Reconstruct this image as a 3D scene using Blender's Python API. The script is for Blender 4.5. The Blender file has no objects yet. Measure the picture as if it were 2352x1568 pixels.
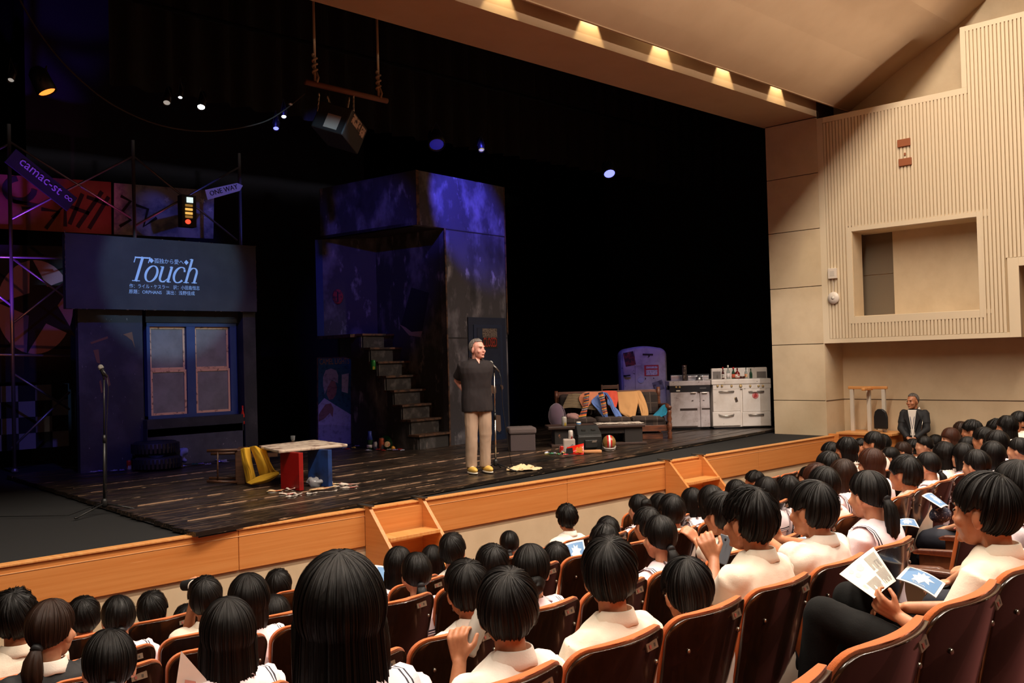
import bpy, bmesh, math, random
import numpy as np
from mathutils import Vector, Matrix, noise
from mathutils.bvhtree import BVHTree
random.seed(7)
SC = bpy.context.scene
COL = SC.collection
PI = math.pi
# ---------------------------------------------------------------- camera
F, YAW, PIT, ROL = 2217.1, .779861, .0186440, -.0270618
CAMZ = 2.45
def _rot():
    c, s = math.cos, math.sin
    fw = np.array([s(YAW)*c(PIT), c(YAW)*c(PIT), s(PIT)])
    r = np.array([c(YAW), -s(YAW), 0.]); u = np.cross(r, fw)
    rr = c(ROL)*r+s(ROL)*u; uu = -s(ROL)*r+c(ROL)*u
    return np.array([rr, -uu, fw])
RM = _rot()
cam = bpy.data.cameras.new('camera'); camo = bpy.data.objects.new('camera', cam); COL.objects.link(camo)
cam.sensor_width = 36; cam.lens = F/2352*36; cam.clip_end = 200; cam.clip_start = .05
camo.matrix_world = Matrix([[RM[0][i], -RM[1][i], -RM[2][i], (0, 0, CAMZ)[i]] for i in range(3)]+[[0, 0, 0, 1]])
SC.camera = camo
SC.view_settings.view_transform = 'Standard'; SC.view_settings.look = 'None'
SC.view_settings.gamma = 1; SC.view_settings.use_curve_mapping = False
SC.view_settings.exposure = 0.0
w = bpy.data.worlds.new('world'); SC.world = w; w.use_nodes = True
w.node_tree.nodes['Background'].inputs[0].default_value = (1, .8, .6, 1)
w.node_tree.nodes['Background'].inputs[1].default_value = .004
SC.cycles.max_bounces = 6; SC.cycles.diffuse_bounces = 4; SC.cycles.glossy_bounces = 3
SC.cycles.sample_clamp_indirect = 4; SC.cycles.use_denoising = True
# ---------------------------------------------------------------- lights
def aim(o, tgt):
    o.rotation_euler = (Vector(tgt)-o.location).to_track_quat('-Z', 'Y').to_euler()
def area(name, loc, tgt, sx, sy, e, col, spread=None):
    l = bpy.data.lights.new(name, 'AREA'); l.shape = 'RECTANGLE'; l.size = sx; l.size_y = sy; l.energy = e; l.color = col
    if spread: l.spread = spread
    o = bpy.data.objects.new(name, l); COL.objects.link(o); o.location = loc; aim(o, tgt); return o
def spot(name, loc, tgt, e, col, ang, blend=.3, size=.05):
    l = bpy.data.lights.new(name, 'SPOT'); l.energy = e; l.color = col; l.spot_size = math.radians(ang); l.spot_blend = blend; l.shadow_soft_size = size
    o = bpy.data.objects.new(name, l); COL.objects.link(o); o.location = loc; aim(o, tgt); return o
WARM = (1, .86, .71)
area('house_strip_front', (6.5, 4.89, 8.60), (6.5, 5.7, 4.8), 15.0, .16, 1280, WARM)
area('house_strip_mid', (7.5, 2.2, 9.0), (7.5, 2.3, 0), 15, .8, 560, WARM, math.radians(104))
area('house_strip_rear', (6.5, -2.5, 9.2), (6.5, -2.0, 0), 15, 1.2, 430, WARM, math.radians(110))
area('added_ceiling_fill', (7.0, -8.0, 7.30), (7.0, 6.7, 7.38), 17, .3, 100, WARM, math.radians(8))  # added unseen lamp, stands in for bounce light on the ceiling panel
# stage lanterns
spot('speaker_spot', (9.0, .5, 8.2), (8.25, 8.95, 2.0), 1500, (1, .80, .74), 11, .6)
spot('front_wash', (13.6, 1.5, 8.5), (11.2, 11.8, 1.2), 1800, (1, .82, .72), 34, .8)
spot('stove_spot', (9.5, 1.5, 8.2), (16.2, 10.2, 1.5), 1700, (1, .90, .86), 13, .7)
spot('sofa_spot', (8.0, 1.0, 8.4), (13.2, 10.4, 1.4), 900, (1, .86, .78), 14, .7)
spot('tower_blue', (9.6, 9.6, 6.9), (11.1, 12.3, 5.0), 1900, (.08, .075, 1), 29, .6)
spot('tower_blue_side', (5.2, 9.6, 6.6), (10.0, 13.6, 4.2), 380, (.09, .09, 1), 28, .7)
spot('fridge_blue', (11.2, 9.7, 6.5), (15.6, 12.0, 2.2), 330, (.16, .15, 1), 24, .8)
spot('facade_blue', (4.2, 9.6, 6.4), (6.3, 13.6, 2.2), 420, (.16, .15, 1), 50, .7)
spot('scaffold_violet', (4.1, 14.1, 1.3), (4.75, 15.3, 5.2), 1200, (.25, .05, 1), 30, .6)
spot('scaffold_magenta', (7.7, 14.2, 3.2), (6.0, 15.9, 5.6), 75, (1, .10, .35), 34, .7)
spot('scaffold_amber', (1.5, 10.0, 1.6), (4.9, 15.3, 3.6), 160, (1, .25, .08), 24, .7)
spot('banner_blue', (9.6, 12.0, 7.0), (8.1, 16.0, 5.2), 160, (.12, .16, 1), 26, .7)
spot('facade_wash', (9.6, 2.0, 8.2), (7.2, 13.5, 2.3), 750, (1, .86, .78), 12, .8)
spot('title_projector', (6.0, 2.0, 6.9), (6.43, 13.5, 3.83), 2500, (.42, .72, 1), 11.5, .4, .02)
# ---------------------------------------------------------------- rays: photo pixels to points of the place
CZ = np.array([0, 0, CAMZ])
def ray(u, v): return RM.T@np.array([(u-1176)/F, (v-784)/F, 1])
def onz(u, v, z): d = ray(u, v); return CZ+d*((z-CAMZ)/d[2])
def ony(u, v, y): d = ray(u, v); return CZ+d*(y/d[1])
def onx(u, v, x): d = ray(u, v); return CZ+d*(x/d[0])
class Frame:
    """a standing frame in the place: origin on the ground and a turn about z; P() gives local coordinates"""
    def __init__(s, o, a): s.o = np.array(o, float); s.a = a; c, n = math.cos(a), math.sin(a); s.X = np.array([c, n, 0]); s.Y = np.array([-n, c, 0])
    def P(s, u, v, ly=0.):
        d = ray(u, v); t = (ly-(CZ-s.o)@s.Y)/(d@s.Y); p = CZ+d*t-s.o
        return Vector((p@s.X, ly, p[2]))
    def PX(s, u, v, lx=0.):
        d = ray(u, v); t = (lx-(CZ-s.o)@s.X)/(d@s.X); p = CZ+d*t-s.o
        return Vector((lx, p@s.Y, p[2]))
    def W(s, x, y, z): return Vector(s.o+s.X*x+s.Y*y+np.array([0, 0, z]))
def facing(u, v, z, turn=0.): return Frame(onz(u, v, z), -YAW+math.radians(turn))
# ---------------------------------------------------------------- materials
def lin(c): c /= 255.; return c/12.92 if c <= .04045 else ((c+.055)/1.055)**2.4
def rgb(r, g, b): return (lin(r), lin(g), lin(b), 1)
MATS = {}
def mat(name, col, rough=.6, metal=0., noise_=None, bump=None, emit=None, coat=0., alpha=None, trans=0., spec=.5, sss=0., sheen=0., uvn=None):
    """noise_ = (colour 2, scale xyz, low, high); bump = (scale xyz, strength); uvn = strand grain in hair"""
    if name in MATS: return MATS[name]
    m = bpy.data.materials.new(name); m.use_nodes = True; nt = m.node_tree; b = nt.nodes['Principled BSDF']
    b.inputs['Base Color'].default_value = col; b.inputs['Roughness'].default_value = rough; b.inputs['Metallic'].default_value = metal
    b.inputs['Coat Weight'].default_value = coat; b.inputs['Specular IOR Level'].default_value = spec
    b.inputs['Transmission Weight'].default_value = trans; b.inputs['Sheen Weight'].default_value = sheen
    if sss: b.inputs['Subsurface Weight'].default_value = sss; b.inputs['Subsurface Radius'].default_value = (.012, .004, .002); b.inputs['Subsurface Scale'].default_value = 1
    if alpha is not None: b.inputs['Alpha'].default_value = alpha
    if emit: b.inputs['Emission Color'].default_value = emit[0]; b.inputs['Emission Strength'].default_value = emit[1]
    def co(scale, uv=False):
        tc = nt.nodes.new('ShaderNodeTexCoord'); mp = nt.nodes.new('ShaderNodeMapping'); mp.inputs['Scale'].default_value = scale
        nt.links.new(tc.outputs['UV' if uv else 'Object'], mp.inputs[0]); return mp
    def nz(scale, uv=False, det=4.):
        n = nt.nodes.new('ShaderNodeTexNoise'); n.inputs['Scale'].default_value = 1; n.inputs['Detail'].default_value = det; n.inputs['Roughness'].default_value = .6
        nt.links.new(co(scale, uv).outputs[0], n.inputs[0]); return n
    last = None
    for q in ([noise_] if noise_ and not isinstance(noise_, list) else (noise_ or [])):
        n = nz(q[1], len(q) > 4); r = nt.nodes.new('ShaderNodeMapRange'); r.inputs[1].default_value = q[2]; r.inputs[2].default_value = q[3]
        nt.links.new(n.outputs[0], r.inputs[0])
        mx = nt.nodes.new('ShaderNodeMix'); mx.data_type = 'RGBA'; mx.inputs[6].default_value = col; mx.inputs[7].default_value = q[0]
        if last: nt.links.new(last, mx.inputs[6])
        nt.links.new(r.outputs[0], mx.inputs[0]); last = mx.outputs[2]
    if last: nt.links.new(last, b.inputs['Base Color'])
    if bump:
        n = nz(bump[0], len(bump) > 2); bp = nt.nodes.new('ShaderNodeBump'); bp.inputs['Strength'].default_value = bump[1]; bp.inputs['Distance'].default_value = .01
        nt.links.new(n.outputs[0], bp.inputs['Height']); nt.links.new(bp.outputs[0], b.inputs['Normal'])
    MATS[name] = m; return m
# ---------------------------------------------------------------- mesh collector
def rotm(ax, deg): return Matrix.Rotation(math.radians(deg), 4, ax)
class MB:
    def __init__(s): s.v = []; s.f = []; s.m = []; s.k = 0
    def add(s, vs, fs, M=None):
        o = len(s.v)
        for p in vs: s.v.append(tuple(M@Vector(p)) if M is not None else tuple(p))
        for f in fs: s.f.append([i+o for i in f]); s.m.append(s.k)
        return s
    def box(s, x0, x1, y0, y1, z0, z1, M=None):
        v = [(x, y, z) for z in (z0, z1) for y in (y0, y1) for x in (x0, x1)]
        return s.add(v, [(0, 2, 3, 1), (4, 5, 7, 6), (0, 1, 5, 4), (2, 6, 7, 3), (0, 4, 6, 2), (1, 3, 7, 5)], M)
    def cbox(s, c, d, M=None):
        T = Matrix.Translation(c)@(M if M is not None else Matrix())
        return s.box(-d[0]/2, d[0]/2, -d[1]/2, d[1]/2, -d[2]/2, d[2]/2, T)
    def tube(s, pts, rs, n=10, caps=True, M=None, flat=1.):
        pts = [Vector(p) for p in pts]
        if not isinstance(rs, (list, tuple)): rs = [rs]*len(pts)
        vs = []; fs = []; up = None
        for i, p in enumerate(pts):
            d = (pts[min(i+1, len(pts)-1)]-pts[max(i-1, 0)]).normalized()
            if up is None: up = Vector((0, 0, 1)) if abs(d.z) < .9 else Vector((0, 1, 0))
            a = d.cross(up)
            if a.length < 1e-6: a = d.orthogonal()
            a.normalize(); b = a.cross(d).normalized(); up = b
            for k in range(n):
                t = 2*PI*k/n; vs.append(p+a*math.cos(t)*rs[i]+b*math.sin(t)*rs[i]*flat)
        for i in range(len(pts)-1):
            for k in range(n): k2 = (k+1) % n; fs.append((i*n+k, (i+1)*n+k, (i+1)*n+k2, i*n+k2))
        if caps: fs.append(list(range(n))); fs.append([(len(pts)-1)*n+k for k in range(n)][::-1])
        return s.add(vs, fs, M)
    def cyl(s, p0, p1, r0, r1=None, n=12, M=None): return s.tube([p0, p1], [r0, r1 if r1 is not None else r0], n, True, M)
    def cap(s, p0, p1, r0, r1=None, n=12):
        """capsule with tapering radius"""
        r1 = r0 if r1 is None else r1; p0 = Vector(p0); p1 = Vector(p1); d = p1-p0; L = max(d.length, 1e-5); d = d/L
        pts = []; rs = []
        for t in (88, 60, 30): a = math.radians(t); pts.append(p0-d*r0*math.sin(a)); rs.append(r0*math.cos(a))
        pts += [p0, p1]; rs += [r0, r1]
        for t in (30, 60, 88): a = math.radians(t); pts.append(p1+d*r1*math.sin(a)); rs.append(r1*math.cos(a))
        return s.tube(pts, rs, n)
    def ell(s, c, r, n=14, m=9, M=None):
        vs = []; fs = []
        for i in range(1, m):
            t = PI*i/m
            for k in range(n): a = 2*PI*k/n; vs.append((r[0]*math.sin(t)*math.cos(a), r[1]*math.sin(t)*math.sin(a), r[2]*math.cos(t)))
        vs += [(0, 0, r[2]), (0, 0, -r[2])]; T = len(vs)-2
        for i in range(m-2):
            for k in range(n): k2 = (k+1) % n; fs.append((i*n+k, (i+1)*n+k, (i+1)*n+k2, i*n+k2))
        for k in range(n): k2 = (k+1) % n; fs.append((T, k, k2)); fs.append((T+1, (m-2)*n+k2, (m-2)*n+k))
        return s.add(vs, fs, Matrix.Translation(c)@(M if M is not None else Matrix()))
    def lathe(s, prof, n=14, M=None):
        vs = []; fs = []
        for r, z in prof:
            for k in range(n): a = 2*PI*k/n; vs.append((r*math.cos(a), r*math.sin(a), z))
        for i in range(len(prof)-1):
            for k in range(n): k2 = (k+1) % n; fs.append((i*n+k, i*n+k2, (i+1)*n+k2, (i+1)*n+k))
        fs.append(list(range(n))[::-1]); fs.append([(len(prof)-1)*n+k for k in range(n)])
        return s.add(vs, fs, M)
    def prism(s, poly, y0, y1, M=None):
        """polygon in x,z extruded along y"""
        n = len(poly); vs = [(x, y0, z) for x, z in poly]+[(x, y1, z) for x, z in poly]
        fs = [list(range(n)), list(range(n, 2*n))[::-1]]+[(i, n+i, n+(i+1) % n, (i+1) % n) for i in range(n)]
        return s.add(vs, fs, M)
    def grid(s, P, M=None, closed=False):
        nu, nv = len(P), len(P[0]); vs = [p for r in P for p in r]
        fs = [(i*nv+j, ((i+1) % nu)*nv+j, ((i+1) % nu)*nv+j+1, i*nv+j+1) for i in range(nu if closed else nu-1) for j in range(nv-1)]
        return s.add(vs, fs, M)
    def mesh(s, name, mats, smooth=False):
        me = bpy.data.meshes.new(name); me.from_pydata(s.v, [], s.f); me.update()
        for m in (mats if isinstance(mats, (list, tuple)) else [mats]): me.materials.append(m)
        if any(s.m): me.polygons.foreach_set('material_index', s.m)
        if smooth: me.polygons.foreach_set('use_smooth', [True]*len(me.polygons))
        return me
    def build(s, name, mats, parent=None, smooth=False, bevel=0., solid=0., sub=0, fix=True):
        me = s.mesh(name, mats, smooth)
        if fix:
            bm = bmesh.new(); bm.from_mesh(me); bmesh.ops.recalc_face_normals(bm, faces=bm.faces)
            bm.to_mesh(me); bm.free()
        o = link(name, me, parent)
        if solid: md = o.modifiers.new('solid', 'SOLIDIFY'); md.thickness = solid; md.offset = 0
        if bevel:
            md = o.modifiers.new('bevel', 'BEVEL'); md.width = bevel; md.segments = 2; md.limit_method = 'ANGLE'; md.angle_limit = .6
        if sub: md = o.modifiers.new('sub', 'SUBSURF'); md.levels = sub; md.render_levels = sub
        return o
def link(name, me, parent=None, loc=None):
    o = bpy.data.objects.new(name, me); COL.objects.link(o)
    if parent is not None: o.parent = parent
    if loc is not None: o.location = loc
    return o
def tag(o, label=None, cat=None, group=None, kind=None):
    if label: o['label'] = label
    if cat: o['category'] = cat
    if group: o['group'] = group
    if kind: o['kind'] = kind
    return o
def thing(name, label, cat, loc=(0, 0, 0), rz=0., group=None):
    o = bpy.data.objects.new(name, None); COL.objects.link(o); o.location = loc; o.rotation_euler = (0, 0, rz); o.empty_display_size = .1
    return tag(o, label, cat, group)
def fthing(name, label, cat, fr, group=None): return thing(name, label, cat, tuple(fr.o), fr.a, group)
def copy_tree(o, parent=None):
    c = o.copy(); COL.objects.link(c)
    if parent is not None: c.parent = parent
    for ch in o.children: copy_tree(ch, c)
    return c
def struct(o): o['kind'] = 'structure'; return o
def text_mb(body, size, mb=None, M=None, depth=0.004, align='CENTER', shear=0.):
    """flat lettering standing in x,z facing -y"""
    cu = bpy.data.curves.new('t', 'FONT'); cu.body = body; cu.size = size; cu.align_x = align; cu.shear = shear; cu.extrude = depth/2; cu.resolution_u = 2
    o = bpy.data.objects.new('t', cu); COL.objects.link(o); bpy.context.view_layer.update()
    dg = bpy.context.evaluated_depsgraph_get(); me = bpy.data.meshes.new_from_object(o.evaluated_get(dg))
    mb = mb or MB(); T = rotm('X', 90)
    mb.add([v.co for v in me.vertices], [list(p.vertices) for p in me.polygons], (M@T) if M is not None else T)
    bpy.data.objects.remove(o); bpy.data.curves.remove(cu); bpy.data.meshes.remove(me); return mb
def remesh(mb, voxel, smooth=3, mats=None):
    me = mb.mesh('r', mats or [], False); o = bpy.data.objects.new('r', me); COL.objects.link(o)
    m = o.modifiers.new('r', 'REMESH'); m.mode = 'VOXEL'; m.voxel_size = voxel; m.use_smooth_shade = True
    if smooth: s = o.modifiers.new('s', 'SMOOTH'); s.factor = .5; s.iterations = smooth
    bpy.context.view_layer.update(); dg = bpy.context.evaluated_depsgraph_get(); r = bpy.data.meshes.new_from_object(o.evaluated_get(dg))
    bpy.data.objects.remove(o); bpy.data.meshes.remove(me)
    r.polygons.foreach_set('use_smooth', [True]*len(r.polygons)); return r
# ---------------------------------------------------------------- the hall
SE, XJ, XW = 7.93, 15.6, 16.25
plaster = mat('cream_plaster', rgb(214, 192, 158), .85, noise_=(rgb(205, 182, 148), (3, 3, 3), .4, .7), bump=((160, 160, 160), .06))
ceilm = mat('ceiling_paint', rgb(180, 150, 118), .9, noise_=(rgb(174, 144, 112), (1.5, 1.5, 1.5), .4, .7))
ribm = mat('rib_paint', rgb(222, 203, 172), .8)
dark = mat('stage_black', (.006, .006, .007, 1), .8)
drape = mat('black_drape', (.0018, .0018, .002, 1), 1., spec=.1)
carpet = mat('black_stage_carpet', (.0055, .0055, .006, 1), .9, bump=((300, 300, 300), .3))
seamm = mat('dark_joint', rgb(70, 52, 38), .9)
oak = mat('orange_oak', rgb(214, 142, 78), .42, noise_=[(rgb(200, 122, 58), (.7, .7, 34), .35, .75), (rgb(236, 176, 116), (1.2, 40, 60), .68, .78)], bump=((2, 2, 60), .03))
oak2 = mat('pale_oak', rgb(220, 162, 100), .4, noise_=(rgb(205, 128, 60), (30, 2, 2), .35, .75))
red_carpet = mat('red_carpet', rgb(70, 14, 8), .95, bump=((200, 200, 200), .4))
# raked floor: one flat front part and a step for every row
ROWS = {'Z': (1.05, .83), 'A': (2.05, .59), 'B': (3.05, .40), 'C': (4.15, .25), 'D': (5.1, .05), 'E': (6.05, -.08)}
fl = MB(); fl.box(-9, XW, 5.6, SE, -.4, -.1)
steps = [(-1.3, 0.45, 1.1), (.45, 1.5, .83), (1.5, 2.5, .59), (2.5, 3.55, .40), (3.55, 4.6, .25), (4.6, 5.6, .05)]
for a, b, z in steps: fl.box(-9, XW, a, b, -.4, z)
fl.box(-9, XW, -9, -1.3, -.4, 1.35)
struct(fl.build('floor', red_carpet))
# stage platform
st = MB(); st.box(-5, XJ, SE+.05, 18, .6, .985); st.box(XJ, 21, 9.15, 18, .6, .985)
sf = struct(st.build('floor_stage', carpet))
sb = MB(); sb.box(-5, XJ, SE+.022, SE+.16, -.1, .628); struct(sb.build('wall_stage_base', plaster))
front = thing('stage_apron', 'long orange oak apron boards along the front edge of the stage', 'stage apron', (0, 0, 0))
jx = [-4.99, -.1, 4.33, ony(838, 1172, SE)[0], ony(968, 1150, SE)[0], 8.72, ony(1527, 1062, SE)[0], ony(1608, 1047, SE)[0], 13.1, XJ]
for a, b in zip(jx[:-1], jx[1:]):
    m = MB(); m.box(a+.003, b-.003, SE, SE+.09, .63, .985); m.build('apron_panel', oak, front, bevel=.004)
m = MB(); m.box(-5, XJ, SE-.012, SE+.10, .985, 1.004); m.build('nosing', oak2, front, bevel=.004)
m = MB(); m.box(-5, XJ, SE-.003, SE+.02, .93, .934); m.build('scratch_line', mat('scratch', rgb(236, 190, 136), .6), front)
# stage stairs
def stage_steps(x0, x1, label):
    t = thing('stage_steps', label, 'steps', ((x0+x1)/2, SE, -.1), 0, 'short wooden steps up to the stage')
    w = (x1-x0)/2
    for s, nm in ((-1, 'side_board'), (1, 'side_board')):
        m = MB(); pr = [(0.0, 0), (0, 1.13), (-.05, 1.13), (-1.0, .08), (-1.0, 0)]
        vs = [(x, y, z) for x in (s*w-.022, s*w+.022) for y, z in pr]; n = 5
        m.add(vs, [list(range(n)), list(range(n, 2*n))[::-1]]+[(i, n+i, n+(i+1) % n, (i+1) % n) for i in range(n)])
        b = m.build(nm, oak, t, bevel=.003)
        h = MB(); h.box(s*w-.03, s*w+.03, -.09, .12, 1.125, 1.14); h.build('bracket', mat('grey_steel', (.25, .25, .24, 1), .4, 1), b)
    for y, z in ((-.02-.2, .84), (-.46, .55), (-.74, .27)):
        m = MB(); m.box(-w+.024, w-.024, y-.13, y+.12, z-.035, z); m.build('tread', oak2, t, bevel=.004)
    m = MB(); m.box(-w+.024, w-.024, -.06, -.01, .50, 1.06); m.build('back_board', oak, t)
    return t
stage_steps(jx[3]+.02, jx[4]-.02, 'nearer wooden steps up to the stage, left of the two, below the speaker')
stage_steps(jx[6]+.02, jx[7]-.02, 'farther wooden steps up to the stage, right of the two, below the sofa')
# proscenium jamb at the right
jb = MB(); jb.box(XJ+.02, 17.2, 8.1, 9.1, -.1, 6.9); jamb = struct(jb.build('wall_proscenium', seamm))
zs = [-.1]+[onx(1832, v, XJ)[2] for v in (919.5, 791, 660, 530, 404)]+[6.52]
for a, b in zip(zs[:-1], zs[1:]):
    m = MB(); m.box(XJ, XJ+.03, 8.1, 9.1, a+.006, b-.006); m.build('panel', plaster, jamb, bevel=.003)
m = MB(); m.box(XJ, XW+.02, 8.085, 8.1, -.1, 2.58); m.build('return_face', plaster, jamb)
m = MB(); m.box(XJ+.001, XW+.02, 8.08, 8.09, zs[1]-.006, zs[1]+.006); m.build('joint_strip', seamm, jamb)
# side wall, ribbed box with its niche
wl = MB(); wl.box(XW, XW+.3, -9, 8.1, -.1, 9.9); wr = struct(wl.build('wall_right', plaster))
m = MB(); m.box(XW-.004, XW, -9, 8.08, zs[1]-.006, zs[1]+.006); m.build('joint_strip', seamm, wr)
RX = XJ+.022
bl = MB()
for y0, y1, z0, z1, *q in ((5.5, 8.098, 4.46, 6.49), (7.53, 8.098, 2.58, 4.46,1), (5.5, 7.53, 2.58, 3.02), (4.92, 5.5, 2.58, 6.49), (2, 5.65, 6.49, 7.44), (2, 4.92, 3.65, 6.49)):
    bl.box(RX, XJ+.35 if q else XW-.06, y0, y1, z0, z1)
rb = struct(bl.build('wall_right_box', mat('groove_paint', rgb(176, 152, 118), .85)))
fr_ = MB()
def brd(y0, y1, z0, z1): fr_.box(XJ, RX+.01, y0, y1, z0, z1)
brd(7.985, 8.1, 2.58, 6.49); brd(5.57, 7.985, 6.395, 6.49); brd(5.57, 5.65, 6.49, 7.44); brd(2, 5.57, 7.36, 7.44)
brd(5.08, 7.985, 2.58, 2.655); brd(4.92, 5.08, 2.58, 3.78); brd(2, 4.92, 3.65, 3.78)
brd(7.53, 7.63, 2.90, 4.535); brd(5.43, 5.5, 2.90, 4.535); brd(5.5, 7.53, 4.46, 4.535); brd(5.5, 7.53, 2.90, 3.02)
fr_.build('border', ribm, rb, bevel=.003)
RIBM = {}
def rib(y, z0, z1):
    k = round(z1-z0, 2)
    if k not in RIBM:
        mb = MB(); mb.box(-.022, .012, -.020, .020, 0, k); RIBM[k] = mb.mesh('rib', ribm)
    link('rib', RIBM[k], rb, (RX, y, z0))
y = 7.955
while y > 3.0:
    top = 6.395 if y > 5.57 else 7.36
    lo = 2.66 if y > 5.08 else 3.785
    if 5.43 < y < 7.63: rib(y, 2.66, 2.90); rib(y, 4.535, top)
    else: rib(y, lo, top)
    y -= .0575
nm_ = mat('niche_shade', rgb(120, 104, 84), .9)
m = MB(); m.box(XW-.07, XW-.003, 5.2, 7.08, 2.9, 4.6); m.box(XJ+.012, XJ+.36, 7.522, 7.6, 2.9, 4.6); m.box(XJ+.012, XW-.003, 5.3, 7.6, 4.452, 4.56); m.box(XJ+.012, XW-.003, 5.3, 7.6, 2.96, 3.027)
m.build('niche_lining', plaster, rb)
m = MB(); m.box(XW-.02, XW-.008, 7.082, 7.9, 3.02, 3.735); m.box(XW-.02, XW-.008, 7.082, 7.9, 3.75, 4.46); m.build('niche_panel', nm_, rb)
m = MB(); m.box(XJ+.3, XW-.02, 4.5, 4.92, 2.58, 3.65); m.build('side_opening_lining', plaster, rb)
# fittings on the ribbed wall
def wallbox(name, label, cat, u, v, du, dv, x, d, mt, bev=.006):
    a = onx(u-du, v-dv, x); b = onx(u+du, v+dv, x)
    t = thing(name, label, cat, (x, (a[1]+b[1])/2, (a[2]+b[2])/2)); w_ = abs(a[1]-b[1])/2; h = abs(a[2]-b[2])/2
    m = MB(); m.box(-d, .0, -w_, w_, -h, h); m.build('body', mt, t, bevel=bev); return t, w_, h
terra = mat('brown_wood_cap', rgb(150, 84, 48), .6)
wallbox('wall_block', 'upper of two small brown blocks on the ribbed wall', 'block', 2077, 328, 15, 6, XJ, .03, terra)
wallbox('wall_block', 'lower of two small brown blocks on the ribbed wall', 'block', 2080, 372, 15, 6, XJ, .03, terra)
wallbox('wall_hook', 'tiny metal peg between the two brown blocks on the ribbed wall', 'peg', 2079, 354, 2, 3, XJ, .02, terra)
white_p = mat('white_plastic', rgb(226, 214, 200), .4)
t, a, b = wallbox('junction_box', 'small square white box on the ribbed wall above the round disc', 'box', 1914, 628, 10, 11, XJ, .05, white_p)
m = MB(); m.box(-.053, -.049, -a*.5, a*.5, -b*.5, b*.5); m.build('cover_plate', mat('white_plastic2', rgb(205, 196, 184), .5), t)
p = onx(1916, 684, XJ); t = thing('wireless_disc', 'round white wireless access disc on the ribbed wall', 'access point', tuple(p))
MM = rotm('Y', -90); m = MB(); m.lathe([(.0, 0), (.095, 0), (.105, .02), (.10, .04), (.03, .05)], 32, MM); m.build('housing', white_p, t, True)
m = MB(); m.lathe([(.028, .048), (.03, .053), (.0, .054)], 20, MM); m.build('hub', mat('white_plastic2', (0, 0, 0, 1)), t, True)
m = MB(); m.tube([(-.01, 0, .1), (-.01, 0, .28)], .006, 6); m.build('cable', white_p, t)
# ceiling: strip over the stage opening, slot with downlights, rising main ceiling
cs = MB(); cs.box(-9, XJ+.05, 8.1, 9.15, 6.53, 6.62); cs.box(-9, XJ+.05, 8.102, 8.16, 6.60, 7.9); struct(cs.build('ceiling_strip', ceilm))
ce = MB(); pr = [(7.83, 6.65), (7.5, 6.83), (6.95, 7.16), (6.43, 7.43), (5.93, 7.67), (5.65, 7.86), (5.40, 8.04)]
pts = []
for i in range(len(pr)-1):
    for k in range(4): q = k/4; pts.append((pr[i][0]*(1-q)+pr[i+1][0]*q, pr[i][1]*(1-q)+pr[i+1][1]*q))
pts.append(pr[-1])
ce.grid([[(x, y, z) for y, z in pts] for x in (-9, XW)]); ce.grid([[(x, y, z+.12) for y, z in pts] for x in (-9, XW)])
ce.grid([[(x, y, z) for y, z in ((5.40, 8.04), (5.405, 9.1), (4.4, 9.12), (3.2, 9.2), (1.0, 9.4), (-3, 9.65), (-9, 9.8))] for x in (-9, XW)])
ce.box(-9, XW, 7.80, 7.83, 6.65, 6.8)
struct(ce.build('ceiling', ceilm, smooth=False))
m = MB(); m.box(-9, XW, 7.75, 8.2, 7.9, 7.95); m.box(-9.1, -9, -9, 8.1, -.1, 9.9); m.box(-9, XW, -9.2, -9, -.1, 9.9); struct(m.build('wall_rear', plaster))
fm = mat('lamp_can', (.02, .02, .02, 1), .4, 1)
lens = mat('lamp_lens', (1, .9, .7, 1), .3, emit=((1, .86, .6, 1), 30))
for i, (u, v) in enumerate(((1150, 8), (1355, 62), (1518, 118), (1662, 172), (1784, 215))):
    x = ony(u, v, 8.1)[0]
    t = thing('downlight', ['first downlight in the ceiling slot, cut by the top edge of the photo', 'second downlight in the ceiling slot from the left', 'middle downlight in the ceiling slot', 'second downlight in the ceiling slot from the right end', 'rightmost downlight in the ceiling slot, nearest the wall'][i], 'lamp', (x, 7.99, 7.12), 0, 'downlights in the ceiling slot')
    m = MB(); m.lathe([(.035, .14), (.045, .13), (.05, 0), (.046, 0), (.03, .06)], 14); m.build('can', fm, t, True)
    m = MB(); m.lathe([(.0, .045), (.04, .045), (.04, .05)], 14); m.build('bulb', lens, t)
    spot('slot_light', (x, 8.01, 7.10), (x-.02, 8.095, 6.5), 90, (1, .80, .45), 62, .35, .02)
spot('slot_fill', (11, 7.9, 7.5), (11, 8.1, 6.6), 25, (1, .78, .42), 150, 1, .3)
# stage house: black drapes
def folds(x0, x1, y, z0, z1, amp=.12, per=.45, n=None):
    n = n or int((x1-x0)/per*8); m = MB()
    m.grid([[(x0+(x1-x0)*i/n, y+amp*math.sin(i/8*2*PI+.6*math.sin(i*.37)), z) for z in (z0, z1)] for i in range(n+1)]); return m
struct(folds(-5, 21, 17.4, .98, 10, .14, .5).build('wall_back', drape, smooth=True))
m = MB(); m.box(-5.1, -5, 8.1, 18, .6, 11); m.box(20.9, 21, 9.1, 18, .6, 11); m.box(-5, 21, 9.1, 18, 10.4, 10.5); m.box(-5, 21, 9.16, 9.2, 6.62, 11); m.box(17.1, 21, 9.1, 9.14, .6, 11)
struct(m.build('wall_stage_house', dark))
b = folds(5.5, 21, 13.4, 6.45, 10, .10, .45).build('border_curtain', mat('border_drape', (.005, .005, .005, 1), .9), smooth=True); tag(b, 'black pleated border curtain hanging above the set', 'curtain')
b = folds(5.5, 12.3, 16.8, .99, 9.6, .02, 1.2).build('sky_cloth', mat('navy_cloth', (.004, .006, .018, 1), .9), smooth=True); tag(b, 'very dark navy backcloth behind the gap between the two set houses', 'curtain')
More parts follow.
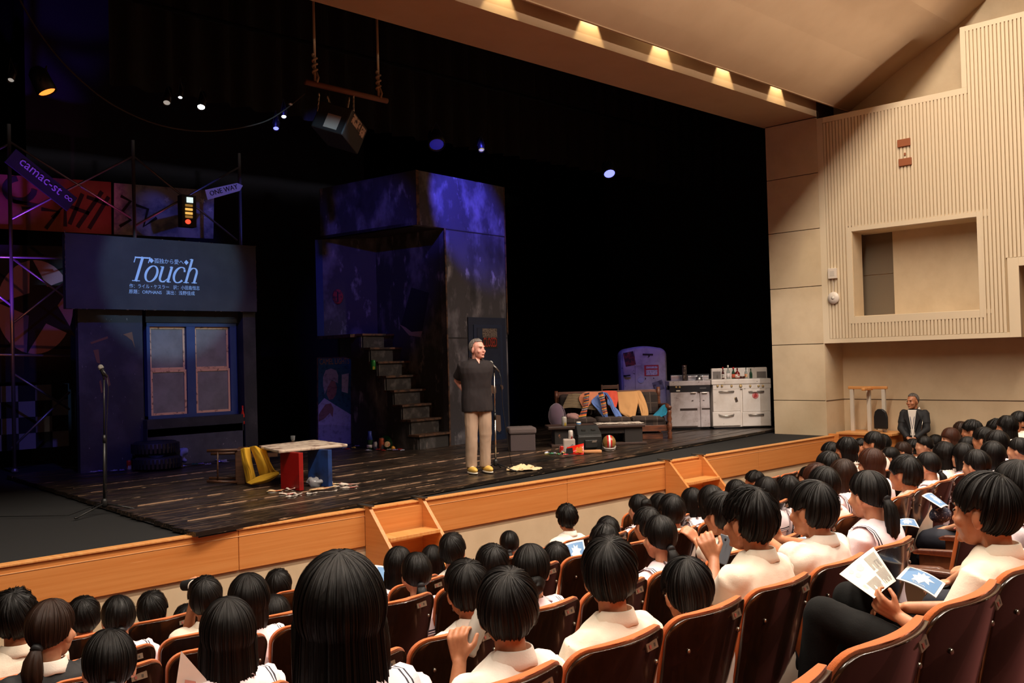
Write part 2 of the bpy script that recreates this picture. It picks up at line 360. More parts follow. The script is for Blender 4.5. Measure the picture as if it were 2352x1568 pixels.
b = folds(14.2, 16.6, 15.6, .99, 9, .10, .42).build('wing_curtain', drape, smooth=True); tag(b, 'black wing curtain behind the refrigerator and stoves', 'curtain')
# ---------------------------------------------------------------- worn plank floor of the set
FZ = 1.04
SF = Frame((3.9, 7.86, 0), math.radians(6.75))
plankm = [mat('worn_plank_%s' % k, (c, c*.75, c*.6, 1), .32, noise_=[(rgb(120, 92, 70), (1.3, 80, 40), .57, .645), (rgb(172, 146, 120), (5, 130, 80), .625, .67)], bump=((1.5, 60, 40), .25)) for k, c in (('a', .012), ('b', .018), ('c', .009))]
sfl = fthing('plank_floor', 'worn black plank floor of the set with scraped pale streaks', 'set floor', SF)
m = MB(); m.add([(-.02, 0, 1.0), (14.6, 0, 1.0), (14.6, 6.6, 1.0), (1.3, 6.6, 1.0)], [(0, 1, 2, 3)]); m.add([(0.02, .01, .985), (14.6, .01, .985), (14.6, .01, 1.012), (.02, .01, 1.012)], [(0, 1, 2, 3)])
m.build('underlay', dark, sfl)
rnd = random.Random(3); pw = .152
for i in range(43):
    u = .20*i*pw+rnd.uniform(-.02, .02)
    while u < 14.4:
        L = rnd.uniform(3.2, 6.5); e = min(u+L, 14.6)
        if e > 13.4: e = 14.6
        m = MB(); dz = rnd.uniform(-.004, .004)
        m.box(u+.002, e-.002, i*pw+.003, (i+1)*pw-.003, 1.0, FZ+dz); m.build('plank', rnd.choice(plankm), sfl)
        u = e
for v_, ua, ub in ((.62, .3, 4.5), (1.0, 3.4, 5.2), (1.22, .8, 3.4), (1.98, .6, 6.5), (2.9, 3.0, 5.6), (3.5, .9, 2.4), (4.1, 1.0, 3.0), (.31, 2.0, 3.3), (1.52, 5.0, 8.2)):
    k = round(v_/pw)*pw; m = MB(); m.box(ua, ub, k-.0028, k+.0028, FZ-.004, FZ+.006); m.build('worn_edge', mat('worn_pale_edge', rgb(176, 140, 112), .6, noise_=[(rgb(70, 50, 38), (6, 60, 30), .5, .56)]), sfl)
# ---------------------------------------------------------------- people
skin = mat('skin', rgb(206, 150, 116), .5, noise_=(rgb(196, 136, 104), (30, 30, 30), .4, .7), sss=.08)
skin2 = mat('skin_tan', rgb(190, 128, 92), .5, noise_=(rgb(178, 114, 80), (30, 30, 30), .4, .7), sss=.08)
skin3 = mat('skin_rosy', rgb(226, 168, 150), .5, noise_=(rgb(214, 150, 132), (30, 30, 30), .4, .7), sss=.08)
def hairmat(n, c, r=.36): return mat(n, c, r, noise_=[((c[0]*1.7, c[1]*1.6, c[2]*1.5, 1), (140, 2, 1), .45, .75, 'uv')], bump=((220, 1.5, 1), .30, 'uv'), spec=.20)
HM = {'black': hairmat('black_hair', (.0045, .0036, .0032, 1)), 'brown': hairmat('dark_brown_hair', (.022, .010, .006, 1)), 'red': hairmat('chestnut_hair', (.040, .013, .007, 1)), 'grey': hairmat('grey_hair', (.20, .18, .165, 1), .5), 'grey2': hairmat('greying_hair', (.14, .12, .105, 1), .5)}
fab = ((140, 140, 140), .12)
shirt_m = mat('white_shirt', rgb(240, 232, 220), .8, bump=fab, sheen=.1)
shirt2_m = mat('cream_shirt', rgb(238, 226, 206), .8, bump=fab, sheen=.1)
sailor_m = mat('sailor_blouse', rgb(240, 224, 230), .8, bump=fab, sheen=.1)
stripe_m = mat('navy_braid', (.012, .014, .03, 1), .8)
navy = mat('navy_cloth_skirt', (.010, .012, .022, 1), .85, bump=fab)
blackt = mat('black_trousers', (.005, .005, .005, 1), .9, bump=fab, spec=.2)
suit_m = mat('dark_suit', (.012, .012, .014, 1), .75, bump=fab)
eye_m = mat('eye_dark', (.01, .008, .007, 1), .2); lip_m = mat('lips', rgb(176, 100, 84), .5)
tie_m = mat('hair_tie', (.01, .01, .012, 1), .6)

def headmat(neck, yaw, pitch=0., tilt=0.):
    return Matrix.Translation(neck)@Matrix.Rotation(-yaw, 4, 'Z')@Matrix.Rotation(tilt, 4, 'Y')@Matrix.Rotation(pitch, 4, 'X')@Matrix.Translation((0, .035, .122))@Matrix.Scale(1.10, 4)
def head_blobs(mb, H, k=1.):
    def E_(c, r, R=None): mb.ell((0, 0, 0), r, 14, 9, H@Matrix.Translation(c)@(R if R is not None else Matrix()))
    E_((0, -.012, .025), (.072, .092, .088)); E_((0, .032, -.03), (.060, .060, .074)); E_((0, .042, -.078), (.040, .044, .033))
    E_((0, .030, -.055), (.056, .050, .05))
    E_((0, .078, .024), (.044, .015, .011)); E_((0, .093, -.012), (.009, .013, .026)); E_((0, .098, -.030), (.015, .013, .010))
    E_((0, .086, -.058), (.021, .012, .006)); E_((0, .085, -.066), (.018, .012, .006)); E_((0, .080, -.093), (.020, .014, .014))
    for s in (-1, 1):
        E_((s*.040, .062, -.030), (.022, .022, .020)); E_((s*.074, -.010, -.014), (.009, .019, .031), rotm('X', -12)@rotm('Z', -s*22)); E_((s*.070, -.008, -.036), (.008, .011, .012))
def ik(a, c, l1, l2, hint):
    a = Vector(a); c = Vector(c); d = c-a; L = min(d.length, (l1+l2)*.995); d.normalize(); h = Vector(hint); h = (h-d*h.dot(d)).normalized()
    x = (l1*l1-l2*l2+L*L)/(2*L); y = math.sqrt(max(l1*l1-x*x, 0)); return a+d*x+h*y, a+d*L
def hand_blobs(mb, wr, d, nrm, side, curl=.6, sc=1.):
    """palm and five fingers; d = pointing direction, nrm = palm normal, side = +1 when the thumb lies towards nrm x d"""
    d = Vector(d).normalized(); nrm = Vector(nrm); nrm = (nrm-d*nrm.dot(d)).normalized(); w_ = d.cross(nrm)*side; wr = Vector(wr)
    for k, o in enumerate((-.030, -.010, .010, .029)): mb.cap(wr+d*.012+w_*o*.6*sc, wr+d*.078*sc+w_*o*sc, .0135*sc, .0115*sc, 8)
    for o, L in ((-.034, .060), (-.011, .074), (.011, .080), (.033, .070)):
        p = wr+d*.082*sc+w_*o*sc; a = curl*.55; dd = d
        for j, q in enumerate((.45, .32, .23)):
            dd = (d*math.cos(a)+nrm*math.sin(a)); p2 = p+dd*L*q*sc; mb.cap(p, p2, (.0090-.0008*j)*sc, (.0083-.0008*j)*sc, 8); p = p2; a += curl*.75
    p = wr+d*.024*sc+w_*.026*sc; dd = (d*.62+w_*.62+nrm*.35).normalized(); p2 = p+dd*.042*sc; mb.cap(p, p2, .0125*sc, .0105*sc, 8)
    p3 = p2+(d*.85+w_*.15+nrm*.45).normalized()*.034*sc; mb.cap(p2, p3, .0105*sc, .0085*sc, 8)
class Pose:
    """joints in body coordinates: +y forward, z up, seat or sole height at z = 0"""
    def __init__(s, sit=True, yaw=0., pitch=0., tilt=0., lean=0., arms=None, H=0., slump=0., legs=None):
        s.sit = sit; b = 0. if sit else H-.86; s.b = b; s.lean = lean
        s.neck = Vector((0, lean, b+.57-slump)); s.slump = slump
        s.H = headmat(s.neck, yaw, pitch, tilt)
        s.sh = [Vector((q*.165, lean*.9-.005, b+.500-slump)) for q in (-1, 1)]
        s.hip = [Vector((q*.088, 0, b+.085)) for q in (-1, 1)]
        if sit: s.kn = [Vector((q*.11, .42, .075)) for q in (-1, 1)]; s.an = [Vector((q*.11, .44, -.34)) for q in (-1, 1)]
        else: s.kn = [Vector((q*.092, .012, b*.52+.02)) for q in (-1, 1)]; s.an = [Vector((q*.095, -.015, .075)) for q in (-1, 1)]
        for i, l in enumerate(legs or []): s.kn[i] = Vector(l[0]); s.an[i] = Vector(l[1])
        s.el = [None, None]; s.wr = [None, None]; s.hd = [None, None]
        for i, q in enumerate((-1, 1)):
            tgt, hint, d, n, c = (arms or [None, None])[i] or ((q*.075, .27, b+.17), (q*.7, -.4, -.6), (-q*.5, .85, -.1), (-q*.2, -.1, -1), .6)
            s.el[i], s.wr[i] = ik(s.sh[i], tgt, .275, .245, hint); s.hd[i] = (d, n, c)
def body_mesh(P, voxel, skinm, hands=True):
    mb = MB(); head_blobs(mb, P.H)
    hc = P.H@Vector((0, -.03, -.05)); mb.cap(P.neck+Vector((0, -.012, -.05)), hc, .052, .050)
    mb.cap((0, 0, P.b+.12), (0, P.lean*.6, P.b+.36-P.slump), .095, .105); mb.cap(P.sh[0]*.6+P.neck*.4-Vector((0, 0, .11)), P.sh[1]*.6+P.neck*.4-Vector((0, 0, .11)), .06)
    for i, q in enumerate((-1, 1)):
        mb.cap(P.neck-Vector((0, 0, .10)), P.sh[i]-Vector((0, 0, .03)), .035, .032); mb.cap(P.sh[i]-Vector((0, 0, .02)), P.el[i], .036, .035); mb.cap(P.el[i], P.wr[i], .036, .024)
        d, n, c = P.hd[i]
        if hands: hand_blobs(mb, P.wr[i], d, n, q if q > 0 else -1, c)
        mb.cap(P.hip[i], P.kn[i], .072, .05); mb.cap(P.kn[i], P.an[i], .05, .034); f = P.an[i]
        mb.cap(f-Vector((0, .02, .04)), f+Vector((0, .13, -.052)), .033, .026)
    mb.cap(P.hip[0], P.hip[1], .08)
    return remesh(mb, voxel, 3 if voxel > .007 else 2, [skinm])
def loft(mb, rings, n=20, sup=2.4):
    P = []
    for z, hw, hd, y in rings:
        r = []
        for k in range(n):
            a = 2*PI*k/n; c, s = math.cos(a), math.sin(a); r.append((hw*math.copysign(abs(c)**(2/sup), c), y+hd*math.copysign(abs(s)**(2/sup), s), z))
        P.append(r)
    vs = [p for r in P for p in r]; fs = [(i*n+k, i*n+(k+1) % n, (i+1)*n+(k+1) % n, (i+1)*n+k) for i in range(len(P)-1) for k in range(n)]
    fs += [list(range(n))[::-1], [(len(P)-1)*n+k for k in range(n)]]; mb.add(vs, fs)
def wrinkle(me, amp, sc, seed, zdir=(1, 1, .6)):
    n = len(me.vertices); co = np.empty(n*3); me.vertices.foreach_get('co', co); co = co.reshape(-1, 3); no = np.empty(n*3); me.vertices.foreach_get('normal', no); no = no.reshape(-1, 3)
    d = np.array([noise.noise(Vector((c[0]*sc*zdir[0]+seed, c[1]*sc*zdir[1], c[2]*sc*zdir[2])))+.5*(.4-abs(noise.noise(Vector((c[0]*sc*2.2, c[1]*sc*2.2+seed, c[2]*sc*.9))))) for c in co])
    co += no*(d*amp)[:, None]; me.vertices.foreach_set('co', co.ravel()); me.update()
def shirt_mesh(P, m, voxel, seed, fat=1., sleeve=.62, hem=-.03, wr_=.006, long=False):
    mb = MB(); b = P.b; L = P.lean; sl = P.slump
    R = [(hem, .168, .118), (.08, .165, .112), (.2, .158, .108), (.3, .165, .112), (.4, .190, .120), (.46, .195, .114), (.515, .165, .098), (.548, .10, .078), (.572, .066, .061)]
    loft(mb, [(b+z-sl*max(z, 0)/.57, hw*fat, hd*fat, L*min(1, max(0, z)/.5)-.006) for z, hw, hd in R])
    for i in (0, 1):
        e = P.sh[i].lerp(P.el[i], sleeve); mb.cap(P.sh[i]+(P.neck-P.sh[i])*.12-Vector((0, 0, .025)), P.sh[i].lerp(P.el[i], .2), .070, .069); mb.cyl(P.sh[i], e, .070, .066, 14)
        if long: mb.cap(P.sh[i], P.el[i], .060, .052); mb.cyl(P.el[i], P.el[i].lerp(P.wr[i], .95), .052, .040, 14)
    me = remesh(mb, voxel, 4, [m]); wrinkle(me, wr_, 8, seed); return me
def collar_mesh(P, m, h=.036, r=.074):
    mb = MB(); n = 26; rows = []
    for k in range(n+1):
        a = PI/2+.20+(2*PI-.40)*k/n; c, s = math.cos(a), math.sin(a); y0 = P.neck.y-.010; z0 = P.neck.z-.012-.045*max(0, s)
        row = []
        for rr, dz in ((r*.86, -.02), (r*.84, h*.92), (r*.87, h), (r*.93, h*.92), (r*1.06, h*.1), (r*1.15, -.010-.014*abs(c)), (r*1.11, -.013-.014*abs(c))): row.append((c*rr, y0+s*rr*1.02, z0+dz))
        rows.append(row)
    mb.grid(rows); me = mb.mesh('collar', m, True); return me
def sailor_mesh(P, shirt, mats):
    bv = BVHTree.FromPolygons([v.co.copy() for v in shirt.vertices], [list(p.vertices) for p in shirt.polygons])
    xs = [-.170, -.154, -.1485, -.141, -.1355, -.115, -.09, -.065, -.035, 0]; xs = xs+[-x for x in xs[:-1]][::-1]
    ss = [0, .1, .2, .3, .42, .55, .68, .80, .88, .905, .945, .97, 1.0]; b = P.b; sl = P.slump; yc = P.lean-.006; rows = []
    for x in xs:
        row = []; lat = abs(x); ztop = b+.575-sl-.40*max(0, lat-.065)
        ts = -.10 if lat > .07 else .055   # starts on the chest beside the neck, or behind the neck
        for s in ss:
            q = ts+(.30-ts)*s     # arc length over the shoulder: negative in front
            if q < .05: o = Vector((x, yc-q, ztop+.03)); d = Vector((0, 0, -1))
            else: o = Vector((x, yc-.4, ztop-(q-.05)*.80)); d = Vector((0, 1, 0))
            h = bv.ray_cast(o, d)
            if h[0] is None: loc, nrm, _, _ = bv.find_nearest(o if q < .05 else Vector((x, yc-.1, o.z)))
            else: loc, nrm = h[0], h[1]
            row.append(loc+nrm*.010)
        rows.append(row)
    for _ in range(3):
        R2 = [[p.copy() for p in r] for r in rows]
        for i in range(1, len(rows)-1):
            for j in range(1, len(ss)-1):
                v = (rows[i-1][j]+rows[i+1][j]+rows[i][j-1]+rows[i][j+1])/4; R2[i][j].z = rows[i][j].z*.5+v.z*.5; R2[i][j].y = rows[i][j].y*.5+v.y*.5
        rows = R2
    mb = MB(); nu, nv = len(rows), len(ss); mb.v = [tuple(p+Vector((0, -.006, .005))) for r in rows for p in r]
    for i in range(nu-1):
        for j in range(nv-1):
            mb.f.append([i*nv+j, (i+1)*nv+j, (i+1)*nv+j+1, i*nv+j+1]); e = min(i, nu-2-i)
            mb.m.append(1 if (e in (1, 3) and j < 10) or (j in (8, 10) and e >= 1) or (j == 9 and e in (1, 3)) else 0)
    me = mb.mesh('sailor_collar', mats, True); return me
def trouser_mesh(P, m, voxel, seed, wide=1.):
    mb = MB(); mb.cap(P.hip[0]+Vector((0, 0, .02)), P.hip[1]+Vector((0, 0, .02)), .105)
    for i in (0, 1):
        mb.cap(P.hip[i], P.kn[i], .092*wide, .072*wide); mb.cyl(P.kn[i], P.an[i]-(P.an[i]-P.kn[i]).normalized()*.0, .070*wide, .066*wide, 14)
        mb.ell(P.kn[i], (.071*wide,)*3)
        if not P.sit: mb.cap(P.hip[i]*.75+Vector((0, 0, .05)), P.hip[i], .07, .092)
    if not P.sit: loft(mb, [(P.b+.02, .165, .11, 0), (P.b+.12, .150, .100, 0), (P.b+.17, .14, .09, 0)])
    me = remesh(mb, voxel, 3, [m]); wrinkle(me, .012 if not P.sit else .008, 9, seed, (1, 1, .45)); return me
def skirt_mesh(P, m, voxel, seed):
    mb = MB(); loft(mb, [(0.0, .17, .12, 0), (.12, .165, .115, 0), (.2, .155, .105, 0)])
    mb.cap((-.09, .05, .085), (-.12, .40, .07), .10, .095); mb.cap((.09, .05, .085), (.12, .40, .07), .10, .095); mb.cap((0, .05, .09), (0, .40, .07), .10, .09); mb.cap((-.13, .44, .04), (.13, .44, .04), .07); mb.cap((-.13, .46, -.08), (.13, .46, -.08), .05)
    me = remesh(mb, voxel, 3, [m]); wrinkle(me, .006, 10, seed, (2, .4, .4)); return me
def hair_mesh(style, seed, near, m):
    """cap of combed hair grown from the crown in head coordinates; columns are combed locks"""
    rn = random.Random(seed); N = 160 if near else 72
    boy = style in ('boy', 'spiky', 'curly', 'buzz'); tied = style in ('pony', 'lowpony', 'bun', 'lowbun')
    c0 = Vector((0, -.012, .024)); th = dict(boy=.019, spiky=.021, curly=.022, buzz=.006, bob=.022, long=.020, grey=.006, mid=.021).get(style, .011)
    rx, ry, rz = .072+th, .092+th*.9, .090+th*1.05
    tiltp = -.42 if boy or style == 'grey' else (-.12 if not tied else .05)
    p = Vector((rn.uniform(-.1, .1) if boy else rn.uniform(-.05, .05), tiltp, 1)).normalized(); e1 = Vector((0, 1, 0)); e1 = (e1-p*e1.dot(p)).normalized(); e2 = e1.cross(p)
    def rad(d): return 1/math.sqrt((d.x/rx)**2+(d.y/ry)**2+(d.z/rz)**2)
    ph = [(f, rn.uniform(0, 6.28), a) for f, a in ((5, .5), (9, .7), (14, .8), (23, .9), (37, .7), (53, .5))]
    amp = dict(boy=.0042, spiky=.0065, curly=.008, buzz=.0004, bob=.0022, long=.0022, grey=.003, mid=.004).get(style, .0018)
    nt = 16 if near else 11; rows = []; uvs = []
    for k in range(N):
        a = 2*PI*k/N; f = math.cos(a); side = abs(math.sin(a))
        zmax = {}
        # hem: lowest z of the cap for this azimuth (front fringe, sides over the ears, nape)
        if boy or style == 'grey':
            zf = .046 if style not in ('grey', 'buzz') else .075; zs = -.008 if style not in ('buzz', 'grey') else .022; zb = -.098 if style not in ('buzz', 'grey') else -.06
        elif tied: zf, zs, zb = .052, .002, -.045
        else: zf, zs, zb = .030, -.02, -.03
        hem = (zf*max(f, 0)**1.2+zs*(1-abs(f)**1.2)) if f > 0 else (zb*(-f)**.7+zs*(1-(-f)**.7))
        if (boy or style == 'grey') and -.62 < f < -.12: hem = min(hem, zs-.045*(1-abs(f+.37)/.25)) if f < -.3 else hem
        if boy and -.30 < f < .26: hem = max(hem, .020-.02*abs(f))
        if tied and -.12 < f < .22: hem += .018*(1-abs(f-.05)/.17)
        if style == 'grey': hem = max(hem, (.084 if f > .66 else .030+.054*(f-.05)/.61) if f > .05 else (.020 if f > -.3 else hem))
        n_ = sum(A*math.sin(F_*a+P_) for F_, P_, A in ph)/3.2; n2 = math.sin(41*a+ph[2][1])*.6+math.sin(67*a+ph[3][1])*.6
        if boy: hem += n2*.006
        elif style == 'grey': hem += n2*.006
        elif not tied: hem += n2*.002
        # find the polar angle reaching the hem height
        lo, hi = .2, 2.75
        for _ in range(22):
            t = (lo+hi)/2; d = p*math.cos(t)+(e1*f+e2*math.sin(a))*math.sin(t); z = c0.z+d.z*rad(d)
            if z > hem: lo = t
            else: hi = t
        T = lo; row = []; uv = []
        for i in range(nt+1):
            q = i/nt; t = .03+(T-.03)*q
            tw = a+(0.5*(1-q)**2 if boy else 0); d = p*math.cos(t)+(e1*math.cos(tw)+e2*math.sin(tw))*math.sin(t)
            r = rad(d)+amp*n_*min(1, q*2.2)+(amp*.8*n2*q)
            if style in ('curly', 'spiky', 'mid'): r += (.010 if style == 'curly' else .006)*noise.noise(d*(9 if style == 'curly' else 7)+Vector((seed, 0, 0)))
            if boy and q > .70 and f < .1: r -= .016*((q-.70)/.30)**1.5
            row.append(c0+d*r); uv.append((a/(2*PI), q*.25))
        if not (boy or tied or style == 'grey'):
            Lh = dict(bob=.10, mid=.13, long=.50)[style]; g = max(0., min(1., (.55-f)/.35)); Lh *= g
            if Lh > .01:
                e = row[-1]; ctr = Vector((0, -.03, e.z)); out = (e-ctr); out.z = 0
                ne = 5 if style == 'bob' else 9
                for i in range(1, ne+1):
                    q = i/ne; zz = e.z-Lh*q*(1+(.05 if style != 'long' else .02)*n2*q)
                    fl_ = (1+.10*math.sin(q*PI*.55)-(.22 if style == 'bob' else .10)*q*q) if style != 'long' else 1+.30*math.sin(q*PI/2)-.10*q*q
                    pnt = ctr+out*fl_*(1+.018*n_*q); pnt.z = zz
                    if style == 'long': pnt.y -= .03*q; pnt.x *= 1+.05*q
                    row.append(pnt); uv.append((a/(2*PI), .25+.75*q*Lh))
            else:
                for i in range(1, (5 if style == 'bob' else 9)+1): row.append(row[nt]+(c0-row[nt])*.004*i); uv.append((a/(2*PI), .25))
        # closing turn-in
        e = row[-1]
        for s_ in (.9, .55): row.append(Vector((e.x*s_, c0.y+(e.y-c0.y)*s_, e.z+.006))); uv.append((a/(2*PI), 1))
        rows.append(row); uvs.append(uv)
    mb = MB(); mb.grid(rows, closed=True); nv = len(rows[0])
    mb.f.append([k*nv for k in range(N)][::-1]); mb.m.append(0)
    UV = [u for r in uvs for u in r]
    if True:   # loose strands lying over the cap
        for s_ in range((420 if style != 'long' else 700) if near else 110):
            k = rn.randrange(N); row = rows[k]; nx = rows[(k+1) % N]; q = rn.random(); i0 = rn.randrange(0, 4); i1 = min(len(row)-3, nt+ (len(row)-3-nt if style == 'long' else 0)); i1 = rn.randrange(max(i0+4, i1-5), i1+1) if i1 > i0+4 else i1
            w_ = rn.uniform(.0009, .0018); lift = rn.uniform(.0010, .0042); pts = []
            for i in range(i0, i1+1):
                P_ = row[i].lerp(nx[i], q); o = (P_-c0).normalized(); pts.append((P_+o*lift*math.sin(PI*min(1, (i-i0+.6)/(i1-i0+1)))+o*.0006, (nx[i]-row[i]).normalized()))
            o0 = len(mb.v)
            for P_, tn in pts:
                for sg in (-1, 1): mb.v.append(tuple(P_+tn*sg*w_)); UV.append((rn.random(), .5))
            for i in range(len(pts)-1): mb.f.append([o0+2*i, o0+2*i+1, o0+2*i+3, o0+2*i+2]); mb.m.append(0)
    me = mb.mesh('hair', m, True); ul = me.uv_layers.new(name='uv'); vi = np.empty(len(me.loops), dtype=np.int32); me.loops.foreach_get('vertex_index', vi)
    ul.data.foreach_set('uv', np.array(UV, dtype=np.float32)[vi].ravel()); return me
def tail_mesh(kind, seed, m, near):
    rn = random.Random(seed+5); mb = MB(); N = 40 if near else 18; UV = []
    if kind in ('bun', 'lowbun'):
        c = Vector((0, -.105, .055)) if kind == 'bun' else Vector((0, -.098, -.040)); rows = []
        for k in range(N):
            a = 2*PI*k/N; row = []
            for i in range(11):
                t = PI*(.02+.96*i/10); r = .045*(1+.06*math.sin(3*a+t*4)+.05*noise.noise(Vector((math.cos(a)*3, math.sin(a)*3, t*3+seed)))); row.append(c+Vector((r*1.1*math.sin(t)*math.cos(a), -r*.85*math.cos(t), r*math.sin(t)*math.sin(a)))); UV.append((a/(2*PI)+t*.3, t))
            rows.append(row)
        mb.grid(rows, closed=True)
    else:
        z0 = {'pony': .0, 'lowpony': -.036}[kind]; L = rn.uniform(.17, .23) if kind == 'pony' else rn.uniform(.10, .17)
        pts = [Vector((0, -.085, z0+.010)), Vector((0, -.112, z0-.004)), Vector((0, -.130, z0-.035)), Vector((0, -.138, z0-.035-L*.35)), Vector((.003, -.140, z0-.035-L*.7)), Vector((.006, -.135, z0-.035-L))]
        rs = [.017, .019, .028, .033, .028, .006]; rows = []
        for k in range(N):
            a = 2*PI*k/N; g = 1+.10*math.sin(7*a+seed)+.07*math.sin(13*a+seed*2); row = []
            for i, P_ in enumerate(pts):
                r = rs[i]*(g if i > 1 else 1); row.append(P_+Vector((math.cos(a)*r*1.15, math.sin(a)*r*.85, (.012*math.sin(5*a+seed) if i == 5 else 0)))); UV.append((a/(2*PI), i/5))
            rows.append(row)
        mb.grid(rows, closed=True)
    me = mb.mesh('tail', m, True); ul = me.uv_layers.new(name='uv'); vi = np.empty(len(me.loops), dtype=np.int32); me.loops.foreach_get('vertex_index', vi)
    ul.data.foreach_set('uv', np.array(UV, dtype=np.float32)[vi].ravel()); return me
CACHE = {}
def cached(k, fn):
    if k not in CACHE: CACHE[k] = fn()
    return CACHE[k]
def face_parts(root, H, sk=None, brow=None):
    m = MB()
    for s in (-1, 1):
        e = MB(); e.ell((0, 0, 0), (.0105, .005, .0040), 12, 8, H@Matrix.Translation((s*.031, .0875, .0035))@rotm('Z', -s*16)); e.build('eye', eye_m, root, True)
        e = MB(); e.tube([H@Vector((s*.014, .092, .021)), H@Vector((s*.031, .0905, .025)), H@Vector((s*.047, .078, .020))], [.0016, .0024, .0012], 6); e.build('eyebrow', brow or HM['black'], root, True)
    e = MB(); e.ell((0, 0, 0), (.021, .005, .0042), 12, 8, H@Matrix.Translation((0, .0955, -.062))); e.build('lips', lip_m, root, True)
def person(label, loc, rz=0., sex='m', style='boy', hair='black', yaw=0., pitch=0., tilt=0., lean=0., near=False, far=False, arms=None, face=False, seed=1, sk=None, group=None, shirt=None, slump=0., scale=1., lower=None, top=None, sit=True, H=1.7, extra=None, fat=1., collar=None, legs=None):
    sk = sk or (skin if sex == 'f' else skin2); vox = (.0060 if arms else .0085) if near else (.0085 if arms else .0115)
    if far:
        yb = round(yaw/.26)*.26; k = ('far', sex, sit, yb, round(lean/.05), sk.name); P = cached(('P',)+k, lambda: Pose(sit, yb, 0, 0, round(lean/.05)*.05, None, H)); s2 = seed % 3
        body = cached(('B',)+k, lambda: body_mesh(P, .0145, sk)); sm = shirt or (sailor_m if sex == 'f' else (shirt_m, shirt2_m, shirt_m)[s2])
        st_ = cached(('S', s2, sm.name, fat)+k, lambda: shirt_mesh(P, sm, .0145, s2+1, fat)); seedh = seed % 4
    else:
        P = Pose(sit, yaw, pitch, tilt, lean, arms, H, slump, legs); body = body_mesh(P, vox, sk); sm = shirt or (sailor_m if sex == 'f' else (shirt_m, shirt2_m)[seed % 2])
        st_ = shirt_mesh(P, sm, .0105 if near else .0135, seed, fat, wr_=.013 if near else .008); seedh = seed
    root = link('person', body, None, loc); root.rotation_euler = (0, 0, rz); root.scale = (scale,)*3; tag(root, label, 'person', group)
    root['pose'] = 0; del root['pose']
    link('blouse' if sex == 'f' and top is None else 'shirt', st_, root)
    if sex == 'f' and top is None and shirt is None: link('sailor_collar', cached(('SC', st_.name), lambda: sailor_mesh(P, st_, [sailor_m, stripe_m])), root)
    else: link('collar', cached(('C', st_.name), lambda: collar_mesh(P, collar or sm)), root)
    if lower: link('trousers', cached(('T',)+((st_.name,) if not far else k), lambda: trouser_mesh(P, lower, .014, seed)), root)
    elif sex == 'f': link('skirt', cached(('K', far), lambda: skirt_mesh(P, navy, .016, 1)), root)
    else: link('trousers', cached(('T', far and 1 or st_.name), lambda: trouser_mesh(P, blackt, .014, seed)), root)
    hs = style if style not in ('pony', 'lowpony', 'bun', 'lowbun') else 'tied'
    hm = cached(('H', style, seedh, near, hair), lambda: hair_mesh(style, seedh, near, HM[hair])); h = link('hair', hm, root); h.matrix_local = P.H
    if hs == 'tied':
        t_ = link('bun' if 'bun' in style else 'ponytail', cached(('TL', style, seedh, near, hair), lambda: tail_mesh(style, seedh, HM[hair], near)), root); t_.matrix_local = P.H
        if 'pony' in style:
            def tie():
                q = MB(); z0 = {'pony': .0, 'lowpony': -.036}[style]; q.tube([(0, -.098, z0+.003), (0, -.114, z0-.006)], [.0215, .0225], 12); return q.mesh('tie', tie_m, True)
            t2 = link('hair_tie', cached(('tie', style), tie), root); t2.matrix_local = P.H
    if face: face_parts(root, P.H, sk, HM[hair])
    return root, P
# ---------------------------------------------------------------- auditorium seats
shell_m = mat('dark_veneer', (.020, .0085, .004, 1), .22, noise_=[((.034, .014, .006, 1), (60, 60, 3), .4, .7)], coat=.4)
cush_m = mat('orange_moquette', rgb(205, 104, 36), .95, bump=((400, 400, 400), .5), sheen=.3)
arm_m = mat('mahogany_arm', (.060, .016, .008, 1), .3, noise_=((.10, .03, .014, 1), (3, 60, 60), .4, .7))
steel_m = mat('dull_steel', (.45, .42, .36, 1), .3, 1.)
plate_m = mat('seat_plate', rgb(150, 132, 112), .4, .6); redink = mat('plate_red', rgb(150, 74, 62), .6); blkink = mat('plate_black', rgb(70, 58, 50), .6)
def hw(z, zt, w0, w1, r):
    h = w0+(w1-w0)*((z-.30)/(zt-.30)); d = z-(zt-r)
    return h-(r-math.sqrt(max(r*r-d*d, 0))) if d > 0 else h
def sheet(mb, zt, w0, w1, r, y0, th, puff=0.):
    zsq = [.30, .40, .5, .6, .7, .78, zt-r]+[zt-r+r*math.sin(a*PI/2/7) for a in range(1, 8)]; nu = 14; F_ = []; B_ = []
    for z in zsq:
        h = max(hw(z, zt, w0, w1, r), .02); f = []; b = []
        for i in range(nu+1):
            x = h*(2*i/nu-1); y = y0-.055*(1-(x/.25)**2)+.13*(.93-z)/.5; e = puff*(1-(2*i/nu-1)**4)
            f.append((x, y+th+e, z)); b.append((x, y, z))
        F_.append(f); B_.append(b)
    n = len(zsq); m_ = nu+1; vs = [p for r_ in B_ for p in r_]+[p for r_ in F_ for p in r_]; o = n*m_; fs = []
    for i in range(n-1):
        for j in range(nu): fs.append((i*m_+j, i*m_+j+1, (i+1)*m_+j+1, (i+1)*m_+j)); fs.append((o+i*m_+j, o+(i+1)*m_+j, o+(i+1)*m_+j+1, o+i*m_+j+1))
    ring = [j for j in range(m_)]+[i*m_+nu for i in range(1, n)]+[(n-1)*m_+j for j in range(nu-1, -1, -1)]+[i*m_ for i in range(n-2, 0, -1)]
    for k in range(len(ring)): a, b = ring[k], ring[(k+1) % len(ring)]; fs.append((a, o+a, o+b, b))
    mb.add(vs, fs)
def bz(x, z): return -.055*(1-(x/.25)**2)+.13*(.93-z)/.5
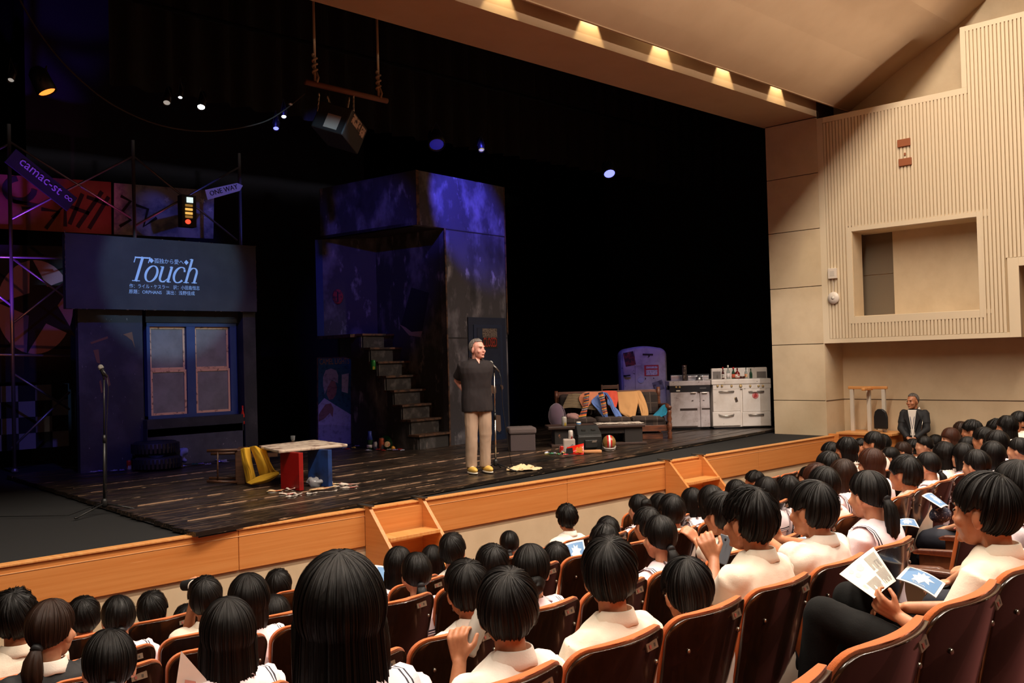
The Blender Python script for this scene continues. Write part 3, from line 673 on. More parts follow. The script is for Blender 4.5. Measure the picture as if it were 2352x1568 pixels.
def make_seat():
    t = thing('auditorium_seat', '', 'seat', (0, 0, 0))
    m = MB(); sheet(m, .925, .205, .25, .075, 0, .014); m.build('back_shell', shell_m, t, True, bevel=.004)
    m = MB(); sheet(m, .935, .203, .255, .080, .015, .020, .010); m.build('back_cushion', cush_m, t, True, bevel=.007)
    m = MB(); m.grid([[(-.225, .14, .40), (-.225, .14, .45), (-.22, .35, .47), (-.22, .54, .45), (-.21, .57, .41), (-.21, .55, .37), (-.22, .3, .36)], [(.225, .14, .40), (.225, .14, .45), (.22, .35, .47), (.22, .54, .45), (.21, .57, .41), (.21, .55, .37), (.22, .3, .36)]])
    m.box(-.22, .22, .15, .54, .37, .44); m.build('seat_cushion', cush_m, t, bevel=.01)
    m = MB(); m.prism([(0, .60), (0, .635), (.03, .645), (.30, .630), (.34, .615), (.335, .60)], -.026, .026, Matrix.Translation((-.262, .12, 0))@rotm('Z', 90)); m.build('armrest', arm_m, t, bevel=.008)
    m = MB(); m.box(-.272, -.250, .12, .20, 0, .60); m.box(-.272, -.250, .20, .42, .30, .60); m.box(-.275, -.247, .05, .36, 0, .03); m.build('stanchion', shell_m, t, bevel=.004)
    m = MB(); m.cbox((.115, bz(.115, .885)-.004, .885), (.075, .005, .028), rotm('Z', 9)@rotm('X', -14)); m.k = 1; m.cbox((.098, bz(.098, .885)-.008, .885), (.010, .003, .012), rotm('X', -14)); m.k = 2; m.cbox((.130, bz(.13, .885)-.007, .885), (.010, .003, .012), rotm('X', -14)); m.build('number_plate', [plate_m, redink, blkink], t)
    for x in (-.15, .20): m = MB(); m.ell((x, bz(x, .80)-.003, .80), (.009, .006, .009), 10, 6); m.build('bolt', steel_m, t, True)
    return t
seat0 = make_seat(); seat_used = [False]
ORD = ['first', 'second', 'third', 'fourth', 'fifth', 'sixth', 'seventh', 'eighth', 'ninth', 'tenth', 'eleventh', 'twelfth', 'thirteenth', 'fourteenth', 'fifteenth', 'sixteenth', 'seventeenth', 'eighteenth', 'nineteenth', 'twentieth', 'twenty-first', 'twenty-second', 'twenty-third', 'twenty-fourth', 'twenty-fifth', 'twenty-sixth']
ROWN = {'Z': 'nearest row', 'A': 'second nearest row', 'B': 'third nearest row', 'C': 'third row from the stage', 'D': 'second row from the stage', 'E': 'front row below the stage'}
def row_y(r, x): y = ROWS[r][0]; return y+(.085*(x-5.6) if x > 5.6 else 0)
def put_seat(r, x, i):
    o = seat0 if not seat_used[0] else copy_tree(seat0); seat_used[0] = True
    o.location = (x, row_y(r, x), ROWS[r][1]-(.12 if r == 'E' and 4.7 < x < 7.7 else .07 if r == 'D' and 4.6 < x < 5.9 else 0)); o.rotation_euler = (0, 0, math.radians(4.8) if x > 5.6 else 0)
    o['label'] = 'orange theatre seat, %s from the left in the %s' % (ORD[i], ROWN[r]); o['group'] = 'auditorium seats'
for r, x0, k0, n in (('Z', 2.03, 0, 5), ('A', 2.23, -1, 7), ('B', 2.40, -2, 18), ('C', 3.46, -3, 18), ('D', 2.295, -1, 20), ('E', 2.5, 0, 20)):
    for i in range(n): put_seat(r, x0-.25+.52*(k0+i), i)
for i in range(6): put_seat('A', 5.72+.52*i, 7+i)
# dark wooden end panel and arm of the seat block beyond the aisle
t = thing('end_panel', 'dark red wooden end arm with a brown panel at the aisle seat', 'seat end', (5.40, 2.05, .59))
m = MB(); m.prism([(-.02, .0), (-.02, .60), (.36, .60), (.30, .3), (.34, 0)], -.02, .02, rotm('Z', 90)); m.build('panel', mat('brown_panel', rgb(104, 74, 50), .6), t, bevel=.004)
m = MB(); m.box(-.045, .045, -.08, .52, .60, .64); m.build('arm', arm_m, t, bevel=.012)
# ---------------------------------------------------------------- audience
PEOPLE = {}
HY = {'Z': 1.30, 'A': 2.26, 'B': 3.27, 'C': 4.37, 'D': 5.32, 'E': 6.28}
def az(x, y): return math.atan2(x, y)
def seat_person(n, u, v, row, sex, style, label, hair='black', yaw=None, size=1., **kw):
    y = HY[row] if isinstance(row, str) else row
    W = ony(u, v, y); x = W[0]
    if yaw is None: yw = min(az(x, y), az(8.2-x, 8.9-y)) if x < 8.2 else az(8.2-x, 8.9-y)*.8
    else: yw = math.radians(yaw)
    lean = kw.pop('lean', .02); sc = (1. if sex == 'm' else .965)*size; sl = kw.get('slump', 0)
    loc = Vector(W)-Vector((0, lean+.02, .842-sl))*sc
    arms = kw.pop('arms', None)
    if arms:
        a2 = []
        for a in arms:
            if a is None: a2.append(None); continue
            tg = a[0]
            if len(tg) == 3 and tg[0] > 60: tg = (Vector(ony(*tg))-loc)/sc
            a2.append((tuple(tg),)+tuple(a[1:]))
        arms = a2
    lg = kw.pop('legs', None)
    if lg:
        k_ = [(Vector(ony(*q))-loc)/sc for q in lg]; kw['legs'] = [(k, k+Vector((0, .06, -.46))) for k in k_]
    o, P = person(label, tuple(loc), 0, sex, style, hair, yw, lean=lean, arms=arms, seed=n, scale=sc, group=None, **kw)
    PEOPLE[n] = (o, P, loc, sc); return o
def L(n, p): o, P, loc, sc = PEOPLE[n]; return loc+Vector(p)*sc
S = seat_person
GRIP = ((0, .9, .35), (0, -.2, -1), .9)
# nearest people, built in full
S(12, 768, 1264, 1.95, 'f', 'long', 'girl with long straight black hair right in the foreground, left of centre', near=True, yaw=33, size=1.08)
S(24, 1155, 1301, 'A', 'm', 'boy', 'boy in a white collared shirt drinking from a bottle, right of the long-haired girl', near=True, yaw=36, arms=[((1056, 1520, 2.46), (-.1, .3, -1), (.12, .25, .95), (.9, .3, -.1), 1.3), None])
S(25, 1390, 1229, 'A', 'm', 'boy', 'broad-shouldered boy in a white shirt seen squarely from behind, centre foreground', near=True, yaw=44, size=1.02)
S(34, 1578, 1276, 'A', 'm', 'boy', 'slumped boy in the foreground, only his bowl of black hair above the seat back', near=True, yaw=34, slump=.13, pitch=-.22)
S(35, 1722, 1116, 'A', 'm', 'spiky', 'tall boy in a white shirt holding up a grey phone, right of the slumped boy', near=True, yaw=10, size=1.04, arms=[((1640, 1285, 2.52), (-.2, .2, -1), (-.1, .35, .9), (.7, .5, 0), 1.0), None])
S(40, 1868, 1101, 'A', 'm', 'boy', 'boy in a white shirt with his hands clasped over a blue leaflet', near=True, yaw=8, arms=[((1768, 1243, 2.62), (-.7, -.3, -.6), (.15, .75, .5), (.6, .2, .3), .8), ((1795, 1240, 2.68), (.7, -.3, -.6), (-.45, .65, .45), (-.6, .2, .3), .8)])
S(44, 1995, 1075, 'A', 'f', 'pony', 'girl in a sailor blouse with a long black ponytail, right foreground', near=True, yaw=16)
S(74, 2268, 1081, 'Z', 'm', 'boy', 'boy in a cream shirt reading a printed sheet at the right, nearest of all', near=True, yaw=6, size=1.02, face=True, lean=.0, legs=[(1888, 1412, 1.86), (1950, 1372, 1.93)], arms=[((2068, 1418, 1.58), (-.6, -.4, -.7), (-.1, .8, .45), (.75, .3, .4), 1.0), ((2082, 1395, 1.66), (.6, -.3, -.7), (-.55, .75, .1), (-.3, -.2, -1), .7)], shirt=shirt2_m)
S(73, 2338, 1056, 1.62, 'f', 'bob', 'girl at the right edge holding a blue leaflet, beyond the boy reading', near=True, yaw=5, arms=[((2160, 1352, 2.02), (-.5, -.3, -.8), (-.75, .55, -.1), (.1, -.1, -1), .6), ((2200, 1318, 2.06), (.5, -.3, -.8), (-.7, .5, -.1), (-.3, -.1, -1), .9)])
S(11, 517, 1371, 'B', 'f', 'long', 'girl with shoulder-length black hair and a sailor collar, left of the long-haired girl', near=True, yaw=26, size=.98)
S(18, 1068, 1283, 'B', 'm', 'boy', 'boy in a white shirt just left of the boy with the bottle', near=True, yaw=24)
S(6, 245, 1439, 'B', 'f', 'lowpony', 'girl with smooth tied-back hair and both ears showing, bottom left', near=True, yaw=20, size=.95)
S(2, 103, 1371, 'C', 'f', 'lowpony', 'woman in a black jacket with brown hair in a low ponytail, lower left', 'brown', near=True, yaw=48, shirt=suit_m, size=1.05, collar=shirt_m)
S(21, 1213, 1244, 'B', 'f', 'lowbun', 'girl in a pinkish sailor blouse with a low knot of black hair, centre', near=True, yaw=38)
S(8, 567, 1317, 'C', 'f', 'bob', 'girl with a rounded black bob, left of the long-haired girl, white blouse', near=True, yaw=22)
# middle distance
S(29, 1514, 1178, 'B', 'f', 'lowpony', 'girl in a sailor blouse with a low ponytail, behind the boy in the centre foreground', yaw=20)
S(33, 1658, 1128, 'B', 'm', 'spiky', 'boy with one hand resting on the seat back in front of him', yaw=10, arms=[((1592, 1236, 3.72), (-.6, -.2, -.7), (-.35, .5, .75), (.3, .8, -.5), .9), None])
S(1, 30, 1351, 'D', 'm', 'curly', 'boy with tousled black hair at the left edge', size=1.08, yaw=16)
S(7, 468, 1321, 'D', 'm', 'boy', 'boy holding a small black object up to his face, left', yaw=20, arms=[((446, 1370, 5.46), (-.2, .1, -1), (.1, .4, .9), (.5, .7, 0), .9), None])
S(15, 953, 1264, 'C', 'f', 'lowpony', 'girl in a sailor blouse with a short ponytail, right of the long-haired girl', yaw=26)
S(19, 1128, 1248, 'C', 'm', 'spiky', 'boy with rough black hair above the boy with the bottle', yaw=26)
S(26, 1394, 1184, 'D', 'm', 'boy', 'farther of two boys whose heads overlap behind the centre foreground boy', yaw=20)
S(46, 1386, 1200, 'C', 'm', 'mid', 'nearer of two boys whose heads overlap behind the centre foreground boy', yaw=24)
S(42, 1893, 1069, 3.32, 'm', 'boy', 'boy with thick black hair in front of the brown-haired bob', yaw=10)
S(43, 1936, 1053, 3.75, 'f', 'bob', 'girl with a dark brown bob, left of the girl with the long ponytail', 'brown', yaw=4)
S(55, 2080, 1043, 3.42, 'm', 'spiky', 'boy with bushy hair in a white shirt, right of the girl with the long ponytail', yaw=6, size=1.14)
S(65, 2243, 1028, 2.85, 'f', 'lowpony', 'girl with tied hair whose ear shows, above the boy reading a sheet', yaw=14)
S(66, 2280, 1012, 3.35, 'f', 'bob', 'girl with a glossy black bob near the right edge', yaw=6)
S(56, 2132, 1034, 3.5, 'f', 'lowpony', 'girl in a sailor blouse with a short ponytail, left profile, right of the bushy-haired boy', yaw=2, face=True)
S(45, 2003, 1028, 3.75, 'f', 'bob', 'girl with chestnut brown hair, below the wooden rostrum', 'red', yaw=-6, face=True)
# far heads
def SF_(n, u, v, row, sex, style, label, hair='black', yaw=None, **kw): return S(n, u, v, row, sex, style, label, hair, yaw, far=True, **kw)
SF_(3, 187, 1366, 'E', 'm', 'boy', 'boy with short square hair in the front row, right of the woman in black', yaw=20)
SF_(4, 265, 1361, 'D', 'f', 'lowpony', 'girl with a ponytail and a sailor blouse at the left, before the cream stage base')
SF_(5, 342, 1354, 'E', 'm', 'boy', 'boy with round short hair, left of the boy holding a black object')
SF_(13, 424, 1384, 'E', 'm', 'boy', 'dark head just showing left of the boy holding a black object')
SF_(9, 632, 1304, 'E', 'm', 'boy', 'small dark head in the front row left of the long-haired girl')
SF_(10, 622, 1364, 'D', 'f', 'bob', 'girl with a bob half hidden by the long-haired girl')
SF_(14, 905, 1253, 'D', 'f', 'long', 'girl with loose hair holding up a blue leaflet, below the nearer wooden steps')
SF_(16, 984, 1250, 'E', 'f', 'long', 'dark long-haired head squeezed behind the boy below the nearer steps')
SF_(17, 1029, 1221, 'D', 'm', 'boy', 'boy with neat short hair to the right of the nearer wooden steps')
SF_(20, 1162, 1215, 'E', 'f', 'lowpony', 'smooth round head in front of the cream stage base, centre')
SF_(22, 1268, 1242, 'C', 'm', 'boy', 'boy holding a blue leaflet up, left of the centre foreground boy', size=.94)
SF_(23, 1296, 1156, 'E', 'm', 'curly', 'upright boy with short curly hair alone in the front row', yaw=36)
SF_(27, 1463, 1131, 'D', 'f', 'bun', 'girl with a bun against the orange apron boards')
SF_(28, 1481, 1161, 'C', 'm', 'boy', 'boy with black hair below the girl with the bun', yaw=15)
SF_(30, 1535, 1132, 'C', 'm', 'boy', 'round black head left of the farther wooden steps')
SF_(78, 1511, 1131, 'D', 'm', 'boy', 'head half hidden behind the round black head left of the farther steps')
SF_(31, 1585, 1119, 'D', 'f', 'bob', 'girl with a bob under the farther wooden steps')
SF_(32, 1627, 1113, 'C', 'f', 'bob', 'girl with a fringe facing left, right of the farther wooden steps')
SF_(36, 1687, 1100, 'D', 'f', 'bob', 'dark head just above the tall boy with the phone')
SF_(37, 1731, 1079, 'E', 'm', 'spiky', 'dark head against the stage base, centre right')
SF_(38, 1755, 1093, 'C', 'f', 'long', 'girl with hair to her shoulders behind the tall boy with the phone')
SF_(39, 1806, 1091, 'C', 'f', 'mid', 'girl with a braided collar between the two boys on the right', yaw=10)
SF_(41, 1853, 1070, 'E', 'f', 'bob', 'small dark head at the end of the cream stage base')
SF_(79, 1870, 1062, 3.9, 'm', 'spiky', 'reddish brown head behind the thick-haired boy', 'red')
SF_(80, 1898, 1034, 4.3, 'm', 'boy', 'flat-topped dark head left below the rostrum')
SF_(47, 1905, 1013, 5.5, 'm', 'boy', 'dark head at the right end of the orange apron boards')
SF_(48, 1942, 1002, 5.0, 'm', 'mid', 'boy with a bowl of hair directly below the rostrum edge', yaw=-12)
SF_(49, 1974, 1002, 6.0, 'm', 'buzz', 'boy with cropped hair below the rostrum', yaw=-30)
SF_(50, 2004, 989, 4.9, 'm', 'boy', 'boy looking down to the left in front of the rostrum', yaw=-20)
SF_(51, 2024, 995, 6.1, 'm', 'boy', 'dark head right behind the boy in front of the rostrum', yaw=-20)
SF_(52, 2042, 1023, 5.0, 'f', 'lowpony', 'girl with a white face mask below the rostrum', yaw=-30)
SF_(53, 2071, 1011, 5.2, 'f', 'lowpony', 'girl with swept back hair and a bare ear, left of the man in the suit', 'brown', yaw=-24)
SF_(54, 2094, 1006, 5.7, 'm', 'boy', 'dark head below the hands of the man in the suit', yaw=-14)
SF_(57, 2165, 1013, 4.0, 'm', 'mid', 'big dark head right of the girl in left profile', yaw=0)
SF_(58, 2121, 998, 5.3, 'f', 'pony', 'girl facing left with a high ponytail, at the elbow of the man in the suit', yaw=-36)
SF_(59, 2146, 997, 6.0, 'f', 'bob', 'dark bob right of the man in the suit', yaw=-20)
SF_(60, 2180, 981, 4.9, 'f', 'bob', 'girl with brown fringe in left profile by the side wall', 'red', yaw=-40, face=True)
SF_(61, 2206, 967, 5.2, 'f', 'mid', 'girl with centre-parted brown hair against the side wall', 'brown', yaw=-32)
SF_(62, 2230, 963, 4.5, 'm', 'curly', 'boy with curly hair against the side wall', yaw=-16)
SF_(63, 2219, 999, 4.1, 'f', 'bun', 'head with a smooth round bun among the far right heads', yaw=-10)
SF_(64, 2208, 1015, 3.8, 'f', 'long', 'girl with loose long hair behind the girl with tied hair at the right', yaw=0)
SF_(67, 2285, 961, 4.4, 'm', 'curly', 'boy with a mop of wavy hair near the right edge of the wall', yaw=-10)
SF_(68, 2310, 953, 4.2, 'm', 'mid', 'boy with a smooth bowl of hair near the right edge', yaw=-14)
S(69, 2342, 943, 4.2, 'm', 'boy', 'boy at the far right edge turned left with his arms raised', yaw=-42, face=True, arms=[((2318, 985, 4.5), (-.7, -.2, -.6), (-.2, .5, .8), (.6, .5, 0), 1.), ((2330, 980, 4.55), (.7, -.2, -.6), (-.3, .5, .8), (-.6, .5, 0), 1.)])
SF_(70, 2256, 979, 3.9, 'm', 'boy', 'dark head under the boy with curly hair by the wall', yaw=0)
SF_(71, 2286, 986, 3.55, 'f', 'long', 'dark long hair spreading above the glossy bob at the right', yaw=0)
SF_(72, 2337, 1001, 3.3, 'f', 'lowbun', 'girl with pinned hair at the right edge', yaw=-6)
# ---------------------------------------------------------------- things people hold
paper_m = mat('leaflet_paper', rgb(238, 232, 222), .6); blue_m = mat('leaflet_blue', rgb(92, 132, 176), .6); splash_m = mat('leaflet_white', rgb(228, 228, 222), .6); inkm = mat('print_grey', rgb(120, 116, 112), .8); redp = mat('print_red', rgb(206, 150, 140), .8)
def leaflet(label, pts, word=True):
    """four corner points in the place: top left, top right, bottom right, bottom left of the cover"""
    A, B, C_, D = [Vector(p) for p in pts]; c = (A+B+C_+D)/4; n = (B-A).cross(D-A).normalized()
    if n.dot(Vector((0, 0, CAMZ))-c) < 0: n = -n
    t = thing('leaflet', label, 'leaflet', tuple(c), 0, 'blue programme leaflets')
    def q(x, y, o=0.): return A.lerp(B, x).lerp(D.lerp(C_, x), y)-c+n*(o+.010*math.sin(PI*x))
    def patch(m, x0, x1, y0, y1, o, nx=6): m.grid([[q(x0+(x1-x0)*i/nx, y0+(y1-y0)*j/3, o) for j in range(4)] for i in range(nx+1)])
    m = MB(); patch(m, 0, 1, 0, 1, 0); patch(m, .02, 1, .01, 1, -.003); m.build('sheet', paper_m, t, fix=False)
    m = MB(); patch(m, .08, .93, .07, .93, .0012); m.build('cover_print', blue_m, t, fix=False)
    m = MB(); sp = [(.45, .14), (.52, .25), (.63, .18), (.60, .32), (.80, .38), (.66, .48), (.72, .66), (.58, .60), (.50, .84), (.40, .74), (.30, .80), (.33, .62), (.25, .5), (.36, .42), (.33, .24), (.43, .30)]
    vs = [q(x, y, .0022) for x, y in sp]+[q(.48, .5, .0024)]; m.add(vs, [(i, (i+1) % len(sp), len(sp)) for i in range(len(sp))]); m.build('splash_print', splash_m, t, fix=False)
    if word:
        tm = text_mb('Touch', 1.); m = MB(); m.add([q(.5+(v[0])*.13, .90-v[2]*.11, .0024) for v in tm.v if True], tm.f); m.build('title_print', paper_m, t, fix=False)
    return t
def pxl(*a): return [ony(*p) for p in a]
leaflet('blue leaflet held up by the loose-haired girl below the nearer steps', pxl((860, 1297, 5.7), (906, 1308, 5.7), (920, 1352, 5.5), (884, 1356, 5.5)))
leaflet('blue leaflet held up left of the centre foreground boy', pxl((1291, 1251, 4.85), (1340, 1239, 4.85), (1350, 1294, 4.7), (1309, 1304, 4.7)))
leaflet('blue leaflet under the clasped hands of a boy on the right', pxl((1785, 1252, 2.75), (1850, 1232, 2.9), (1872, 1250, 2.75), (1800, 1278, 2.6)), False)
leaflet('blue leaflet held above a seat back, uppermost of the two at the right', pxl((2117, 1138, 2.95), (2140, 1132, 3.05), (2180, 1162, 2.75), (2162, 1166, 2.65)), False)
leaflet('blue leaflet lying on a dark lap, right of the long ponytail', pxl((2057, 1194, 2.9), (2101, 1192, 2.95), (2112, 1212, 2.75), (2062, 1208, 2.7)), False)
leaflet('blue leaflet lying open on a lap, beside the printed sheet at the right', pxl((2085, 1299, 2.02), (2172, 1340, 1.85), (2150, 1372, 1.72), (2058, 1328, 1.88)))
A_, B_, C2, D2 = [Vector(p) for p in pxl((2006, 1256, 1.98), (2058, 1334, 1.78), (2008, 1374, 1.66), (1928, 1318, 1.88))]
c = (A_+B_+C2+D2)/4; t = thing('printed_sheet', 'grey white sheet of small print held up by the nearest boy at the right', 'paper', tuple(c)); nn = (B_-A_).cross(D2-A_).normalized()
if nn.dot(Vector((0, 0, CAMZ))-c) < 0: nn = -nn
def q_(x, y, o=0.): return A_.lerp(B_, x).lerp(D2.lerp(C2, x), y)-c+nn*(o+.006*math.sin(PI*y))
m = MB(); m.grid([[q_(i/6, j/6) for j in range(7)] for i in range(7)]); m.build('sheet', mat('news_paper', rgb(214, 206, 192), .7), t, solid=.0012, fix=False)
def strips(mb, x0, x1, y0, y1, n):
    rr = random.Random(n*7+int(x0*100))
    for i in range(n):
        a = y0+(y1-y0)*i/n; b_ = a+(y1-y0)/n*.55; e = x1 if rr.random() > .25 else x0+(x1-x0)*rr.uniform(.5, .9)
        mb.add([q_(x0, a, .0016), q_(e, a, .0016), q_(e, b_, .0016), q_(x0, b_, .0016)], [(0, 1, 2, 3)])
m = MB(); strips(m, .1, .5, .08, .42, 14); strips(m, .56, .92, .08, .42, 14); strips(m, .62, .92, .48, .82, 14); strips(m, .3, .56, .08, .3, 8); m.build('print_lines', inkm, t, fix=False)
m = MB(); strips(m, .6, .75, .86, .93, 3)
for (x, y, rr) in ((.22, .62, .10), (.34, .78, .07), (.16, .82, .06)): m.add([q_(x+rr*math.cos(k*.6), y+rr*.8*math.sin(k*.6)*(1+.3*math.sin(k*3)), .0014) for k in range(10)], [tuple(range(10))])
tag(m.build('faint_drawing', mat('print_pale', rgb(186, 180, 176), .8), t, fix=False), kind='stuff')
# bottle, phone, small device
def seg(p0, p1): p0 = Vector(p0); p1 = Vector(p1); return p0, (p1-p0)
b0, bd = seg(ony(1070, 1502, 2.47), ony(1104, 1424, 2.47)); t = thing('drink_bottle', 'pale bottle in a ribbed white sleeve held by the boy in the foreground', 'bottle', tuple(b0))
MM = bd.to_track_quat('Z', 'Y').to_matrix().to_4x4(); h = .215
m = MB(); m.lathe([(.0, 0), (.030, .002), (.033, .01)]+[(.033-(.002 if i % 2 else 0), .012+i*.011) for i in range(14)]+[(.030, .175), (.014, .20), (.013, h)], 24, MM); m.build('body', mat('bottle_sleeve', rgb(170, 164, 154), .5), t, True)
m = MB(); m.lathe([(.016, .20), (.016, .225), (.0, .226)], 18, MM); m.build('cap', white_p, t, True)
p = ony(1662, 1262, 2.60); t = thing('phone', 'grey phone held up by the tall boy', 'phone', tuple(p)); m = MB(); m.cbox((0, 0, 0), (.072, .009, .140), rotm('Z', -55)@rotm('X', -24)@rotm('Y', 20)); m.build('body', mat('phone_grey', (.09, .10, .12, 1), .35), t, bevel=.004)
m = MB(); m.ell((-.0, -.012, .05), (.008, .004, .008), 10, 6); m.build('camera_lens', dark, t, True)
p = ony(436, 1343, 5.48); t = thing('opera_glass', 'small black object with a white rim raised beside a head at the left', 'glasses', tuple(p)); m = MB(); m.lathe([(.03, -.05), (.036, .03), (.036, .05), (.0, .05)], 16, rotm('X', 80)@rotm('Y', 20)); m.build('barrel', dark, t, True)
m = MB(); m.tube([(.036*math.cos(a*.4), -.052, .036*math.sin(a*.4)) for a in range(17)], .004, 6); m.build('rim', white_p, t, True)
p = ony(2160, 1182, 2.85); t = thing('flowered_pouch', 'navy pouch with small pale flowers on a lap at the right', 'pouch', tuple(p)); m = MB(); m.ell((0, 0, 0), (.11, .07, .06), 20, 12); m.build('body', mat('pouch_navy', (.012, .016, .04, 1), .8, noise_=(rgb(170, 176, 180), (55, 55, 55), .60, .63)), t, True)
m = MB(); m.tube([(-.08, 0, .045), (0, -.02, .062), (.08, 0, .045)], .004, 6); m.build('zip', steel_m, t, True)
p = ony(430, 1558, 3.2); t = thing('white_paper', 'corner of a white sheet poking up beside the shoulder-length hair, bottom left', 'paper', tuple(p)); m = MB(); m.add([(-.06, 0, -.12), (.10, .03, -.12), (.085, .03, -.03), (-.02, 0, .10)], [(0, 1, 2, 3)]); m.build('sheet', paper_m, t, solid=.001)
m = MB(); m.add([(-.02, -.004, -.06), (.04, .008, -.07), (.035, .008, -.02), (-.01, -.004, 0)], [(0, 1, 2, 3)]); m.build('faint_drawing', redp, t)
# ---------------------------------------------------------------- left set house with the title board
FY = 13.7
HF = Frame((0, FY, 0), 0.)
soot = mat('sooty_board', (.030, .031, .040, 1), .75, noise_=[((.090, .088, .10, 1), (1.3, 1.3, 1.3), .48, .78), ((.34, .32, .31, 1), (22, 22, 9), .66, .72)], bump=((30, 30, 30), .3))
soot2 = mat('sooty_board_dark', (.012, .012, .014, 1), .75, noise_=[((.045, .042, .042, 1), (2, 2, 2), .5, .8), ((.18, .15, .12, 1), (26, 26, 12), .70, .75)], bump=((30, 30, 30), .3))
titleb = mat('title_board', (.030, .029, .032, 1), .85, noise_=[((.050, .048, .050, 1), (1.6, 1.6, 1.6), .4, .75)], bump=((40, 40, 40), .15))
edgew = mat('worn_edge', rgb(96, 74, 56), .8)
blue_p = mat('blue_frame_paint', (.012, .040, .13, 1), .6, noise_=[((.03, .06, .15, 1), (4, 4, 4), .5, .8)])
rust_w = mat('peeling_sash', rgb(214, 166, 126), .7, noise_=[(rgb(110, 76, 54), (18, 18, 18), .55, .66)])
frost = mat('dusty_pane', rgb(120, 116, 114), .6, noise_=[(rgb(92, 88, 86), (3, 3, 3), .4, .7)])
house = thing('set_house', 'dark set house front with a title board over a blue window, left of the stage', 'stage set', (0, FY, 0))
def pbox(name, u0, v0, u1, v1, y0, y1, mt, par, fr=HF, bev=.004):
    a = fr.P(u0, v0, y0); b = fr.P(u1, v1, y0); x0, x1 = sorted((a.x, b.x)); z0, z1 = sorted((a.z, b.z))
    m = MB(); m.box(x0, x1, y0, y1, max(z0, 1.0), z1); return m.build(name, mt, par, bevel=bev)
pbox('wall_panel', 178, 700, 334, 1092, 0, .1, soot, house)
pbox('side_pillar', 557, 705, 594, 1060, -.12, .1, soot2, house)
pbox('lower_panel', 338, 986, 560, 1085, -.14, .1, soot, house)
pbox('ledge', 338, 965, 560, 988, -.14, .15, soot2, house)
pbox('recess_back', 334, 700, 557, 985, .28, .34, soot2, house)
pbox('window_head', 334, 705, 557, 742, .02, .2, soot2, house)
wf = MB(); fr = HF
def rect(u0, v0, u1, v1, y): a = fr.P(u0, v0, y); b = fr.P(u1, v1, y); return a.x, b.x, b.z, a.z
x0, x1, z0, z1 = rect(336, 738, 548, 962, .05)
ix = [HF.P(u, 850, .05).x for u in (346, 430, 450, 530)]; iz = [HF.P(430, v, .05).z for v in (950, 750)]
wf = MB(); wf.box(x0, ix[0], .05, .16, z0, z1); wf.box(ix[3], x1, .05, .16, z0, z1); wf.box(ix[1], ix[2], .05, .16, z0, z1); wf.box(x0, x1, .045, .165, z0, iz[0]); wf.box(x0, x1, .045, .165, iz[1], z1); wf.box(x0-.03, x1+.03, -.02, .17, z0-.03, z0+.02)
wf.build('window_frame', blue_p, house, bevel=.004)
for a, b in ((ix[0], ix[1]), (ix[2], ix[3])):
    zm = HF.P(430, 848, .05).z
    for q0, q1, yy in ((iz[0], zm, .07), (zm, iz[1], .10)):
        m = MB(); t_ = .035; a_, b_ = a+.004, b-.004
        m.box(a_, a_+t_, yy, yy+.03, q0, q1); m.box(b_-t_, b_, yy, yy+.03, q0, q1); m.box(a_+t_, b_-t_, yy, yy+.03, q0, q0+t_); m.box(a_+t_, b_-t_, yy, yy+.03, q1-t_, q1)
        s_ = m.build('sash', rust_w, house, bevel=.003); m = MB(); m.box(a_+t_, b_-t_, yy+.012, yy+.018, q0+t_, q1-t_); m.build('pane', frost, s_)
BY = 13.48-FY
bd = pbox('title_board', 148.5, 534, 590.5, 716, BY, BY+.10, titleb, house); cdim = [HF.P(u, v, BY) for u, v in ((148.5, 534), (590.5, 716))]
m = MB()
rr = random.Random(2)
for i in range(46):
    e = rr.randrange(4); t = rr.random(); L_ = rr.uniform(.01, .05); w_ = .006; xa, xb, za, zb = cdim[0].x, cdim[1].x, cdim[1].z, cdim[0].z
    if e < 2: x = xa+(xb-xa)*t; z = (za, zb)[e]; m.box(x, x+L_, BY-.002, BY+.004, z-w_*.8, z+w_*.6)
    else: z = za+(zb-za)*t; x = (xa, xb)[e-2]; m.box(x-w_*.6, x+w_*.6, BY-.002, BY+.004, z, z+L_)
o = m.build('chipped_edge', edgew, bd); o['kind'] = 'stuff'
# projected title, its light put into pale letters: T o u c h in a slanted roman hand, drawn with strokes
letm = mat('projected_lettering', (.55, .80, .95, 1), .8)
def stroke(mb, pts, ws, y):
    pts = [Vector((p[0], 0, p[1])) for p in pts]; n = len(pts); vs = []
    for i, p in enumerate(pts):
        d = (pts[min(i+1, n-1)]-pts[max(i-1, 0)]).normalized(); nrm = Vector((-d.z, 0, d.x)); w_ = ws if isinstance(ws, (int, float)) else ws[i]
        vs += [(p+nrm*w_/2), (p-nrm*w_/2)]
    o = len(mb.v); mb.v += [(v.x, y, v.z) for v in vs]+[(v.x, y+.004, v.z) for v in vs]; k = 2*n
    for i in range(n-1):
        a, b, c, d = o+2*i, o+2*i+1, o+2*i+3, o+2*i+2
        mb.f += [[a, b, c, d], [a, a+k, b+k, b], [a, d, d+k, a+k], [b, b+k, c+k, c]]; mb.m += [mb.k]*4
def arc(cx, cy, rx, ry, a0, a1, n=22): return [(cx+rx*math.cos(math.radians(a0+(a1-a0)*i/n)), cy+ry*math.sin(math.radians(a0+(a1-a0)*i/n))) for i in range(n+1)]
def wv(n, lo, hi, f): return [lo+(hi-lo)*abs(math.cos(math.radians(f[0]+(f[1]-f[0])*i/n))) for i in range(n+1)]
LET = []
def letter(fn): LET.append(fn)
T_ = []
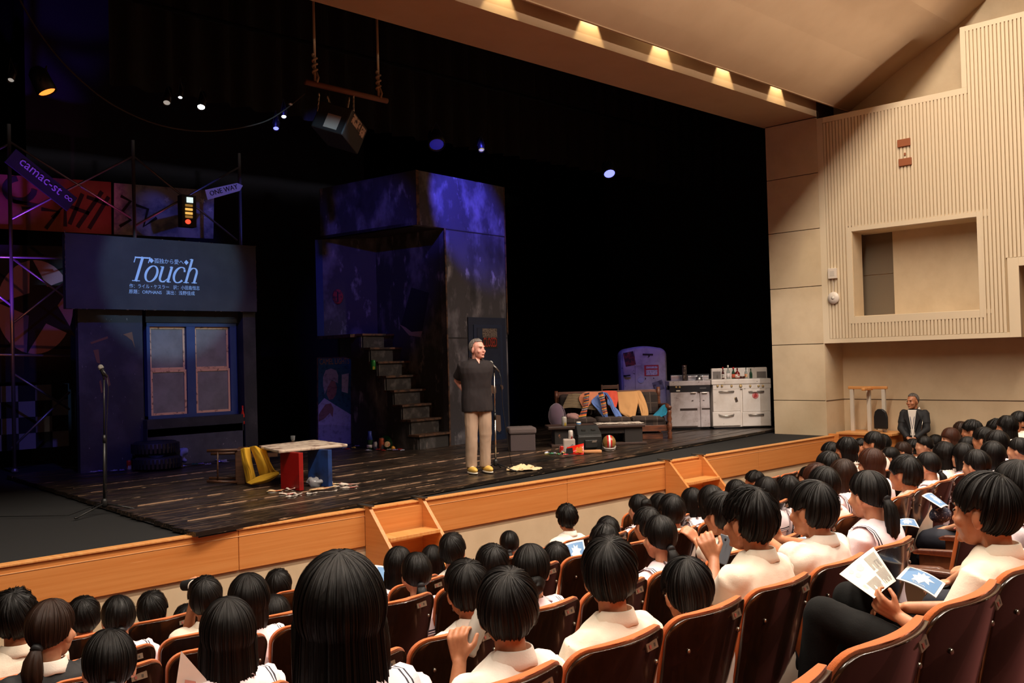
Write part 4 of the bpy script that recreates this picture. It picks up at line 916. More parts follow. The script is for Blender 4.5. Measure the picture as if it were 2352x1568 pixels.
def lt(): # list of (points, widths) per letter, em height 1 (x height .66)
    T = [([(.36, 0), (.36, 1)], .135), ([(0, .965), (.72, .965)], .075), ([(.03, 1), (.03, .76)], .045), ([(.69, 1), (.69, .76)], .045), ([(.18, .02), (.54, .02)], .045)]
    o = [(arc(.30, .33, .26, .325, 0, 360, 32), wv(32, .045, .125, (0, 360)))]
    u = [([(.10, .64), (.10, .20)], .125), (arc(.28, .20, .18, .18, 180, 300, 14), wv(14, .06, .12, (180, 300))), ([(.37, .05), (.52, .20)], .05), ([(.52, .66), (.52, 0)], .125), ([(-.02, .635), (.14, .635)], .045), ([(.42, .635), (.56, .635)], .045), ([(.50, .02), (.66, .02)], .045)]
    c = [(arc(.30, .33, .26, .325, 52, 318, 26), wv(26, .045, .13, (52, 318))), ([(.46, .57), (.50, .46)], .10)]
    h = [([(.10, 0), (.10, 1.02)], .125), ([(-.02, 1.0), (.14, 1.0)], .045), (arc(.30, .42, .20, .22, 160, 10, 14), wv(14, .05, .12, (160, 10))), ([(.50, .46), (.50, 0)], .125), ([(-.02, .02), (.24, .02)], .045), ([(.38, .02), (.64, .02)], .045)]
    return [(T, 0), (o, .68), (u, 1.32), (c, 2.02), (h, 2.62)]
sub = thing
xa = HF.P(293, 645, BY); xb = HF.P(467, 646, BY); top = HF.P(330, 590, BY).z; H_ = top-xa.z; Wd = (xb.x-xa.x); em = 3.36
for segs, ox in lt():
    m = MB()
    for si, (pts, ws) in enumerate(segs):
        f = lambda p: (xa.x+((p[0]+ox)/em+.105*(p[1]))*Wd*.93, xa.z+p[1]*H_); sw = H_*.80
        stroke(m, [f(p) for p in pts], ws*sw if isinstance(ws, (int, float)) else [q*sw for q in ws], BY-.006-.0012*si)
    m.build('projected_letter', letm, bd, fix=True)
def word(txt, u0, v0, u1, size_px, mt=letm, par=bd, name='projected_caption', shear=.0):
    a = HF.P(u0, v0, BY); b = HF.P(u1, v0, BY); sz = HF.P(u0, v0-size_px, BY).z-a.z
    m = text_mb(txt, 1, align='LEFT'); xs = [v[0] for v in m.v]; zz = [v[2] for v in m.v]; z0_ = min(zz); hz = max(zz)-z0_; w0 = max(xs)-min(xs); q = MB(); q.add([(a.x+(v[0]-min(xs))/w0*(b.x-a.x), BY-.004+v[1]*.3, a.z+(v[2]-z0_)/hz*sz) for v in m.v], m.f); return tag(q.build(name, mt, par), kind='stuff')
word('◆孤独から愛へ◆', 342, 604, 433, 12); word('作：ライル・ケスラー　訳：小田島恒志', 297, 661, 458, 10); word('原題：ORPHANS　演出：浅野佳成', 296, 674, 447, 10)  # captions likewise: projected light put into the letter colour
# peeled patches on the wall panel
peel = mat('peeled_wood', rgb(120, 86, 62), .85)
for pts in (((207, 786), (247, 772), (248, 777), (210, 790)), ((282, 768), (303, 762), (310, 800), (303, 782), (290, 772)), ((214, 804), (226, 802), (230, 835), (222, 832)), ((228, 876), (232, 872), (236, 900), (232, 903)), ((240, 862), (248, 860), (254, 884), (248, 888))):
    pr_ = [HF.P(u, v, 0) for u, v in pts]; m = MB(); m.prism([(p.x, p.z) for p in pr_], -.004, .001); m.build('peeled_patch', peel, house)
# ---------------------------------------------------------------- scaffolding, street banner, signs behind the house
steel_b = mat('scaffold_tube', (.30, .28, .30, 1), .35, .7)
SY = 15.25
SFm = Frame((0, SY, 0), 0.)
sc = thing('scaffold', 'tall tube scaffolding lit violet and red behind the title board', 'scaffold', (0, SY, 0))
def sP(u, v, y=0.): return SFm.P(u, v, y)
def tubepx(name, a, b, r, y=0., mt=steel_b, par=sc):
    p0 = sP(*a, y); p1 = sP(*b, y); m = MB(); m.cyl(p0, p1, r, r, 10); return m.build(name, mt, par, True)
g = sP(25, 1076).x
for u, v, u2 in ((20, 285, 27), (305, 322, 303), (549, 352, 548)):
    p0 = sP(u, v); m = MB(); m.cyl((p0.x, 0, p0.z), (p0.x, 0, 1.0), .028, .028, 12); o = m.build('upright', steel_b, sc, True); m = MB(); m.lathe([(.05, 1.0), (.05, 1.02), (.03, 1.05)], 12, Matrix.Translation((p0.x, 0, 0))); m.build('foot', steel_b, o)
for a, b in (((22, 325), (300, 500)), ((302, 360), (22, 505)), ((306, 358), (545, 552)), ((547, 385), (308, 520)), ((22, 330), (-60, 370)), ((24, 590), (160, 690)), ((26, 855), (160, 940)), ((160, 900), (26, 1030)), ((24, 700), (-40, 650)), ((160, 640), (26, 745))): tubepx('brace', a, b, .017)
for v in (590, 815): tubepx('rail', (-60, v-2), (160, v+3), .02)
cat = thing('street_board', 'long dark sloping board lettered camac-st on the scaffold', 'sign', (0, SY-.08, 0)); f2 = Frame((0, SY-.08, 0), 0.)
a = f2.P(28, 352); b = f2.P(170, 465); d = (b-a); ang = math.atan2(d.z, d.x); m = MB(); MT = Matrix.Translation(a)@Matrix.Rotation(-ang, 4, 'Y'); m.box(0, d.length, 0, .03, -.17, .09, MT); m.build('board', mat('dark_sign', (.02, .018, .03, 1), .6), cat)
m = text_mb('camac-st', .20, None, MT@Matrix.Translation((.14, -.004, -.06)), align='LEFT'); m.build('lettering', mat('violet_letter', (.6, .45, .8, 1), .6), cat)
m = text_mb('∞', .15, None, MT@Matrix.Translation((d.length-.17, -.004, -.05)), align='LEFT'); m.build('emblem', mat('violet_letter', (0, 0, 0, 1)), cat)
BN = 16.1; bf = Frame((0, BN, 0), 0.)
ban = thing('graffiti_banner', 'painted street banner with rust red and blue white graffiti behind the scaffold', 'banner', (0, BN, 0))
def bpoly(name, pts, mt, y=0., th=.012, par=ban, fr=bf):
    q = [fr.P(u, v, y) for u, v in pts]; m = MB(); m.prism([(p.x, p.z) for p in q], y, y+th); return m.build(name, mt, par)
bpoly('red_cloth', [(-60, 396), (255, 418), (256, 538), (-60, 522)], mat('rust_cloth', (.20, .045, .028, 1), .85, noise_=[((.26, .10, .05, 1), (2, 2, 2), .4, .7)]))
bpoly('blue_cloth', [(262, 420), (492, 438), (490, 548), (262, 538)], mat('pale_cloth', (.42, .42, .5, 1), .85, noise_=[((.16, .17, .26, 1), (3.2, 1.4, 3.2), .45, .62)]))
gk = mat('graffiti_black', (.015, .012, .014, 1), .85); gw = mat('graffiti_white', (.7, .7, .75, 1), .85)
def gst(pts, w_, mt, name='painted_stroke'):
    m = MB(); q = [bf.P(u, v, -.006) for u, v in pts]; stroke(m, [(p.x, p.z) for p in q], w_, -.006); m.build(name, mt, ban)
gst([(45+34*math.cos(t*.35), 435+26*math.sin(t*.35)) for t in range(14)], .09, gk)
for p in ([(30, 462), (85, 472), (50, 478)], [(95, 480), (135, 486), (105, 525)], [(120, 500), (150, 470), (150, 520)], [(160, 515), (190, 445)], [(178, 522), (235, 440)], [(200, 452), (250, 470)], [(150, 470), (205, 490)], [(205, 525), (250, 452)]): gst(p, .06, gk)
gst([(278, 450), (300, 462), (282, 485), (300, 505), (275, 520)], .05, gk); gst([(310, 470), (340, 480), (330, 520), (360, 500)], .05, gk)
for u, v in ((383, 458), (465, 462), (482, 482), (466, 498)):
    q = bf.P(u, v, -.006); m = MB(); m.prism([(q.x+(.06 if k % 2 else .026)*math.sin(k*PI/5), q.z+(.06 if k % 2 else .026)*math.cos(k*PI/5)) for k in range(10)], -.008, -.004); m.build('painted_star', gw, ban)
st_ = thing('star_panel', 'dark panel painted with a big star and pale disc behind the left scaffold', 'panel', (0, 15.9, 0)); pf = Frame((0, 15.9, 0), 0.)
bpoly('board', [(-60, 560), (162, 566), (162, 880), (-60, 880)], mat('panel_black', (.012, .011, .016, 1), .8), 0, .02, st_, pf)
q = [pf.P(80+88*math.cos(t*PI/18), 705+108*math.sin(t*PI/18), -.01) for t in range(36)]; m = MB(); m.prism([(p.x, p.z) for p in q], -.008, -.002); m.build('painted_disc', mat('disc_pink', (.34, .20, .30, 1), .8), st_)
q = [pf.P(96+(100 if k % 2 else 36)*math.sin(k*PI/5+.35), 700-(120 if k % 2 else 44)*math.cos(k*PI/5+.35), -.012) for k in range(10)]; m = MB(); m.prism([(p.x, p.z) for p in q], -.014, -.009); m.build('painted_star', mat('panel_black', (0, 0, 0, 1)), st_)
ck = thing('checker_panel', 'black and white chequered panel at the foot of the left scaffold', 'panel', (0, 15.9, 0))
ca = pf.P(-40, 888, 0); cb = pf.P(158, 1020, 0); n = 6; sx = (cb.x-ca.x)/5; 
for i in range(5):
    for j in range(4):
        x = ca.x+i*sx; z = ca.z-(j+1)*sx
        if z < 1.0: continue
        m = MB(); m.box(x+.002, x+sx-.002, -.01, .01, z+.002, z+sx-.002); m.build('square', mat('checker_white', (.22, .21, .21, 1), .8) if (i+j) % 2 else mat('checker_black', (.006, .006, .006, 1), .8), ck)
# one way sign and lit signal
t = thing('one_way_sign', 'white arrow shaped sign reading ONE WAY at the top of the right upright', 'sign', (0, SY-.1, 0)); f3 = Frame((0, SY-.1, 0), 0.)
q = [f3.P(u, v) for u, v in ((471, 436), (545, 420), (558, 426), (551, 438), (477, 459))]; m = MB(); m.prism([(p.x, p.z) for p in q], 0, .02); m.build('arrow_board', mat('sign_white', (.62, .60, .64, 1), .6), t)
a = f3.P(483, 452); d = f3.P(543, 436)-a; m = text_mb('ONE WAY', .118, None, Matrix.Translation(a+Vector((0, 0, .015)))@Matrix.Rotation(-math.atan2(d.z, d.x), 4, 'Y')@Matrix.Translation((0, -.004, 0)), align='LEFT'); m.build('lettering', gk, t)
t = thing('traffic_signal', 'glowing walk signal with a white, an amber and a red lamp before the banner', 'signal', (0, SY-.2, 0)); f4 = Frame((0, SY-.2, 0), 0.)
def em(n, c, e): return mat(n, c, .5, emit=(c, e))
def fbox(name, u0, v0, u1, v1, mt, par, fr, y0, y1, bev=.004): return pbox(name, u0, v0, u1, v1, y0, y1, mt, par, fr, bev)
fbox('housing', 417, 446, 452, 522, mat('signal_black', (.015, .013, .010, 1), .6), t, f4, 0, .15)
o = fbox('white_lamp', 429, 452, 444, 466, em('lamp_white', (.75, .92, .9, 1), 1.0), t, f4, -.015, 0)
for i, v in enumerate((468, 477, 486, 494)): fbox('amber_lamp', 426, v, 443, v+7, em('lamp_amber%d' % (i == 1 or i == 2), (1, .55, .12, 1), .9 if i in (1, 2) else .22), t, f4, -.015, 0)
q = f4.P(432, 509, 0); m = MB(); m.ell(q, (.05, .02, .04), 16, 8); m.build('red_lamp', em('lamp_red', (1, .07, .03, 1), 1.6), t, True)
# ---------------------------------------------------------------- stair tower
P0 = onz(1033, 1024, FZ); TA = math.radians(7.); TF = Frame((P0[0], P0[1], 0), TA)
tower = fthing('stair_tower', 'tall grimy set tower with an outside stair and an overhanging upper box', 'stage set', TF)
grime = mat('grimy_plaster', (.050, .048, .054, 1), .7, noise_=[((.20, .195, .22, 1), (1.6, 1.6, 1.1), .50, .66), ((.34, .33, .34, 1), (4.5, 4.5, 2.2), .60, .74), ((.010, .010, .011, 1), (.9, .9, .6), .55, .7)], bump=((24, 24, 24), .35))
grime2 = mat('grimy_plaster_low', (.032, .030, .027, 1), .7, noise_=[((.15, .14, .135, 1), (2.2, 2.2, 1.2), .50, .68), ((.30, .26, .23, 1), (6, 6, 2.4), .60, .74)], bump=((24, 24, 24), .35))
woodr = mat('worn_rust_wood', rgb(96, 66, 44), .7, noise_=[(rgb(40, 28, 20), (9, 9, 9), .45, .6)])
ZT, ZB = 5.56, 4.67
m = MB(); m.box(0, 1.62, 0, .12, FZ, ZB); m.build('front_wall', grime, tower, bevel=.004)
m = MB(); m.box(-.66, 1.62, -.01, .12, ZB, ZT); m.build('upper_front', grime, tower, bevel=.004)
m = MB(); m.box(-.66, -.56, .12, 2.35, ZB, ZT); m.build('upper_side', grime, tower, bevel=.004)
m = MB(); m.box(-.66, 1.62, .12, 2.35, ZB-.0, ZB+.05); m.build('overhang_floor', mat('soffit', (.014, .012, .008, 1), .9), tower)
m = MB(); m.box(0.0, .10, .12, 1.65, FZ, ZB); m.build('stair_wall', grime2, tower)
m = MB(); m.box(1.52, 1.62, .12, 2.0, FZ, ZT); m.build('far_wall', soot2, tower)
m = MB(); m.box(-.012, .02, -.014, .0, FZ, ZB); m.build('corner_strip', woodr, tower)
m = MB(); m.box(1.60, 1.63, -.014, .0, 2.9, ZT); m.build('corner_strip', woodr, tower)
m = MB(); m.box(-.665, -.60, -.016, -.008, ZB, ZT); m.build('corner_strip', woodr, tower)
for z_ in (ZB-.012, 2.83): m = MB(); m.box(.005, 1.6, -.008, 0, z_, z_+.018); m.build('panel_joint', soot2, tower)
# camera side panel over the landing and the landing itself
cr = Vector((math.cos(YAW), -math.sin(YAW), 0)); crl = Vector((cr.dot(Vector(TF.X)), cr.dot(Vector(TF.Y)), 0)); A0 = Vector((0, 1.65, 0))
def along(u, v=800):   # point on the line through A0 parallel to the picture, at photo column u
    lo, hi = -3., 1.
    for _ in range(40):
        t = (lo+hi)/2; p = TF.W(*(A0+crl*t)[:2], 2.9); q = RM@(np.array(p)-CZ); uu = F*q[0]/q[2]+1176
        if uu < u: lo = t
        else: hi = t
    return A0+crl*lo
def wallbetween(name, a, b, z0, z1, mt, th=.06):
    d = (b-a).normalized(); n = Vector((d.y, -d.x, 0)); q = [a, b, b-n*th if n.y < 0 else b+n*th, a-n*th if n.y < 0 else a+n*th]; m = MB(); m.add([(p.x, p.y, z) for z in (z0, z1) for p in q], [(0, 1, 2, 3), (4, 5, 6, 7)]+[(i, (i+1) % 4, 4+(i+1) % 4, 4+i) for i in range(4)]); return m.build(name, mt, tower)
wallbetween('landing_panel', A0, along(745), 2.96, ZB, grime)
wallbetween('landing_edge_panel', along(745), along(729), 2.96, ZB, blue_p)
la = along(728); m = MB(); q = [A0, la, la-Vector((0, .10, 0))+Vector((0.02, -.05, 0)), Vector((-.86, 1.42, 0)), Vector((0, 1.40, 0))]
m.add([(p.x, p.y, z) for z in (2.90, 2.955) for p in q], [(4, 3, 2, 1, 0), (5, 6, 7, 8, 9)]+[(i, (i+1) % 5, 5+(i+1) % 5, 5+i) for i in range(5)]); m.build('landing', woodr, tower)
# stair: eight treads against the wall
NS = 8; rise = (2.955-FZ)/NS; run = 1.44/NS
dark_w = mat('black_riser', (.026, .022, .018, 1), .7, noise_=[((.09, .08, .07, 1), (7, 7, 7), .5, .7)])
for i in range(NS):
    z = FZ+rise*(i+1); y = .0+run*i
    m = MB(); m.box(-.70, -.005, y+.015, y+.04, z-rise, z-.035); m.build('riser', dark_w if i else grime2, tower)
    m = MB(); m.box(-.755, -.003, y-.03, y+run+.03, z-.035, z); m.build('tread', woodr, tower, bevel=.004)
pr_ = [(0.04, FZ), (0.04, FZ+rise-.036)]
for i in range(1, NS): pr_ += [(run*i+.04, FZ+rise*i-.036), (run*i+.04, FZ+rise*(i+1)-.036)]
pr_ += [(1.56, 2.9), (1.56, FZ)]
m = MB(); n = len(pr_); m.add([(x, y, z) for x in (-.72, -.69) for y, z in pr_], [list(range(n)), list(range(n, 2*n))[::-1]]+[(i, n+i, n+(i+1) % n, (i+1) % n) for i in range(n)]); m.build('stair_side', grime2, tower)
# door at the right end of the front wall
def tbox(name, u0, v0, u1, v1, mt, par, y0, y1, bev=.003): a = TF.P(u0, v0, y0); b = TF.P(u1, v1, y0); m = MB(); m.box(min(a.x, b.x), max(a.x, b.x), y0, y1, max(min(a.z, b.z), FZ), max(a.z, b.z)); return m.build(name, mt, par, bevel=bev)
door_b = mat('door_navy', (.006, .014, .040, 1), .6, noise_=[((.012, .022, .05, 1), (3, 3, 3), .45, .7)])
tbox('door_casing', 1075, 728, 1169, 1019, door_b, tower, -.02, .0); dr = tbox('door', 1088, 745, 1160, 1012, mat('door_blue', (.008, .020, .058, 1), .55), tower, -.034, -.02)
tbox('door_panel', 1096, 885, 1152, 995, door_b, dr, -.042, -.034); tbox('door_panel', 1096, 752, 1152, 868, door_b, dr, -.042, -.034)
o = tbox('paper_notice', 1108, 754, 1142, 775, mat('old_paper', rgb(120, 108, 96), .8, noise_=[(rgb(40, 34, 30), (40, 40, 40), .5, .6)]), dr, -.046, -.042)
o = tbox('closed_sign', 1110, 775, 1143, 799, mat('sign_black', (.014, .010, .008, 1), .6), dr, -.050, -.042)
a = TF.P(1126, 796, -.052); m = text_mb('CLOSED', 1.); w_ = max(v[0] for v in m.v)-min(v[0] for v in m.v); k = (TF.P(1142, 790, -.05).x-TF.P(1111, 790, -.05).x)/w_; q = MB(); q.add([(a.x+v[0]*k, -.053+v[1]*.2, a.z+v[2]*.23) for v in m.v], m.f); q.build('lettering', mat('sign_red', rgb(176, 44, 22), .6), o)
for i, (u0, v0, u1, v1) in enumerate(((1124, 884, 1140, 905), (1149, 883, 1156, 896), (1138, 952, 1151, 992))):
    a = TF.P(u0, v0, -.044); b = TF.P(u1, v1, -.044); m = MB(); m.prism([(a.x, a.z), (b.x-.01, a.z-.02), (b.x, b.z+.03), (b.x-.05, b.z), (a.x+.02, b.z+.04)], -.047, -.043); m.build('paper_scrap', mat('old_paper2', rgb(128, 104, 88), .8), dr)
# red disc on the landing panel, torn patches on the stair wall
a = along(776); lf = Frame(TF.W(a.x, a.y, 0), -YAW); c = lf.P(776, 681, -.01); t = fthing('red_disc', 'worn red round sign on the wall above the stair landing', 'sign', lf); m = MB(); m.ell((c.x, -.012, c.z), (.095, .006, .135), 24, 8); m.build('disc', mat('worn_red', rgb(150, 34, 26), .6, noise_=[(rgb(60, 24, 22), (20, 20, 20), .5, .65)]), t, True)
m = MB(); m.box(c.x-.01, c.x+.012, -.022, -.016, c.z-.09, c.z+.09); m.build('bar', soot2, t); t.location.z = 0
m = MB(); pl = [TF.PX(u, v, -.004) for u, v in ((945, 660), (985, 672), (968, 768), (948, 772), (920, 750))]; m.add([(x, p.y, p.z) for x in (-.006, 0) for p in pl], [(0, 1, 2, 3, 4), (9, 8, 7, 6, 5)]+[(i, (i+1) % 5, 5+(i+1) % 5, 5+i) for i in range(5)]); m.build('torn_patch', mat('tear_dark', (.008, .008, .008, 1), .8), tower)
m = MB(); pl = [TF.PX(u, v, -.008) for u, v in ((918, 745), (932, 752), (945, 762), (970, 760), (966, 774), (940, 770))]; m.add([(x, p.y, p.z) for x in (-.010, -.006) for p in pl], [tuple(range(6)), tuple(range(6, 12))[::-1]]+[(i, (i+1) % 6, 6+(i+1) % 6, 6+i) for i in range(6)]); m.build('torn_edge', mat('tear_pale', rgb(150, 122, 100), .9), tower)
# poster board facing the camera under the landing
pa = along(808); pf2 = Frame(TF.W(pa.x, pa.y, 0), -YAW); pos = fthing('poster', 'worn advertising poster of a grey haired figure in a pale shirt under the landing', 'poster', pf2)
def ppoly(name, pts, mt, o, par=pos, fr=pf2, th=.003): q = [fr.P(u, v, -o) for u, v in pts]; m = MB(); m.prism([(p.x, p.z) for p in q], -o, -o+th); return m.build(name, mt, par)
scuff = lambda n, c, k=.5: mat(n, c, .8, noise_=[(tuple(x*k for x in c[:3])+(1,), (14, 14, 14), .5, .68)])
ppoly('board', [(728, 821), (809, 819), (809, 1026), (728, 1030)], woodr, .0, th=.02)
ppoly('teal_ground', [(731, 823), (806, 822), (806, 975), (731, 975)], scuff('poster_teal', (.025, .13, .14, 1)), .004)
ppoly('pale_shirt', [(731, 930), (745, 914), (758, 922), (770, 930), (795, 945), (806, 952), (806, 1024), (731, 1026)], scuff('poster_shirt', (.55, .56, .66, 1), .7), .008)
ppoly('wall_strip', [(731, 975), (806, 978), (806, 1024), (731, 1026)], scuff('poster_grey', (.42, .44, .54, 1), .6), .010)
ppoly('figure_hair', [(742, 865), (748, 850), (760, 846), (772, 850), (777, 862), (776, 880), (762, 872), (752, 890), (746, 905), (742, 885)], scuff('poster_hair', (.42, .36, .36, 1), .5), .012)
ppoly('figure_face', [(752, 890), (758, 873), (770, 876), (774, 890), (772, 905), (765, 916), (756, 918), (750, 905)], scuff('poster_face', (.34, .16, .13, 1), .5), .011)
ppoly('figure_hand', [(736, 945), (748, 928), (760, 926), (766, 938), (764, 958), (758, 948), (744, 962), (732, 968), (732, 952)], scuff('poster_hand', (.33, .17, .14, 1), .6), .013)
ppoly('pack', [(785, 860), (801, 857), (799, 903), (785, 899)], scuff('poster_pack', (.7, .62, .5, 1), .7), .012)
a = pf2.P(768, 836, -.014); m = text_mb('CAMEL LIGHTS', 1); w_ = max(v[0] for v in m.v)-min(v[0] for v in m.v); k = (pf2.P(804, 830, 0).x-pf2.P(736, 830, 0).x)/w_; q = MB(); q.add([(a.x+v[0]*k, -.012+v[1]*.2, a.z+v[2]*.145) for v in m.v], m.f); q.build('lettering', mat('poster_gold', rgb(190, 136, 52), .7), pos)
# ---------------------------------------------------------------- the two standing men
def adult(label, loc, rz, H, yaw, pitch, arms, skm, top_m, low_m, hairk, fat, long, hem, seed, name_top):
    P = Pose(False, yaw, pitch, 0, 0, arms, H); body = body_mesh(P, .0075, skm); root = link('person', body, None, loc); root.rotation_euler = (0, 0, rz); tag(root, label, 'person')
    st_ = shirt_mesh(P, top_m, .010, seed, fat, .80 if not long else .66, hem, .010, long); link(name_top, st_, root)
    link('trousers', trouser_mesh(P, low_m, .010, seed, 1.08), root)
    h = link('hair', hair_mesh('grey', seed, True, HM[hairk]), root); h.matrix_local = P.H; face_parts(root, P.H, skm, HM['grey2']); return root, P
mf = facing(1100, 1086, FZ)
poloarms = [((-.07, -.15, .98), (-.6, -.9, .1), (.9, .1, -.3), (0, .4, .9), .5), ((.07, -.15, .96), (.6, -.9, .1), (-.9, .1, -.3), (0, .4, .9), .5)]
khaki = mat('khaki_trousers', rgb(166, 142, 120), .8, bump=fab); polo = mat('dark_brown_polo', rgb(27, 19, 21), .85, bump=fab)
man, MP = adult('grey-haired man in a dark polo and khaki trousers standing at the microphone, hands behind him', tuple(mf.o), mf.a+math.radians(203), 1.72, math.radians(-24), .02, poloarms, skin3, polo, khaki, 'grey', 1.18, False, -.09, 3, 'polo_shirt')
link('collar', collar_mesh(MP, polo, .034, .092), man)
m = MB(); m.prism([(-.034, .02), (.034, .02), (0, -.075)], 0, .01, Matrix.Translation((0, .068, MP.b+.565))@rotm('X', 32)); m.build('open_neck', skin3, man)
shoe_m = mat('tan_yellow_shoe', rgb(212, 170, 82), .55); sole_m = mat('white_rubber', rgb(226, 220, 204), .6)
for i, q in enumerate((-1, 1)):
    f = MP.an[i]; m = MB(); m.ell((f.x+q*.008, f.y+.065, .050), (.049, .135, .044), 18, 10); m.ell((f.x, f.y-.02, .07), (.044, .06, .05), 14, 8); s_ = m.build('shoe', shoe_m, man, True); s2 = MB(); s2.ell((f.x+q*.008, f.y+.062, .018), (.052, .140, .019), 18, 6); s2.build('sole', sole_m, s_, True)
    s2 = MB(); s2.ell((f.x+q*.006, f.y+.045, .082), (.026, .05, .018), 12, 6); s2.build('laces', sole_m, s_, True)
p = onx(2100, 897, 15.93); HS = 1.80
clasp = [((-.055, .21, HS-.86+.10), (-.9, -.3, -.3), (.85, .35, -.4), (0, -.5, -.8), .8), ((.055, .23, HS-.86+.10), (.9, -.3, -.3), (-.85, .35, -.4), (0, -.5, -.8), .8)]
sm_, SPs = adult('man in a dark suit with a lanyard and clasped hands standing at the side wall', (15.93, p[1]+.01, p[2]-HS-.005), math.radians(98), HS, math.radians(22), -.02, clasp, skin2, suit_m, suit_m, 'grey2', 1.1, True, -.12, 5, 'jacket')
b = SPs.b; fy = .128; m = MB(); m.prism([(-.070, b+.555), (.070, b+.555), (.045, b+.30), (.012, b+.10), (-.012, b+.10), (-.045, b+.30)], fy-.02, fy+.014); m.build('shirt_front', shirt_m, sm_, bevel=.006)
link('collar', collar_mesh(SPs, shirt_m, .036, .086), sm_)
m = MB(); m.tube([(-.05, fy-.02, b+.56), (-.03, fy+.018, b+.42), (0, fy+.018, b+.24), (.03, fy+.018, b+.42), (.05, fy-.02, b+.56)], .005, 6); lan = m.build('lanyard', mat('lanyard_blue', (.02, .03, .12, 1), .6), sm_)
m = MB(); m.box(-.035, .035, fy+.012, fy+.018, b+.14, b+.24); m.build('name_badge', shirt_m, lan)
for q in (-1, 1): m = MB(); m.prism([(q*.07, b+.55), (q*.125, b+.42), (q*.10, b+.38), (q*.012, b+.12), (q*.03, b+.30)], fy+.004, fy+.018); m.build('lapel', suit_m, sm_)
m = MB(); m.cyl((-.155, .11, b+.40), (-.14, .155, b+.22), .007, .006, 8); m.build('pen', steel_m, sm_, True)
# ---------------------------------------------------------------- microphones
mic_black = mat('mic_black', (.012, .012, .012, 1), .4); chrome = mat('satin_chrome', (.62, .58, .52, 1), .22, 1.); grille = mat('mic_grille', (.55, .54, .50, 1), .4, .8, bump=((900, 900, 900), .6))
def mic_stand(label, gu, gv, z, top, head, tail, joint, pm, legs_r=.34, turn=0):
    f = facing(gu, gv, z); t = fthing('microphone_stand', label, 'microphone', f); o = f.o[2]
    T = f.P(*top); m = MB(); m.cyl((0, 0, z-o+.10), (T.x*.5, 0, (T.z-o)*.0+ (T.z)*.55), .0115, .0115, 12); 
    t.location.z = z
    def L_(p): return Vector((p.x, p.y, p.z))
    m = MB(); tz = T.z; m.cyl((0, 0, .10), (T.x*.55, 0, tz*.55), .013, .013, 12); m.build('lower_tube', pm, t, True)
    m = MB(); m.cyl((T.x*.55, 0, tz*.55), (T.x, 0, tz), .0085, .0085, 12); m.build('upper_tube', pm, t, True)
    m = MB(); m.cyl((T.x*.55, 0, tz*.55-.03), (T.x*.55, 0, tz*.55+.05), .017, .015, 12); m.build('clutch', mic_black, t, True)
    m = MB(); m.lathe([(.018, .06), (.03, .08), (.03, .13), (.015, .15)], 14); m.build('hub', mic_black, t, True)
    for k in range(3):
        a = math.radians(turn+120*k); m = MB(); e = Vector((math.cos(a)*legs_r, math.sin(a)*legs_r, .014)); m.cyl((0, 0, .10), e, .009, .008, 8); lg = m.build('leg', mic_black if pm is mic_black or k else chrome, t, True)
        m = MB(); m.cap(e, e*1.08+Vector((0, 0, -.002)), .013, .011, 8); m.build('rubber_foot', mic_black, lg, True)
    hp = f.P(*head); tp = f.P(*tail); j = f.P(*joint)
    m = MB(); m.cyl((T.x, 0, tz), j, .009, .009, 10); m.cyl(j+(hp-j).normalized()*-.02, j+(hp-j).normalized()*.05, .017, .017, 12); m.build('clip', mic_black, t, True)
    d = (hp-tp); m = MB(); m.cyl(tp, hp-d*.12, .011, .018, 14); mb_ = m.build('microphone_body', mic_black if pm is mic_black else mat('mic_grey', (.12, .11, .10, 1), .35, .6), t, True)
    m = MB(); m.ell(hp, (.027, .027, .028), 16, 10); m.cyl(hp-d.normalized()*.012, hp-d.normalized()*.02, .029, .026, 14); m.build('grille', grille, mb_, True)
    return t, f, tp
t, f, tp = mic_stand('chrome microphone on a straight stand in front of the speaker', 1139, 1081, FZ, (1135, 856), (1127, 833), (1147, 854), (1137, 845), chrome, .32, 200)
m = MB(); g = [tp, tp+Vector((.02, 0, -.08)), tp+Vector((.03, .02, -.45)), Vector((.16, .1, .35)), Vector((.20, .3, .02)), Vector((.5, .9, .008)), Vector((1.4, 1.8, .008))]; m.tube(g, .004, 6); m.build('cable', mic_black, t, True)
t, f, tp = mic_stand('dark microphone on a stand at the left corner of the stage', 240, 1178, 1.0, (239, 872), (231, 843), (246, 866), (237, 858), mic_black, .36, 250)
m = MB(); m.tube([tp, tp+Vector((.01, 0, -.12)), Vector((.03, .02, .9)), Vector((.02, .01, .12)), Vector((-.3, -.15, .008)), Vector((-1.0, -.1, .008)), Vector((-1.6, .1, .008))], .004, 6); m.build('cable', mic_black, t, True)
# ---------------------------------------------------------------- table, overturned chair, coat
WT = mat('scuffed_white_top', rgb(206, 188, 170), .6, noise_=[(rgb(96, 52, 40), (9, 9, 9), .50, .66)])
red_p = mat('red_paint', rgb(150, 16, 14), .45, noise_=[(rgb(60, 8, 8), (5, 5, 5), .5, .8)]); blu_p = mat('blue_paint', rgb(26, 60, 122), .5, noise_=[(rgb(14, 24, 48), (5, 5, 5), .45, .7)])
tf_ = Frame(onz(663, 1124, FZ), -YAW+math.radians(32)); t = fthing('bench_table', 'low table with a scuffed white top on one red and one blue board leg', 'table', tf_)
def TZ(u, v, ly=0.): p = tf_.P(u, v, ly); return p
c4 = [Vector(onz(u, v, FZ+.46))-Vector(tf_.o) for u, v in ((594, 1023), (724, 1009), (799, 1019), (640, 1034))]
c4 = [Vector((p.dot(Vector(tf_.X)), p.dot(Vector(tf_.Y)), .46)) for p in c4]
